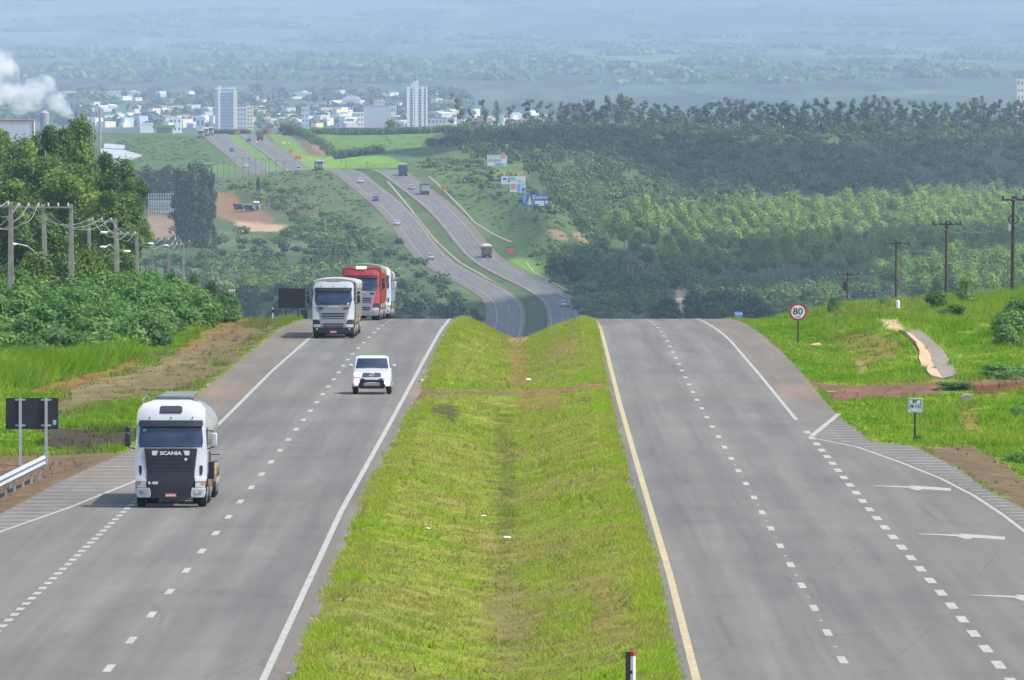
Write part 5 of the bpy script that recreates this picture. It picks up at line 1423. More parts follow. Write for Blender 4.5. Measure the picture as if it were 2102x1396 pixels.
# ------------------------------------------------------------ signs, posts, rails
M_conc = mat("concrete", (.24, .22, .20), .85, var=.2, scale=2.0)
M_concl = mat("pale_concrete", (.36, .31, .25), .9, var=.25, scale=.8)
M_galv = mat("galvanised_steel", (.42, .44, .47), .45, .4, var=.15, scale=4)
M_woodp = mat("dark_wooden_pole", (.055, .035, .03), .85, var=.3, scale=3)
M_wire = mat("wire", (.30, .30, .30), .6, var=0)
M_signw = mat("sign_white", (.72, .70, .66), .55, var=.04)
M_signr = mat("sign_red", (.42, .02, .04), .5, var=.06)
M_signk = mat("sign_black", (.02, .02, .02), .6, var=0)
M_signb = mat("sign_blue", (.03, .10, .50), .5, var=.05)
M_signbl = mat("sign_light_blue", (.2, .3, .6), .5, var=.05)
M_back = mat("sign_back_black", (.014, .013, .018), .6, var=.2, scale=2)
M_darkg = mat("dark_green_post", (.03, .05, .035), .6, var=.1)
M_ins = mat("porcelain", (.55, .5, .45), .3, var=0)
M_yel = mat("lamp_cover", (.7, .72, .62), .3, var=0)

def near_pt(x, y, dz=0):
    X, Y = NP(x, y); return Vector((X, Y, float(H(X, Y)) + dz))
def pxm(Y): return F / Y
# sign seen from behind, left foreground
Y = 480.0; s_ = pxm(Y); X0 = xat(66, Y); zb = float(H(X0, Y))
ztop, zbot = float(zrow(817, Y)), float(zrow(881, Y))
t = empty("road_sign", (X0, Y, zb), 0, "back of a wide black road sign on two steel posts, beside the guardrail", "road sign")
hw = 108 / s_ / 2
MB().box(-hw, hw, -.02, .02, zbot - zb, ztop - zb).build('panel', M_back, t)
for x in (42, 95):
    dx = xat(x, Y) - X0
    p_ = MB(); p_.box(dx - .055, dx + .055, -.13, -.03, -.1, ztop - zb); p_.box(dx - .2, dx + .2, -.05, -.022, ztop - zb - .1, ztop - zb - .04); p_.box(dx - .2, dx + .2, -.05, -.022, zbot - zb + .12, zbot - zb + .18)
    p_.build('post', M_galv, t)
dx = xat(112, Y) - X0
MB().box(dx - .06, dx + .07, -.028, -.021, zbot - zb + .18, zbot - zb + .36).build('sticker', M_galv, t)
# sign seen from behind at the crest
Y = 845.0; X0 = xat(599, Y); zb = float(H(X0, Y)); s_ = pxm(Y)
t = empty("road_sign", (X0, Y, zb), 0, "back of a black road sign at the crest, left of the grey-grilled white lorry", "road sign")
a, b = float(zrow(632, Y)) - zb, float(zrow(592, Y)) - zb
MB().box(-27.5 / s_, 27.5 / s_, -.02, .02, a, b).build('panel', M_back, t)
for x in (587, 612): dx = xat(x, Y) - X0; MB().box(dx - .05, dx + .05, -.12, -.02, -.3, a + .1).build('post', M_darkg, t)
Y = 850.0; X0 = xat(624, Y); zb = float(H(X0, Y))
t = empty("road_sign", (X0, Y, zb), 0, "small square black sign back under the right post of the crest sign", "road sign")
MB().box(-.25, .25, -.02, .02, float(zrow(655, Y)) - zb, float(zrow(636, Y)) - zb).build('panel', M_back, t)
MB().box(-.04, .04, -.08, -.02, -.3, float(zrow(640, Y)) - zb).build('post', M_darkg, t)
Y = 840.0; X0 = xat(560, Y); zb = float(H(X0, Y))
t = empty("marker_post", (X0, Y, zb), 0, "thin pale marker post left of the crest sign", "post"); MB().box(-.05, .05, -.05, .05, -.2, float(zrow(632, Y)) - zb).build('post', M_signw, t)
MB().box(-.07, .07, -.06, -.045, float(zrow(642, Y)) - zb, float(zrow(635, Y)) - zb).build('reflector', M_signk, t)
# 80 km/h sign
Y = float(NPY(700)); X0 = xat(1638, Y); zb = float(H(X0, Y)); s_ = pxm(Y)
t = empty("speed_limit_sign", (X0, Y, zb), math.radians(-2), "round red-rimmed speed sign reading 80 on a dark post", "road sign")
zc_ = float(zrow(640.5, Y)) - zb; r = 18 / s_
MB().lathe((0, 0, zc_), [(.01, -.015), (r, -.015), (r, .015), (.01, .015)], 'y', 40).build('rim', M_signr, t)
MB().lathe((0, 0, zc_), [(.01, -.022), (r * .78, -.022), (r * .78, .0), (.01, .0)], 'y', 40).build('disc', M_signw, t)
text_obj('numerals', '80', r * 1.05, M_signk, t, (0, -.03, zc_ + r * .06), bold=.006, sx=1.12)
text_obj('lettering', 'km/h', r * .24, M_signk, t, (0, -.03, zc_ - r * .55), bold=.002, sx=1.2)
MB().box(-.05, .05, .02, .1, -.1, zc_ + r * .7).build('post', M_darkg, t)
# route marker
Y = float(NPY(898)); X0 = xat(1878, Y); zb = float(H(X0, Y)); s_ = pxm(Y)
t = empty("route_sign", (X0, Y, zb), math.radians(-3), "white square route sign reading MT BR 163 on a dark post", "road sign")
zc_ = float(zrow(832.5, Y)) - zb; h = 15 / s_
MB().box(-h, h, -.012, .012, zc_ - h, zc_ + h).build('panel', M_signw, t, bev=.01)
def outline(mb, pts, w, y=-.02):
    n = len(pts)
    for i in range(n):
        a = Vector((pts[i][0], 0, pts[i][1])); b = Vector((pts[(i + 1) % n][0], 0, pts[(i + 1) % n][1])); d = (b - a).normalized(); q = Vector((-d.z, 0, d.x)) * w / 2
        a = a - d * w / 2; b = b + d * w / 2
        mb.add([(*(a - q).xz, y), (*(a + q).xz, y), (*(b + q).xz, y), (*(b - q).xz, y), (*(a - q).xz, y + .008), (*(a + q).xz, y + .008), (*(b + q).xz, y + .008), (*(b - q).xz, y + .008)],
               [(0, 1, 2, 3), (7, 6, 5, 4), (0, 4, 5, 1), (1, 5, 6, 2), (2, 6, 7, 3), (3, 7, 4, 0)])
    return mb
def flat_outline(name, pts, w, m, parent, zc):
    mb = MB(); outline(mb, pts, w)
    mb.v = [(x, yy, z + zc) for x, z, yy in mb.v]
    return mb.build(name, m, parent)
k = h * .93; flat_outline('border', [(-k, -k), (k, -k), (k, k), (-k, k)], .014, M_signk, t, zc_)
k = h * .80; flat_outline('shield', [(-k, k), (k, k), (k, -k * .35), (k * .75, -k * .75), (0, -k * 1.02), (-k * .75, -k * .75), (-k, -k * .35)], .012, M_signk, t, zc_)
MB().box(-k, k, -.02, -.013, zc_ + h * .26, zc_ + h * .285).build('divider', M_signk, t)
text_obj('lettering', 'MT', h * .46, M_signk, t, (0, -.02, zc_ + h * .54), bold=.008)
text_obj('lettering', 'BR 163', h * .5, M_signk, t, (0, -.02, zc_ - h * .12), bold=.008, sx=.88)
MB().box(-.045, .045, .012, .08, -.1, zc_ + h * .5).build('post', M_darkg, t)
# kilometre sign behind the crest
Y = 862.0; X0 = xat(1516, Y); zb = float(H(X0, Y)); s_ = pxm(Y)
t = empty("kilometre_sign", (X0, Y, zb), 0, "small blue kilometre sign sinking behind the crest of the right carriageway", "road sign")
zt = float(zrow(640, Y)) - zb; wv = 8 / s_; zl = zt - 1.0
MB().box(-wv, wv, -.012, .012, zl, zt).build('panel', M_signbl, t)
MB().box(-wv * .86, wv * .86, -.02, -.012, zl + .03, zt - .33).build('field', M_signb, t)
text_obj('lettering', 'NORTE', .15, M_signw, t, (0, -.026, zt - .17), bold=.002)
text_obj('lettering', 'km', .22, M_signw, t, (0, -.026, zt - .42), bold=.004)
text_obj('lettering', '119', .2, M_signw, t, (0, -.026, zt - .68), bold=.004)
MB().box(-.04, .04, .012, .08, -.2, zl + .1).build('post', M_darkg, t)
# guardrail
def rail():
    pts = [(-60, 1040), (-20, 1022), (0, 1013), (45, 990), (88, 968)]
    a = NP(-140, 1090); b = NP(92, 1000)
    P0 = Vector((xat(-160, 395), 395, 0)); P1 = Vector((xat(90, 462), 462, 0))
    t = empty("guardrail", (P1.x, P1.y, float(H(P1.x, P1.y))), 0, "steel guardrail on posts ending below the wide black sign", "guardrail")
    n = 26; rings = []; B = t.location
    for i in range(n + 1):
        q = P0.lerp(P1, i / n); z = float(zr(q.y)) + .02
        prof = [(0, .40), (.05, .44), (.09, .50), (.05, .56), (.0, .60), (.05, .64), (.09, .70), (.05, .76), (0, .80)]
        rings.append([(q.x - B.x + px_, q.y - B.y, z - B.z + pz_) for px_, pz_ in prof] + [(q.x - B.x + px_ - .012, q.y - B.y, z - B.z + pz_) for px_, pz_ in prof[::-1]])
    MB().loft(rings).build('beam', M_galv, t, smooth='edge')
    for i in range(0, n + 1, 2):
        q = P0.lerp(P1, i / n); z = float(H(q.x, q.y))
        m = MB(); m.box(q.x - B.x - .2, q.x - B.x - .12, q.y - B.y - .08, q.y - B.y + .08, z - B.z - .1, z - B.z + .82); m.box(q.x - B.x - .12, q.x - B.x, q.y - B.y - .05, q.y - B.y + .05, z - B.z + .5, z - B.z + .72); m.build('post', M_galv, t)
rail()
# marker post at the bottom edge
Y = 298.0; X0 = xat(1298, Y); zb = float(H(X0, Y)); zt = float(zrow(1337, Y)) - zb
t = empty("marker_post", (X0, Y, zb), math.radians(-20), "red-topped white marker post, dark on its left, in the median grass at the bottom edge", "post")
m = MB(); m.box(-.075, .055, -.075, .075, -.1, zt - .12); m.build('post', M_signw, t)
MB().box(-.075, .057, -.078, .078, zt - .12, zt).build('cap', M_signr, t)
MB().box(-.15, -.02, -.079, .079, 0, zt - .01).build('dark_face', P_purple, t)  # darker slab along the left side of the post
MB().box(-.03, .03, -.082, -.076, zt - .55, zt - .47).build('reflector', M_signk, t)
M_stud = mat('stud', (.28, .27, .24), .6, var=0)
# raised road studs
def studs(f, off, ys, lab, grp):
    first = None
    for Y in ys:
        X = float(f(Y)) + off; loc = (X, float(Y), float(zr(Y)) + .001)
        if first is None:
            first = MB().add([(-.05, -.05, 0), (.05, -.05, 0), (.05, .05, 0), (-.05, .05, 0), (-.035, -.03, .018), (.035, -.03, .018), (.035, .03, .018), (-.035, .03, .018)],
                             [(3, 2, 1, 0), (4, 5, 6, 7), (0, 1, 5, 4), (1, 2, 6, 5), (2, 3, 7, 6), (3, 0, 4, 7)]).build("road_stud", M_stud, loc=loc)
            tag(first, lab, "road stud", grp)
        else:
            c = first.copy(); col.objects.link(c); c.location = loc
studs(ln_Lin, .55, np.arange(303, 620, 16.0), "pale road stud beside the inner edge line of the left carriageway", "studs of the left carriageway")
studs(ln_Rin, -.4, np.arange(305, 620, 16.0), "pale road stud beside the yellow line of the right carriageway", "studs along the yellow line")
studs(ln_Rmid, .0, np.arange(317.5, 620, 16.0), "pale road stud between the lane dashes of the right carriageway", "studs between the lane dashes")
# stones, litter, puddle
def lump(name, x, y, r, m, label, cat, flat=.7):
    p_ = near_pt(x, y); bm = bmesh.new(); bmesh.ops.create_icosphere(bm, subdivisions=2, radius=r)
    rr = random.Random(int(x))
    for v in bm.verts: v.co *= rr.uniform(.75, 1.15); v.co.z *= flat; v.co.x *= 1.25
    me = bpy.data.meshes.new(name); bm.to_mesh(me); bm.free(); me.materials.append(m)
    o = bpy.data.objects.new(name, me); col.objects.link(o); o.location = p_ + Vector((0, 0, r * .4)); tag(o, label, cat); return o
lump("stone", 868, 783, .17, M_concl, "pale stone at the asphalt edge where the dirt track meets the left carriageway", "stone")
lump("stone", 875, 774, .11, mat("ochre_stone", (.35, .22, .08), .9), "small ochre stone just beyond the pale one at the asphalt edge", "stone")
lump("litter", 1040, 1063, .13, M_signw, "white scrap of litter in the median ditch, lower one near the dark soil", "litter", .4)
lump("litter", 992, 1023, .09, M_signw, "small white scrap on the left grass slope of the median", "litter", .4)
lump("litter", 1085, 757, .14, M_signw, "white scrap in the median ditch beyond the dirt crossing", "litter", .5)
lump("litter", 877, 1072, .09, M_signw, "tiny pale scrap in the left median grass", "litter", .4)
lump("log", 1676, 706, .3, mat("dry_straw", (.4, .3, .17), .9), "dry pale log lying in the grass right of the speed sign post", "log", .4)
# concrete drain on the right verge: a V-shaped channel following the ground
def channel(pairs, label, mA, mB_, depth=.18, near=True, y0=0):
    t = empty("drain_channel", (0, 0, 0), 0, label, "drain")
    L = []
    for lx, rx, y in pairs:
        X, Y = NP((lx + rx) / 2, y) if near else (0, 0)
        if near:
            for _ in range(30):   # settle on the real ground under that pixel
                z = float(H(X, Y)); py = proj(X, Y, z)[1]; Y += (py - y) * Y * Y / 355000.0 * .6; X = xat((lx + rx) / 2, Y, z)
        w = (rx - lx) / F * Y / 2
        L.append((X, Y, w))
    t.location = (L[-1][0], L[-1][1], float(H(L[-1][0], L[-1][1])))
    B = t.location; bed = []; side = []
    dense = []
    for a, b in zip(L, L[1:]):
        for k in range(12): dense.append([a[i] + (b[i] - a[i]) * k / 12 for i in range(3)])
    dense.append(list(L[-1]))
    ra, rb = [], []
    for X, Y, w in dense:
        z = float(H(X, Y))
        z = float(np.mean(H(X + np.array([-1.9, 1.9]), Y))) - .05
        g = lambda u, dz: (X + u * w - B.x, Y - B.y, z + dz - B.z)
        ra.append([g(-1, .04), g(-.1, -.12), g(-.1, -.5), g(-1, -.5)]); rb.append([g(-.1, -.115), g(.5, .0), g(1, .1), g(1, -.4), g(-.1, -.5)])
    MB().loft(ra).build('bed', mA, t); MB().loft(rb).build('lining', mB_, t)
M_sand = mat("sandy_concrete", (.40, .26, .16), .9, var=.2, scale=1.2)
channel([(1840, 1856, 677), (1856, 1885, 685), (1866, 1900, 694), (1880, 1916, 708), (1888, 1935, 725), (1886, 1944, 742), (1892, 1952, 756), (1912, 1966, 779)],
        "curved concrete drain channel running down the right-hand grass to the dirt track", M_sand, mat('weathered_lining', (.22, .18, .135), .9, var=.3, scale=2))
# white stub post and pipe end
p_ = near_pt(1843, 664); Y = 790.0; X0 = xat(1843, Y); zb = float(H(X0, Y)); t = empty("marker_post", (X0, Y, zb), 0, "short white stub post at the top of the drain channel", "post")
MB().lathe((0, 0, 0), [(.13, -.1), (.13, .5), (.1, .58), (.01, .6)], 'z', 12).build('post', M_signw, t)
Y = 592.0; X0 = xat(1986, Y); zb = float(H(X0, Y)); t = empty("culvert_pipe", (X0, Y, zb + .02), 0, "round concrete pipe end in the red bank under the dirt track", "pipe")
MB().lathe((0, 0, 0), [(.30, -.25), (.37, -.25), (.37, 1.2), (.30, 1.2)], 'y', 24).build('ring', M_conc, t); MB().lathe((0, .5, -.05), [(.01, -.02), (.29, -.02), (.29, .02), (.01, .02)], 'y', 20).build('silt', M_sand, t)
V_, Q_ = [], []
strip(V_, Q_, [(1690, 804), (1700, 805), (1712, 805)], 1.2, .012); o = mesh_np("puddle", V_, Q_, mat("puddle_water", (.2, .23, .25), .05, var=0)); tag(o, kind="structure")

# ------------------------------------------------------------ power lines on the left (concrete H frames)
def wire(parent, a, b, sag, r=.02, m=None, n=14):
    pts = [a.lerp(b, i / n) - Vector((0, 0, sag * 4 * (i / n) * (1 - i / n))) for i in range(n + 1)]
    B = parent.location if parent else Vector()
    return MB().tube([p - B for p in pts], r, 4, cap=False).build('wire', m or M_wire, parent)
frames = []
def hframe(Y, poles, arm, top, label, cat="utility pole", taper=True, lamps=()):
    X0 = xat(poles[0][0], Y); zb = float(H(X0, Y)); z_top = float(zrow(top, Y))
    t = empty("utility_pole", (X0, Y, zb), 0, label, cat, None)
    sc_ = F / Y
    for x, dxb in poles:
        dx = xat(x, Y) - X0; zt = z_top - zb
        p_ = MB()
        zlo = min(0.0, float(H(X0 + dx, Y)) - zb) - .3
        b0 = dx + dxb / sc_
        p_.add([(b0 - .22, -.15, zlo), (b0 + .22, -.15, zlo), (b0 + .22, .15, zlo), (b0 - .22, .15, zlo), (dx - .13, -.1, zt), (dx + .13, -.1, zt), (dx + .13, .1, zt), (dx - .13, .1, zt)],
               [(3, 2, 1, 0), (4, 5, 6, 7), (0, 1, 5, 4), (1, 2, 6, 5), (2, 3, 7, 6), (3, 0, 4, 7)])
        p_.build('pole', M_conc, t, bev=.02)
    a0, a1 = xat(arm[0], Y) - X0, xat(arm[1], Y) - X0; za = z_top - zb - .28
    MB().box(a0, a1, -.16, -.04, za, za + .12).build('crossarm', M_conc, t)
    ins = []
    n = max(3, int((a1 - a0) / .65))
    for k in range(n):
        x = a0 + (a1 - a0) * (k + .5) / n
        MB().lathe((x, -.1, za + .12), [(.03, 0), (.07, .05), (.04, .1), (.075, .15), (.05, .22), (.01, .25)], 'z', 8).build('insulator', M_ins, t)
        ins.append(Vector((X0 + x, Y - .1, zb + za + .36)))
    for lx, ly, bx, by in lamps:
        e = Vector((xat(lx, Y - 1) - X0, -1.2, float(zrow(ly, Y - 1)) - zb)); s0 = Vector((xat(bx, Y) - X0, 0, float(zrow(by, Y)) - zb))
        md = s0.lerp(e, .6) + Vector((0, 0, .35))
        br = MB().tube([s0, s0.lerp(md, .5) + Vector((0, 0, .12)), md, e], .035, 6).build('lamp_bracket', M_galv, t)
        d = 1 if e.x > s0.x else -1
        h = MB(); h.loft([[(e.x + d * u * .5 + 0, e.y + w_ * math.cos(a), e.z - .04 + hh * math.sin(a)) for a in np.linspace(0, 2 * math.pi, 9)[:-1]] for u, w_, hh in ((-.1, .05, .05), (.1, .12, .09), (.6, .17, .11), (1.0, .1, .07), (1.1, .02, .02))])
        h.build('lamp_head', M_yel, t, smooth='edge')
    frames.append((t, ins)); return t
hframe(757, [(22, 0), (-30, 0)], (-32, 27), 415, "first concrete pole frame at the left border, its pole running down to the tall weeds", lamps=[])
hframe(830, [(88, 9), (146, 0)], (29, 150), 419, "second concrete pole frame, with a street lamp reaching left below its crossarm", lamps=[(34, 500, 91, 540)])
hframe(1010, [(237, 4), (183, 0)], (180, 238), 449, "third concrete pole frame, carrying three street lamps, before the gum trees", lamps=[(219, 476, 236, 492), (218, 506, 238, 518), (255, 515, 239, 530)])
hframe(1160, [(280, 3), (241, 0)], (241, 284), 477, "fourth concrete pole frame, just right of the three-lamp one", lamps=[(304, 499, 281, 516)])
hframe(1320, [(313, 1), (345, 0)], (312, 366), 489, "fifth concrete pole frame, above the shrub bank", lamps=[(336, 503, 322, 520)])
hframe(1500, [(376, 1)], (350, 376), 499, "sixth pole of the left line, thin and half lost in the haze", lamps=[])
hframe(960, [(476, 1)], (469, 483), 596, "short far pole with drooping wires right of the shrub bank", lamps=[])
for (ta, ia), (tb, ib) in zip(frames[:5], frames[1:6]):
    n = min(len(ia), len(ib))
    for k in range(min(n, 4)): wire(tb, ib[k], ia[min(k, len(ia) - 1)], 1.0 + .2 * k, .018)
ta, ia = frames[0]
for k in range(3): wire(ta, ia[min(k, len(ia) - 1)], ia[min(k, len(ia) - 1)] + Vector((-9, -110, -1.4 - .4 * k)), 1.6, .02)
tb, ib = frames[1]
for k in range(3):  # slack jumper loops under the crossarm
    a = ib[k % len(ib)]; wire(tb, a, a + Vector((-2.6, -.6, -1.7)), .7, .022)
    c = frames[2][1]; a = c[k % len(c)]; wire(frames[2][0], a, a + Vector((1.9, -.5, -.9)), .8, .022)
# dark wooden poles on the right
rp = []
def tpole(x, top, Y, arm, label, extra=None):
    X0 = xat(x, Y); zb = float(H(X0, Y)); zt = float(zrow(top, Y)) - zb; s_ = F / Y
    t = empty("utility_pole", (X0, Y, zb), 0, label, "utility pole")
    MB().tube([(-.06, 0, -.5), (0, 0, zt)], [.16, .10], 10).build('pole', M_woodp, t, smooth='edge')
    a0, a1 = (arm[0] - x) / s_, (arm[1] - x) / s_; za = zt - .35
    MB().box(a0, a1, -.16, -.05, za, za + .13).build('crossarm', M_woodp, t)
    ins = []
    for q in (a0 + .1, a0 + (a1 - a0) * .62, a1 - .1):
        MB().lathe((q, -.1, za + .13), [(.03, 0), (.09, .06), (.06, .12), (.09, .18), (.01, .26)], 'z', 8).build('insulator', M_woodp, t); ins.append(Vector((X0 + q, Y - .1, zb + za + .36)))
    br = MB(); br.tube([(a0 * .5, -.06, za), (0, -.06, za - .7)], .025, 4); br.build('brace', M_woodp, t)
    ins.append(Vector((X0, Y - .15, zb + zt * .72)))
    rp.append((t, ins)); return t
t = tpole(2080, 402, 850, (2056, 2104), "tallest dark wooden pole with a cable coil and small box, by the right border")
zt = float(zrow(400, 850)) - t.location.z
MB().tube([(.0 + .33 * math.cos(a), -.2, float(zrow(450, 850)) - t.location.z + .33 * math.sin(a)) for a in np.linspace(0, 6.28, 20)], .045, 6, cap=False).build('cable_coil', P_black, t)
MB().box(-.36, -.16, -.25, -.05, float(zrow(473, 850)) - t.location.z, float(zrow(460, 850)) - t.location.z).build('meter_box', M_galv, t)
tpole(1943, 453, 980, (1914, 1974), "dark wooden pole with a wide crossarm, left of the tallest one")
tpole(1840, 494, 1130, (1816, 1868), "dark wooden pole above the clump of tall grass")
t = tpole(1740, 558, 1300, (1718, 1765), "smallest dark wooden pole, with a dark can transformer")
zt = float(zrow(587, 1300)) - t.location.z
MB().lathe((-.2, 0, zt), [(.05, -.5), (.26, -.45), (.28, .4), (.1, .5)], 'z', 12).build('transformer', P_black, t)
for (ta, ia), (tb, ib) in zip(rp, rp[1:]):
    for k in range(4): wire(tb, ib[k], ia[k], 1.7, .016)
ta, ia = rp[0]
for k in range(4): wire(ta, ia[k], ia[k] + Vector((16, -90, 1.0)), 1.7, .016)
# thin poles far away on the slopes
M_thin = mat("weathered_pole", (.17, .15, .14), .9, var=.1)
def thin(x, top, base, Y, label, m=None, w=.16, arm=.9, group=None):
    if group is None: Y = hit(x, base, 3850, 7200).y
    X0 = xat(x, Y); zb = float(H(X0, Y)); zt = float(zrow(top, Y)) - zb
    if zt < 2: zt = (base - top) / F * Y
    t = empty("utility_pole", (X0, Y, zb), 0, label, "utility pole", group)
    MB().tube([(0, 0, -.3), (0, 0, zt)], [w, w * .7], 6).build('pole', m or M_thin, t)
    if arm: MB().box(-arm, arm, -.08, .08, zt - .5, zt - .3).build('crossarm', m or M_thin, t)
for x, a in ((447, 330), (459, 332), (482, 322), (498, 323), (511, 323), (525, 325), (538, 325), (545, 330), (553, 325), (567, 328), (583, 332), (470, 336)):
    thin(x, a, 352, 5230, "thin dark pole in the row standing between the hill and the second rise", group="row of thin poles before the second rise")
for x, a, b, Y, l in ((616, 390, 425, 4900, "thin pole high on the left slope, right of the parked lorry"), (630, 360, 440, 4850, "tall thin pole in the middle of the left slope"), (599, 372, 400, 4950, "thin pole on the left slope over the dark soil"),
                   (651, 425, 465, 4750, "pale thin pole among the scrub of the left slope"), (668, 450, 495, 4600, "pale thin pole lower in the scrub of the left slope"), (689, 495, 540, 4400, "thin pole in the dense scrub left of the far carriageway"),
                   (692, 262, 326, 5850, "pale tall pole at the left end of the hedge wall"), (710, 308, 345, 5500, "thin pole left of the hill crest, before the bright field"), (701, 320, 336, 5560, "short sign pole before the bright field"), (753, 332, 345, 5450, "short thin pole at the right of the bright field"),
                   (580, 245, 277, 6430, "pale thin pole left in front of the dark lone tree"), (593, 240, 277, 6430, "pale thin pole right in front of the dark lone tree"),
                   (1231, 528, 558, 4150, "dark thin pole on the right hillside under the trees"), (1299, 548, 590, 3950, "pale stub pole standing on the right hillside"), (1290, 545, 580, 4000, "dark thin pole beside the pale one on the right hillside"), (1338, 560, 585, 3900, "dark thin pole near the dirt path on the right hillside"),
                   (1176, 500, 525, 4300, "dark thin pole by the bright dome bushes")):
    thin(x, a, b, Y, l, M_concl if "pale" in l else None, arm=.0 if "stub" in l else .7)
# orange works signs on the verges
M_or = mat("orange_sign", (.75, .10, .02), .5, var=.05); M_ye = mat("yellow_sign", (.85, .65, .05), .5, var=.05)
def osign(x, y0, y1, w, Y, m, label):
    X0 = xat(x, Y); zb = float(H(X0, Y)); a, b = float(zrow(y1, Y)) - zb, float(zrow(y0, Y)) - zb; h = w / F * Y / 2
    if a < .3: a, b = .6, .6 + b - a
    t = empty("works_sign", (X0, Y, zb), 0, label, "road sign")
    MB().box(-h, h, -.03, .03, a, b).build('panel', m, t)
    for s in (-.7, .7): MB().box(s * h - .05, s * h + .05, .03, .1, -.2, a + .2).build('post', M_thin, t)
osign(1048, 515, 524, 14, 4450, M_or, "orange sign beside the bright grass of the far right verge")
osign(910, 387, 393, 11, 4930, M_or, "orange sign on the far right verge beside the white loaded lorry")
osign(611, 320, 327, 13, 5760, M_or, "larger orange sign low on the second rise")
osign(597, 307, 313, 9, 5950, M_or, "orange sign just above the larger one on the second rise")
osign(582, 296, 301, 8, 6150, M_ye, "yellow sign on the right verge of the second rise")
osign(554, 274, 280, 9, 6480, M_or, "orange sign at the top of the second rise, right of the brown lorry")
osign(487, 274, 279, 11, 6480, M_or, "orange sign at the top of the second rise, left of the brown lorry")
for x, y, Y, l in ((593, 303, 6100, "small white round sign above the orange pair"), (527, 302, 6150, "tiny white sign in the median of the second rise")):
    X0 = xat(x, Y); t = empty("road_sign", (X0, Y, float(H(X0, Y))), 0, l, "road sign"); MB().box(-.5, .5, -.03, .03, 1.4, 2.4).build('panel', M_signw, t); MB().box(-.06, .06, .03, .1, -.1, 2.2).build('post', M_thin, t)
# far drains: pale ribbons along the verge and the median
M_dull = mat('weathered_drain', (.27, .23, .16), .9, var=.2, scale=.3)
def far_ribbon(name, px, w, m, label):
    V_, Q_ = [], []
    P = []
    for x, y in px:
        Ys = np.linspace(4000, 5160, 1500); Xs = (x - 1051) / F * Ys; Zs = H(Xs, Ys); r = proj(Xs, Ys, Zs)[1]; k = int(np.argmin(np.abs(r - y))); P.append((Xs[k], Ys[k]))
    P.sort(key=lambda p: p[1]); yy = np.arange(P[0][1], P[-1][1], 6.0); xx = np.interp(yy, [p[1] for p in P], [p[0] for p in P])
    for a, b in zip(yy, xx):
        V_ += [(b - w / 2, a, float(H(b - w / 2, a)) + .15), (b + w / 2, a, float(H(b + w / 2, a)) + .15), (b + w / 2, a, float(H(b, a)) - .2), (b - w / 2, a, float(H(b, a)) - .2)]
    n = len(yy)
    for i in range(n - 1):
        for q in range(4): Q_.append((4 * i + q, 4 * i + (q + 1) % 4, 4 * i + 4 + (q + 1) % 4, 4 * i + 4 + q))
    o = mesh_np(name, V_, Q_, m); tag(o, label, "drain"); return o
far_ribbon("drain_channel", [(880, 362), (905, 385), (950, 430), (975, 458), (995, 470), (1050, 497)], .7, M_dull, "pale drain line climbing beside the far right verge up to the orange sign")
far_ribbon("drain_channel", [(1079, 538), (1095, 558), (1125, 575), (1175, 602)], .8, M_dull, "pale drain line curving below the bright grass of the far right verge")
far_ribbon("drain_channel", [(795, 372), (825, 408), (860, 452), (900, 500), (945, 540), (985, 562), (1030, 588)], .8, M_dull, "tan drain line down the median of the far carriageways")

# ------------------------------------------------------------ billboards
def billboard(x0, x1, y0, y1, base, Y, label, nposts=5, rz=0):
    Y = hit((x0 + x1) / 2, base, 3850, 6300).y
    X0 = xat((x0 + x1) / 2, Y); zb = float(H(X0, Y)); s_ = F / Y; w = (x1 - x0) / s_ / 2
    a, b = float(zrow(y1, Y)) - zb, float(zrow(y0, Y)) - zb
    t = empty("billboard", (X0, Y, zb), rz, label, "billboard")
    for k in range(nposts):
        x = -w * .93 + 2 * w * .93 * k / (nposts - 1); MB().box(x - .11, x + .11, .06, .25, min(-.5, float(zrow(base, Y)) - zb), a + .3).build('post', M_concl, t)
    def rect(name, u0, u1, v0, v1, m, d=0):
        return MB().box(-w + 2 * w * u0, -w + 2 * w * u1, -.05 - d, .05, a + (b - a) * v0, a + (b - a) * v1).build(name, m, t)
    return t, rect, w, a, b
M_bb1 = mat("billboard_pale_blue", (.42, .55, .62), .6, var=.15, scale=.4); M_bb2 = mat("billboard_orange", (.62, .26, .12), .6, var=.15, scale=.6)
M_bb3 = mat("billboard_blue", (.04, .10, .34), .6, var=.2, scale=.4); M_bb4 = mat("billboard_white", (.62, .66, .70), .6, var=.08); M_bb5 = mat("billboard_green", (.10, .30, .22), .6, var=.2); M_bb6 = mat("billboard_sky", (.14, .3, .62), .6, var=.2)
t, rect, w, a, b = billboard(1000, 1041, 318, 341, 354, 5260, "uppermost billboard, pale blue with an orange disc rising over its top edge")
rect('panel', 0, 1, 0, 1, M_bb1); rect('printed_band', .05, .68, .42, .62, M_bb2, .03); rect('printed_band', .02, .3, .05, .3, M_bb4, .03); rect('printed_band', .4, .8, .02, .25, M_bb6, .03)
MB().lathe((w * .6, -.06, b - .4), [(.01, -.05), (1.15, -.05), (1.15, .05), (.01, .05)], 'y', 20).build('cutout_disc', M_bb2, t)
rect('printed_band', .72, .96, .25, .6, M_bb4, .04)
t, rect, w, a, b = billboard(1029, 1079, 362, 378, 392, 4880, "middle billboard, white with dark blue writing, partly behind the trees", 4)
rect('panel', 0, 1, 0, 1, M_bb4)
text_obj('lettering', 'AUTO', 1.2, M_bb3, t, (-w * .18, -.1, (a + b) / 2 + .6), bold=.03)
text_obj('lettering', 'MUSSURY', 1.25, M_bb3, t, (w * .1, -.1, (a + b) / 2 - .45), bold=.03)
rect('printed_mark', .06, .2, .5, .8, M_bb3, .02)
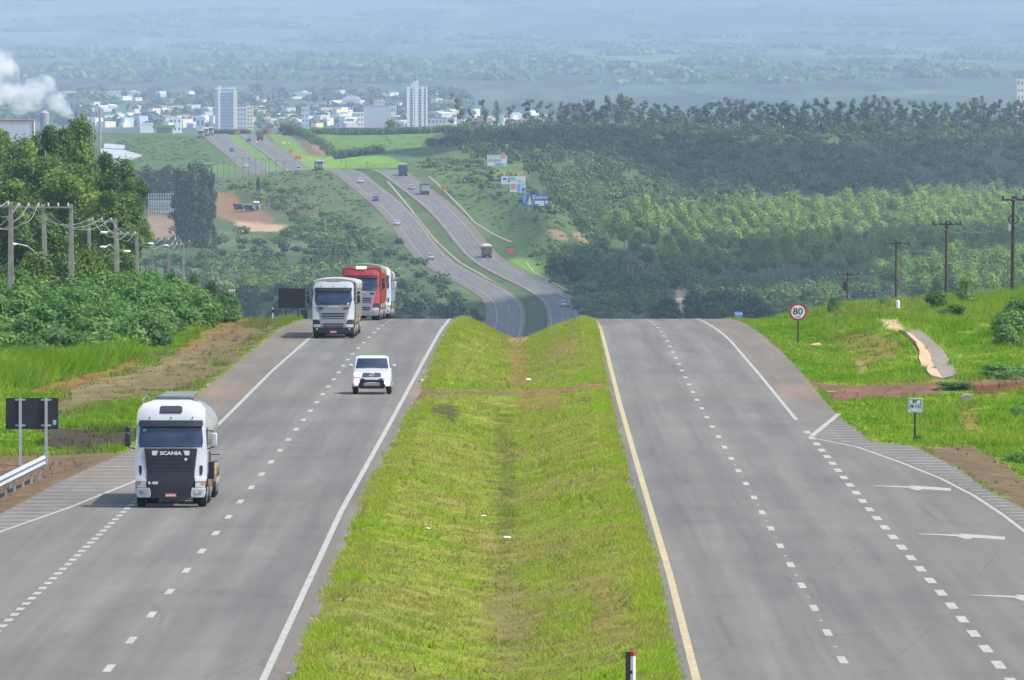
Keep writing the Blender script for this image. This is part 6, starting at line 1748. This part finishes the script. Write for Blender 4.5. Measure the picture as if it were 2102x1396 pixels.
t, rect, w, a, b = billboard(1047, 1061, 371, 394, 398, 4800, "small upright billboard with an orange square, below the white one", 2)
rect('panel', 0, 1, 0, 1, M_bb4); rect('printed_square', .12, .88, .22, .72, M_bb2, .03)
t, rect, w, a, b = billboard(1061, 1079, 372, 395, 400, 4780, "narrow blue and white billboard beside the orange-square one", 2)
rect('panel', 0, 1, 0, 1, M_bb1); rect('printed_band', .0, .35, .1, .75, M_bb6, .03); rect('printed_band', .55, .9, .1, .4, M_bb3, .03)
t, rect, w, a, b = billboard(1071, 1125, 399, 423, 433, 4520, "lowest billboard, dark blue with a pale triangle and white writing", 5)
rect('panel', 0, 1, 0, 1, M_bb3); rect('printed_band', .5, .86, .02, .45, M_bb4, .03); rect('printed_band', .9, .98, .2, .45, M_bb4, .03)
for u0, um, u1, m in ((.02, .1, .2, M_bb6), (.14, .3, .46, M_bb5), (.24, .31, .36, M_cream2 if 'M_cream2' in globals() else P_cream), (.4, .46, .5, M_bb6)):
    d = .10 if m is P_cream else .08
    up = m is not M_bb6
    za, zb_ = a + (b - a) * .1, b - (b - a) * .06
    A = (-w + 2 * w * u0, -d, za if up else zb_); Bp = (-w + 2 * w * u1, -d, za if up else zb_); Cp = (-w + 2 * w * um, -d, zb_ if up else za)
    MB().add([A, Bp, Cp, (A[0], -.04, A[2]), (Bp[0], -.04, Bp[2]), (Cp[0], -.04, Cp[2])], [(0, 1, 2), (5, 4, 3), (0, 3, 4, 1), (1, 4, 5, 2), (2, 5, 3, 0)]).build('printed_triangle', m, t)
text_obj('lettering', 'Confort', 1.7, M_bb4, t, (w * .38, -.1, a + (b - a) * .74), bold=.03)
# ------------------------------------------------------------ buildings
WALLS = [("white_wall", (.84, .83, .76)), ("cream_wall", (.78, .70, .52)), ("grey_wall", (.50, .50, .52)), ("pale_blue_wall", (.45, .55, .68)), ("salmon_wall", (.62, .40, .32)), ("yellow_wall", (.80, .66, .28))]
WM = {n: mat(n, c, .8, var=.06, scale=.3) for n, c in WALLS}
ROOFS = {n: mat(n, c, .8, var=.15, scale=.5) for n, c in (("tile_roof", (.30, .13, .08)), ("sheet_roof", (.62, .64, .66)), ("grey_roof", (.28, .29, .31)), ("white_roof", (.85, .85, .82)))}
M_win = mat("town_window", (.06, .08, .12), .25, var=0)
def house(X, Y, w, d, h, wall, roof, label, group, gable=False, rz=0, floors=0, name="house"):
    z = float(H(X, Y)); t = empty(name, (X, Y, z), rz, label, "building", group)
    MB().box(-w / 2, w / 2, 0, d, -1.5, h).build('wall', WM[wall], t)
    if gable:
        r = MB(); k = w * .54; r.add([(-k, -.4, h), (k, -.4, h), (0, -.4, h + w * .16), (-k, d + .4, h), (k, d + .4, h), (0, d + .4, h + w * .16)], [(0, 1, 2), (5, 4, 3), (0, 3, 4, 1), (1, 4, 5, 2), (2, 5, 3, 0)]).build('roof', ROOFS[roof], t)
    else:
        MB().box(-w / 2 - .15, w / 2 + .15, -.15, d + .15, h, h + .35).build('roof', ROOFS[roof], t)
    if floors:
        nw = max(2, int(w / 3.2))
        for f in range(floors):
            for k in range(nw):
                x = -w / 2 + w * (k + .5) / nw; zz = h * (f + .35) / floors
                MB().box(x - w / nw * .28, x + w / nw * .28, -.06, .02, zz, zz + h / floors * .42).build('window', M_win, t)
        for f in range(floors):
            zz = h * (f + .35) / floors
            for k in range(3): y = d * (k + .5) / 3; MB().box(w / 2 - .02, w / 2 + .06, y - d * .1, y + d * .1, zz, zz + h / floors * .42).build('window', M_win, t)
    return t
rt = random.Random(23)
names_c = {"white_wall": "white", "cream_wall": "cream", "grey_wall": "grey", "pale_blue_wall": "pale blue", "salmon_wall": "salmon", "yellow_wall": "yellow"}
names_r = {"tile_roof": "red-tiled", "sheet_roof": "metal", "grey_roof": "grey", "white_roof": "white"}
towers_px = [(442, 486), (834, 878)]
def where(x):
    return ("left of the slab tower" if x < 425 else "between the two towers" if x < 832 else "right of the finned tower" if x < 930 else "behind the ridge gum trees")
nh = 0
for i in range(250):
    u = i / 250.0
    row = 264 - 76 * rt.random() ** 1.7
    x = rt.uniform(150, 1140) if i % 3 else rt.uniform(200, 930)
    if x > 930 and row < 235: continue
    if any(a - 6 < x < b + 6 for a, b in towers_px): continue
    Y = 130 * F / (row + 15); X = xat(x, Y)
    wpx = rt.uniform(7, 21) * (1 if row > 225 else .7); hpx = rt.uniform(5, 13) * (1.5 if row > 235 else .7)
    w = wpx / F * Y; h = hpx / F * Y
    wall = rt.choices([n for n, _ in WALLS], [5, 4, 4, 1.6, 1.0, .7])[0]; roof = rt.choices(list(names_r), [1.6, 3, 2, 3])[0]
    fl = 2 if (False) else 0
    size = "tall" if h > 7 else "low"
    wide = "long" if w > 9 else "small"
    house(X, Y, w, rt.uniform(9, 20), h, wall, roof, "%s %s %s town building with a %s roof, %s" % (size, wide, names_c[wall], names_r[roof], where(x)),
          "%s %s %s %s buildings %s" % (size, wide, names_c[wall], names_r[roof], where(x)), rt.random() < .35 and roof in ("tile_roof", "sheet_roof"), rz=rt.uniform(-.95, -.35), floors=0)
    nh += 1
# slab tower on the left
def px_building(x0, x1, top, Y, d, wall, label, name="apartment_building", rz=0):
    X0 = xat((x0 + x1) / 2, Y); z = float(H(X0, Y)); h = float(zrow(top, Y)) - z; w = (x1 - x0) / F * Y
    t = empty(name, (X0, Y, z), rz, label, "building")
    return t, w, h
Y = 11400.0
t, w, h = px_building(441, 486, 180, Y, 9, 'grey', "tall slab tower with banded balconies, shaded front coloured grey, sunlit end cream, left in town")
MB().box(-w / 2, w / 2 - 1.6, 0, 12, -2, h - 1).build('wall', WM['grey_wall'], t)  # shade on the front is put into this grey wall colour
MB().box(w / 2 - 3.3, w / 2, -1.2, 12.2, -2, h - 3).build('end_wall', WM['cream_wall'], t)  # sunlight on the end is put into this cream wall colour
MB().box(-w / 2 + 3.0, -w / 2 + 5.2, -.6, 4, -2, h + 1.6).build('stair_shaft', WM['white_wall'], t)
MB().box(-w / 2 - .2, w / 2 - 1.2, -.4, 12.4, h - 1, h - .3).build('roof', ROOFS['white_roof'], t)
M_bal = mat("blue_grey_balcony", (.20, .26, .38), .6, var=.1)
for k in range(12):
    z0 = 1 + (h - 4) * k / 12
    b_ = MB(); b_.box(-w / 2 + 5.3, w / 2 - 3.4, -.8, 0, z0, z0 + (h - 4) / 12 * .5); b_.build('balcony', M_bal, t)
    MB().box(w / 2 - .02, w / 2 + .08, 3, 6, z0 + .4, z0 + 1.5).build('window', M_win, t)
    MB().box(-w / 2 + .4, -w / 2 + 1.2, -.05, .02, z0 + .4, z0 + 1.5).build('window', M_win, t)
# finned tower on the right
t, w, h = px_building(835, 877, 178, Y, 9, 'white', "tall white tower with vertical fins, a pyramid cap and a mast, right in the town")
MB().box(-w / 2 + .3, w / 2 - .3, .5, 12, -2, h - .6).build('wall', WM['grey_wall'], t)
for u0, u1 in ((0, .13), (.30, .36), (.40, .55), (.72, .82), (.93, 1)):
    MB().box(-w / 2 + w * u0, -w / 2 + w * u1, -.5, .5, -2, h).build('fin', WM['white_wall'], t)
MB().box(w / 2 - .3, w / 2 + .05, 1.5, 5, -2, h).build('fin', WM['white_wall'], t); MB().box(w / 2 - .3, w / 2 + .05, 7.5, 11.5, -2, h).build('fin', WM['white_wall'], t)
for k in range(16):
    z0 = 1 + (h - 2) * k / 16
    for u0, u1 in ((.14, .29), (.56, .71), (.83, .92)): MB().box(-w / 2 + w * u0, -w / 2 + w * u1, .42, .52, z0, z0 + .9).build('window', M_win, t)
c = MB(); c.add([(-w * .38, 1, h - .6), (w * .12, 1, h - .6), (w * .12, 9, h - .6), (-w * .38, 9, h - .6), (-w * .12, 5, h + 6.2)], [(3, 2, 1, 0), (0, 1, 4), (1, 2, 4), (2, 3, 4), (3, 0, 4)]).build('roof', ROOFS['grey_roof'], t)
MB().box(-w * .04, w * .05, 3.8, 5.4, h - .6, h + 6).build('lift_shaft', WM['white_wall'], t)
MB().tube([(0, 4.5, h + 6), (0, 4.5, h + 13)], [.2, .1], 6).build('mast', M_galv, t)
M_or2 = WM['yellow_wall']
def blockb(x0, x1, top, Y, d, wall, roof, label, fl=3, name="apartment_building"):
    t = house(xat((x0 + x1) / 2, Y), Y, (x1 - x0) / F * Y, d, 1, wall, roof, label, None, False, 0, 0, name)
    h = float(zrow(top, Y)) - t.location.z
    for k in kids(t): bpy.data.objects.remove(k)
    w = (x1 - x0) / F * Y
    MB().box(-w / 2, w / 2, 0, d, -2, h).build('wall', WM[wall], t); MB().box(-w / 2 - .2, w / 2 + .2, -.2, d + .2, h, h + .5).build('roof', ROOFS[roof], t)
    nw = max(2, int(w / 3))
    for f in range(fl):
        for k in range(nw): x = -w / 2 + w * (k + .5) / nw; zz = h * (f + .4) / fl; MB().box(x - .7, x + .7, -.06, .02, zz, zz + h / fl * .35).build('window', M_win, t)
    return t
blockb(486, 506, 222, 11476, 12, 'grey_wall', 'white_roof', "grey block directly right of the slab tower", 5)
blockb(506, 519, 219, 11506, 10, 'yellow_wall', 'white_roof', "yellow block with bright end right of the slab tower", 6)
blockb(733, 746, 232, 11415, 12, 'white_wall', 'white_roof', "bright white block left of the wide grey building", 4)
blockb(746, 803, 218, 11476, 14, 'grey_wall', 'grey_roof', "wide plain grey building left of the finned tower", 0)
blockb(768, 790, 208, 11536, 10, 'grey_wall', 'white_roof', "grey upper block rising behind the wide plain grey building", 0)
blockb(802, 813, 219, 11460, 10, 'cream_wall', 'white_roof', "cream block at the right end of the wide grey building", 3)
blockb(619, 633, 222, 11627, 10, 'pale_blue_wall', 'white_roof', "pale blue-white block beyond the lone dark tree", 4)
blockb(878, 922, 243, 11325, 12, 'grey_wall', 'tile_roof', "low grey hall right of the finned tower", 2)
blockb(918, 932, 242, 11294, 12, 'cream_wall', 'white_roof', "cream block left of the tallest slim gum tree", 2)
blockb(402, 420, 240, 11415, 12, 'white_wall', 'white_roof', "white block with two dark windows left of the slab tower", 1)
blockb(287, 313, 255, 11249, 14, 'white_wall', 'white_roof', "bright white warehouse left of the green-roofed station", 0)
blockb(355, 372, 242, 11234, 12, 'white_wall', 'white_roof', "bright white tall shop right of the green-roofed station", 2)
blockb(1118, 1125, 238, 6400, 5, 'cream_wall', 'white_roof', "narrow cream chimney block among the ridge gum trees", 0, "chimney_block")
blockb(960, 1010, 244, 10570, 12, 'salmon_wall', 'tile_roof', "low red-roofed row seen behind the first gum trees of the ridge", 0)
blockb(1040, 1112, 247, 10570, 12, 'salmon_wall', 'tile_roof', "long red-roofed row seen behind the ridge gum trees", 0)
blockb(2088, 2130, 165, 11023, 14, 'cream_wall', 'white_roof', "tall block with a blue top cut by the right border", 8)
M_tankb = mat("blue_tank", (.12, .2, .5), .5, var=.05)
X0 = xat(1606, 7000); t = empty("water_tank", (X0, 7000, float(H(X0, 7000))), 0, "bright blue water tank rising behind the ridge gum trees", "water tank")
zt = float(zrow(212, 7000)) - t.location.z
MB().lathe((0, 0, 0), [(2.2, zt - 11), (2.2, zt), (1.0, zt + .7)], 'z', 16).build('tank', M_tankb, t); MB().tube([(0, 0, -1), (0, 0, zt - 11)], 1.0, 8).build('shaft', WM['white_wall'], t)
# long low hall along the far field
Y = 6620.0; X0 = xat(812, Y); z = float(H(X0, Y)); t = empty("farm_hall", (X0, Y, z), 0, "very long low hall with a red-brown roof along the far side of the pale field", "building")
wl = 240 / F * Y; hh = float(zrow(262, Y)) - z
MB().box(-wl / 2, wl / 2, 0, 12, -1, hh - .6).build('wall', WM['cream_wall'], t); MB().box(-wl / 2 - .5, wl / 2 + .5, -.8, 13, hh - .6, hh).build('roof', ROOFS['tile_roof'], t)
# filling station with a green canopy at the left rise
Y = 6620.0; X0 = xat(336, Y); z = float(H(X0, Y)); t = empty("filling_station", (X0, Y, z), 0, "station with a flat green canopy at the top of the left rise", "building")
zt = float(zrow(257, Y)) - z; wl = 46 / F * Y
MB().box(-wl / 2, wl / 2, 0, 10, zt - 1.6, zt).build('canopy', mat("green_canopy", (.16, .28, .05), .5, var=.05), t)
for u in (-.42, .42): MB().tube([(wl * u, 1, -1), (wl * u, 1, zt - 1.6)], .3, 8).build('column', WM['white_wall'], t)
r = MB(); r.add([(-4.5, 4, 3), (4.5, 4, 3), (0, 4, 5), (-4.5, 9, 3), (4.5, 9, 3), (0, 9, 5)], [(0, 1, 2), (5, 4, 3), (0, 3, 4, 1), (1, 4, 5, 2), (2, 5, 3, 0)]).build('roof', ROOFS['grey_roof'], t)
MB().box(-4, 4, 4.5, 8.5, -1, 3).build('kiosk', WM['pale_blue_wall'], t)
# pale hangars and a stadium-like roof beyond the town, lattice mast
for x0, x1, y, l in ((217, 286, 194, "long pale warehouse roof high in the far left of the town"), (120, 158, 196, "shorter pale warehouse behind the steam plume"), (343, 375, 226, "pale shed with a slanted roof left of the slab tower"), (702, 740, 212, "pale blue domed hall between the towers"), (860 - 260, 640, 196, "long pale roof beyond the middle of the town")):
    Y = 130 * F / (y + 17); w = (x1 - x0) / F * Y; X0 = xat((x0 + x1) / 2, Y); t = empty("warehouse", (X0, Y, float(H(X0, Y))), 0, l, "building")
    MB().box(-w / 2, w / 2, 0, 20, -1, 5).build('wall', WM['cream_wall'], t)
    rr = [[(w * .51 * math.cos(a), yy, 5 + (5 if 'dome' in l else 1.5) * math.sin(a)) for a in np.linspace(0, math.pi, 10)] for yy in (-.5, 20.5)]
    MB().loft(rr).build('roof', ROOFS['sheet_roof'] if 'dome' in l else WM['cream_wall'], t, smooth='edge')
X0 = xat(527, 11900); z = float(H(X0, 11900)); t = empty("lattice_mast", (X0, 11900, z), 0, "thin tall lattice mast between the slab tower and the lone tree", "mast")
zt = float(zrow(140, 11900)) - z; m = MB()
for sx in (-.8, .8):
    for sy in (-.8, .8): m.tube([(sx, sy, 0), (sx * .3, sy * .3, zt)], .12, 4)
for k in range(24):
    q = 1 - .7 * k / 24; q2 = 1 - .7 * (k + 1) / 24; m.tube([(-.8 * q, -.8 * q, zt * k / 24), (.8 * q2, -.8 * q2, zt * (k + 1) / 24)], .07, 3); m.tube([(.8 * q, .8 * q, zt * k / 24), (-.8 * q2, .8 * q2, zt * (k + 1) / 24)], .07, 3)
m.build('lattice', M_thin, t)
# factory halls at the far left
Y = 5450.0; X0 = xat(20, Y); z = float(H(X0, Y)); t = empty("factory_hall", (X0, Y, z), 0, "pale hall framed in dark red behind the left gum trees", "building")
w = 96 / F * Y; h = float(zrow(249, Y)) - z
MB().box(-w / 2, w / 2, 0, 20, -2, h).build('wall', WM['grey_wall'], t)
fr = MB(); fr.box(-w / 2 - .2, w / 2 + .2, -.25, 20.2, h, h + .6); fr.box(w / 2 - .3, w / 2 + .25, -.25, .0, -2, h); fr.build('frame', P_redb, t)
Y = 5500.0; X0 = xat(91, Y); z = float(H(X0, Y)); t = empty("silo", (X0, Y, z), 0, "grey silo behind the rounded gum tree, beside the steam", "silo")
MB().lathe((0, 0, 0), [(2.0, -1), (2.0, float(zrow(232, Y)) - z), (1.0, float(zrow(227, Y)) - z)], 'z', 20).build('shell', ROOFS['grey_roof'], t)
X0 = xat(205, Y); t = empty("silo", (X0, Y, float(H(X0, Y))), 0, "pale slim silo right of the tallest gum tree", "silo")
MB().lathe((0, 0, 0), [(.55, -1), (.55, float(zrow(222, Y)) - z), (.3, float(zrow(218, Y)) - z)], 'z', 16).build('shell', ROOFS['grey_roof'], t)
M_shed = mat('dull_sheet_roof', (.30, .33, .36), .7, var=.15, scale=.4)
# metal roofed shed at the grove's edge
Y = 5430.0; X0 = xat(246, Y); z = float(H(X0, Y)); t = empty("metal_shed", (X0, Y, z), 0, "shed with two pale metal roofs at the right shoulder of the gum grove", "building")
def zz(r): return float(zrow(r, Y)) - z
def xx(p): return xat(p, Y) - X0
r = MB(); tp = [(xx(205), 0, zz(321)), (xx(264), 0, zz(327)), (xx(291), 9, zz(319)), (xx(252), 18, zz(309)), (xx(205), 18, zz(306))]
r.add(tp + [(a_, b_, c_ - .5) for a_, b_, c_ in tp], [(0, 1, 2, 3, 4), (9, 8, 7, 6, 5)] + [(i, i + 5, (i + 1) % 5 + 5, (i + 1) % 5) for i in range(5)]).build('roof', M_shed, t)
MB().add([(xx(210), 19, zz(305)), (xx(252), 19, zz(307)), (xx(252), 30, zz(300)), (xx(210), 30, zz(296)), (xx(210), 19, zz(307)), (xx(252), 19, zz(309)), (xx(252), 30, zz(302)), (xx(210), 30, zz(298))], [(0, 1, 2, 3), (7, 6, 5, 4), (0, 4, 5, 1), (1, 5, 6, 2), (2, 6, 7, 3), (3, 7, 4, 0)]).build('upper_roof', M_shed, t)
MB().box(xx(208), xx(262), .5, 15, -6, zz(324)).build('wall', WM['cream_wall'], t)
# pale lattice greenhouse inside the dark grove
Y = 4935.0; X0 = xat(330, Y); z = float(H(X0, Y)); t = empty("fenced_shed", (X0, Y, z), 0, "white openwork shed half hidden in the dark gum grove", "building")
w = 50 / F * Y; h = float(zrow(398, Y)) - z; m = MB()
for k in range(11): x = -w / 2 + w * k / 10; m.box(x - .12, x + .12, 0, .2, 0, h)
for k in range(7): m.box(-w / 2, w / 2, .0 if k % 2 else .02, .18, h * k / 6 - .1, h * k / 6 + .1)
m.build('frame', WM['grey_wall'], t); MB().box(-w / 2, w / 2, .6, 9, h * .2, h * .6).build('wall', ROOFS['grey_roof'], t)

# ------------------------------------------------------------ steam plume
def plume():
    m = bpy.data.materials.new("steam"); m.use_nodes = True; t = m.node_tree
    for n in list(t.nodes):
        if n.type != 'OUTPUT_MATERIAL': t.nodes.remove(n)
    v = t.nodes.new("ShaderNodeVolumePrincipled"); v.inputs["Color"].default_value = (.97, .98, 1, 1); v.inputs["Anisotropy"].default_value = .1
    g = t.nodes.new("ShaderNodeNewGeometry"); n = t.nodes.new("ShaderNodeTexNoise"); n.inputs["Scale"].default_value = .16; n.inputs["Detail"].default_value = 4
    t.links.new(g.outputs["Position"], n.inputs["Vector"])
    r = t.nodes.new("ShaderNodeMapRange"); r.inputs["From Min"].default_value = .38; r.inputs["From Max"].default_value = .62; r.inputs["To Min"].default_value = .0; r.inputs["To Max"].default_value = .15
    t.links.new(n.outputs[0], r.inputs[0]); t.links.new(r.outputs[0], v.inputs["Density"]); t.links.new(v.outputs[0], t.nodes["Material Output"].inputs["Volume"])
    Y = 5300.0; bm = bmesh.new(); s_ = F / Y; rr = random.Random(5)
    X0 = xat(140, Y); z0 = float(zrow(240, Y))
    for x, y, rad in [(140, 236, 12), (128, 222, 18), (112, 208, 22), (92, 190, 28), (98, 172, 18), (70, 180, 24), (70, 205, 26), (40, 195, 32), (12, 180, 36), (8, 150, 34), (-20, 180, 45), (12, 118, 20), (-10, 125, 30), (40, 215, 24), (86, 160, 10)]:
        M = Matrix.Translation((xat(x, Y) - X0, rr.uniform(-3, 3), float(zrow(y, Y)) - z0)) @ Matrix.Scale(rad / s_, 4)
        bmesh.ops.create_icosphere(bm, subdivisions=3, radius=1, matrix=M)
    me = bpy.data.meshes.new("steam_plume"); bm.to_mesh(me); bm.free(); me.materials.append(m)
    o = bpy.data.objects.new("steam_plume", me); col.objects.link(o); o.location = (X0, Y, z0)
    rm = o.modifiers.new("remesh", 'REMESH'); rm.mode = 'VOXEL'; rm.voxel_size = .8
    tag(o, kind="stuff"); return o
plume()
# ------------------------------------------------------------ clouds
cloud("cloud", [(10, 3450, 70, 560), (-60, 3400, 90, 560), (30, 2500, 100, 500), (90, 4000, 75, 170)], "flat cloud whose shadow lies on the valley floor behind the crest")
cloud("cloud", [(150, 4220, 125, 300), (260, 4230, 160, 300)], "cloud shading the front of the farther plantation")
cloud("cloud", [(60, 5800, 120, 310), (190, 5800, 160, 320), (330, 5850, 150, 310)], "long cloud shading the scrub slope under the ridge trees")
# ------------------------------------------------------------ air
def haze_box():
    top = max(ZTOP, ZC) + 14.0
    mb = MB(); mb.box(-6500, 6500, -120, 60500, ZMIN - 1.0, top)
    m = bpy.data.materials.new("haze_air"); m.use_nodes = True
    t = m.node_tree
    for n in list(t.nodes):
        if n.type != 'OUTPUT_MATERIAL': t.nodes.remove(n)
    v = t.nodes.new("ShaderNodeVolumePrincipled")
    v.inputs["Color"].default_value = HAZE_COL
    v.inputs["Density"].default_value = HAZE_D
    v.inputs["Anisotropy"].default_value = 0.0
    t.links.new(v.outputs[0], t.nodes["Material Output"].inputs["Volume"])
    o = mb.build("haze", m)
    tag(o, kind="stuff")
HAZE_COL = (.47, .595, .80, 1); HAZE_D = 4.6e-5
haze_box()
for o in bpy.data.objects:
    if "label" in o.keys() and len(o["label"].split()) > 16: print("LONG", o.name, o["label"])
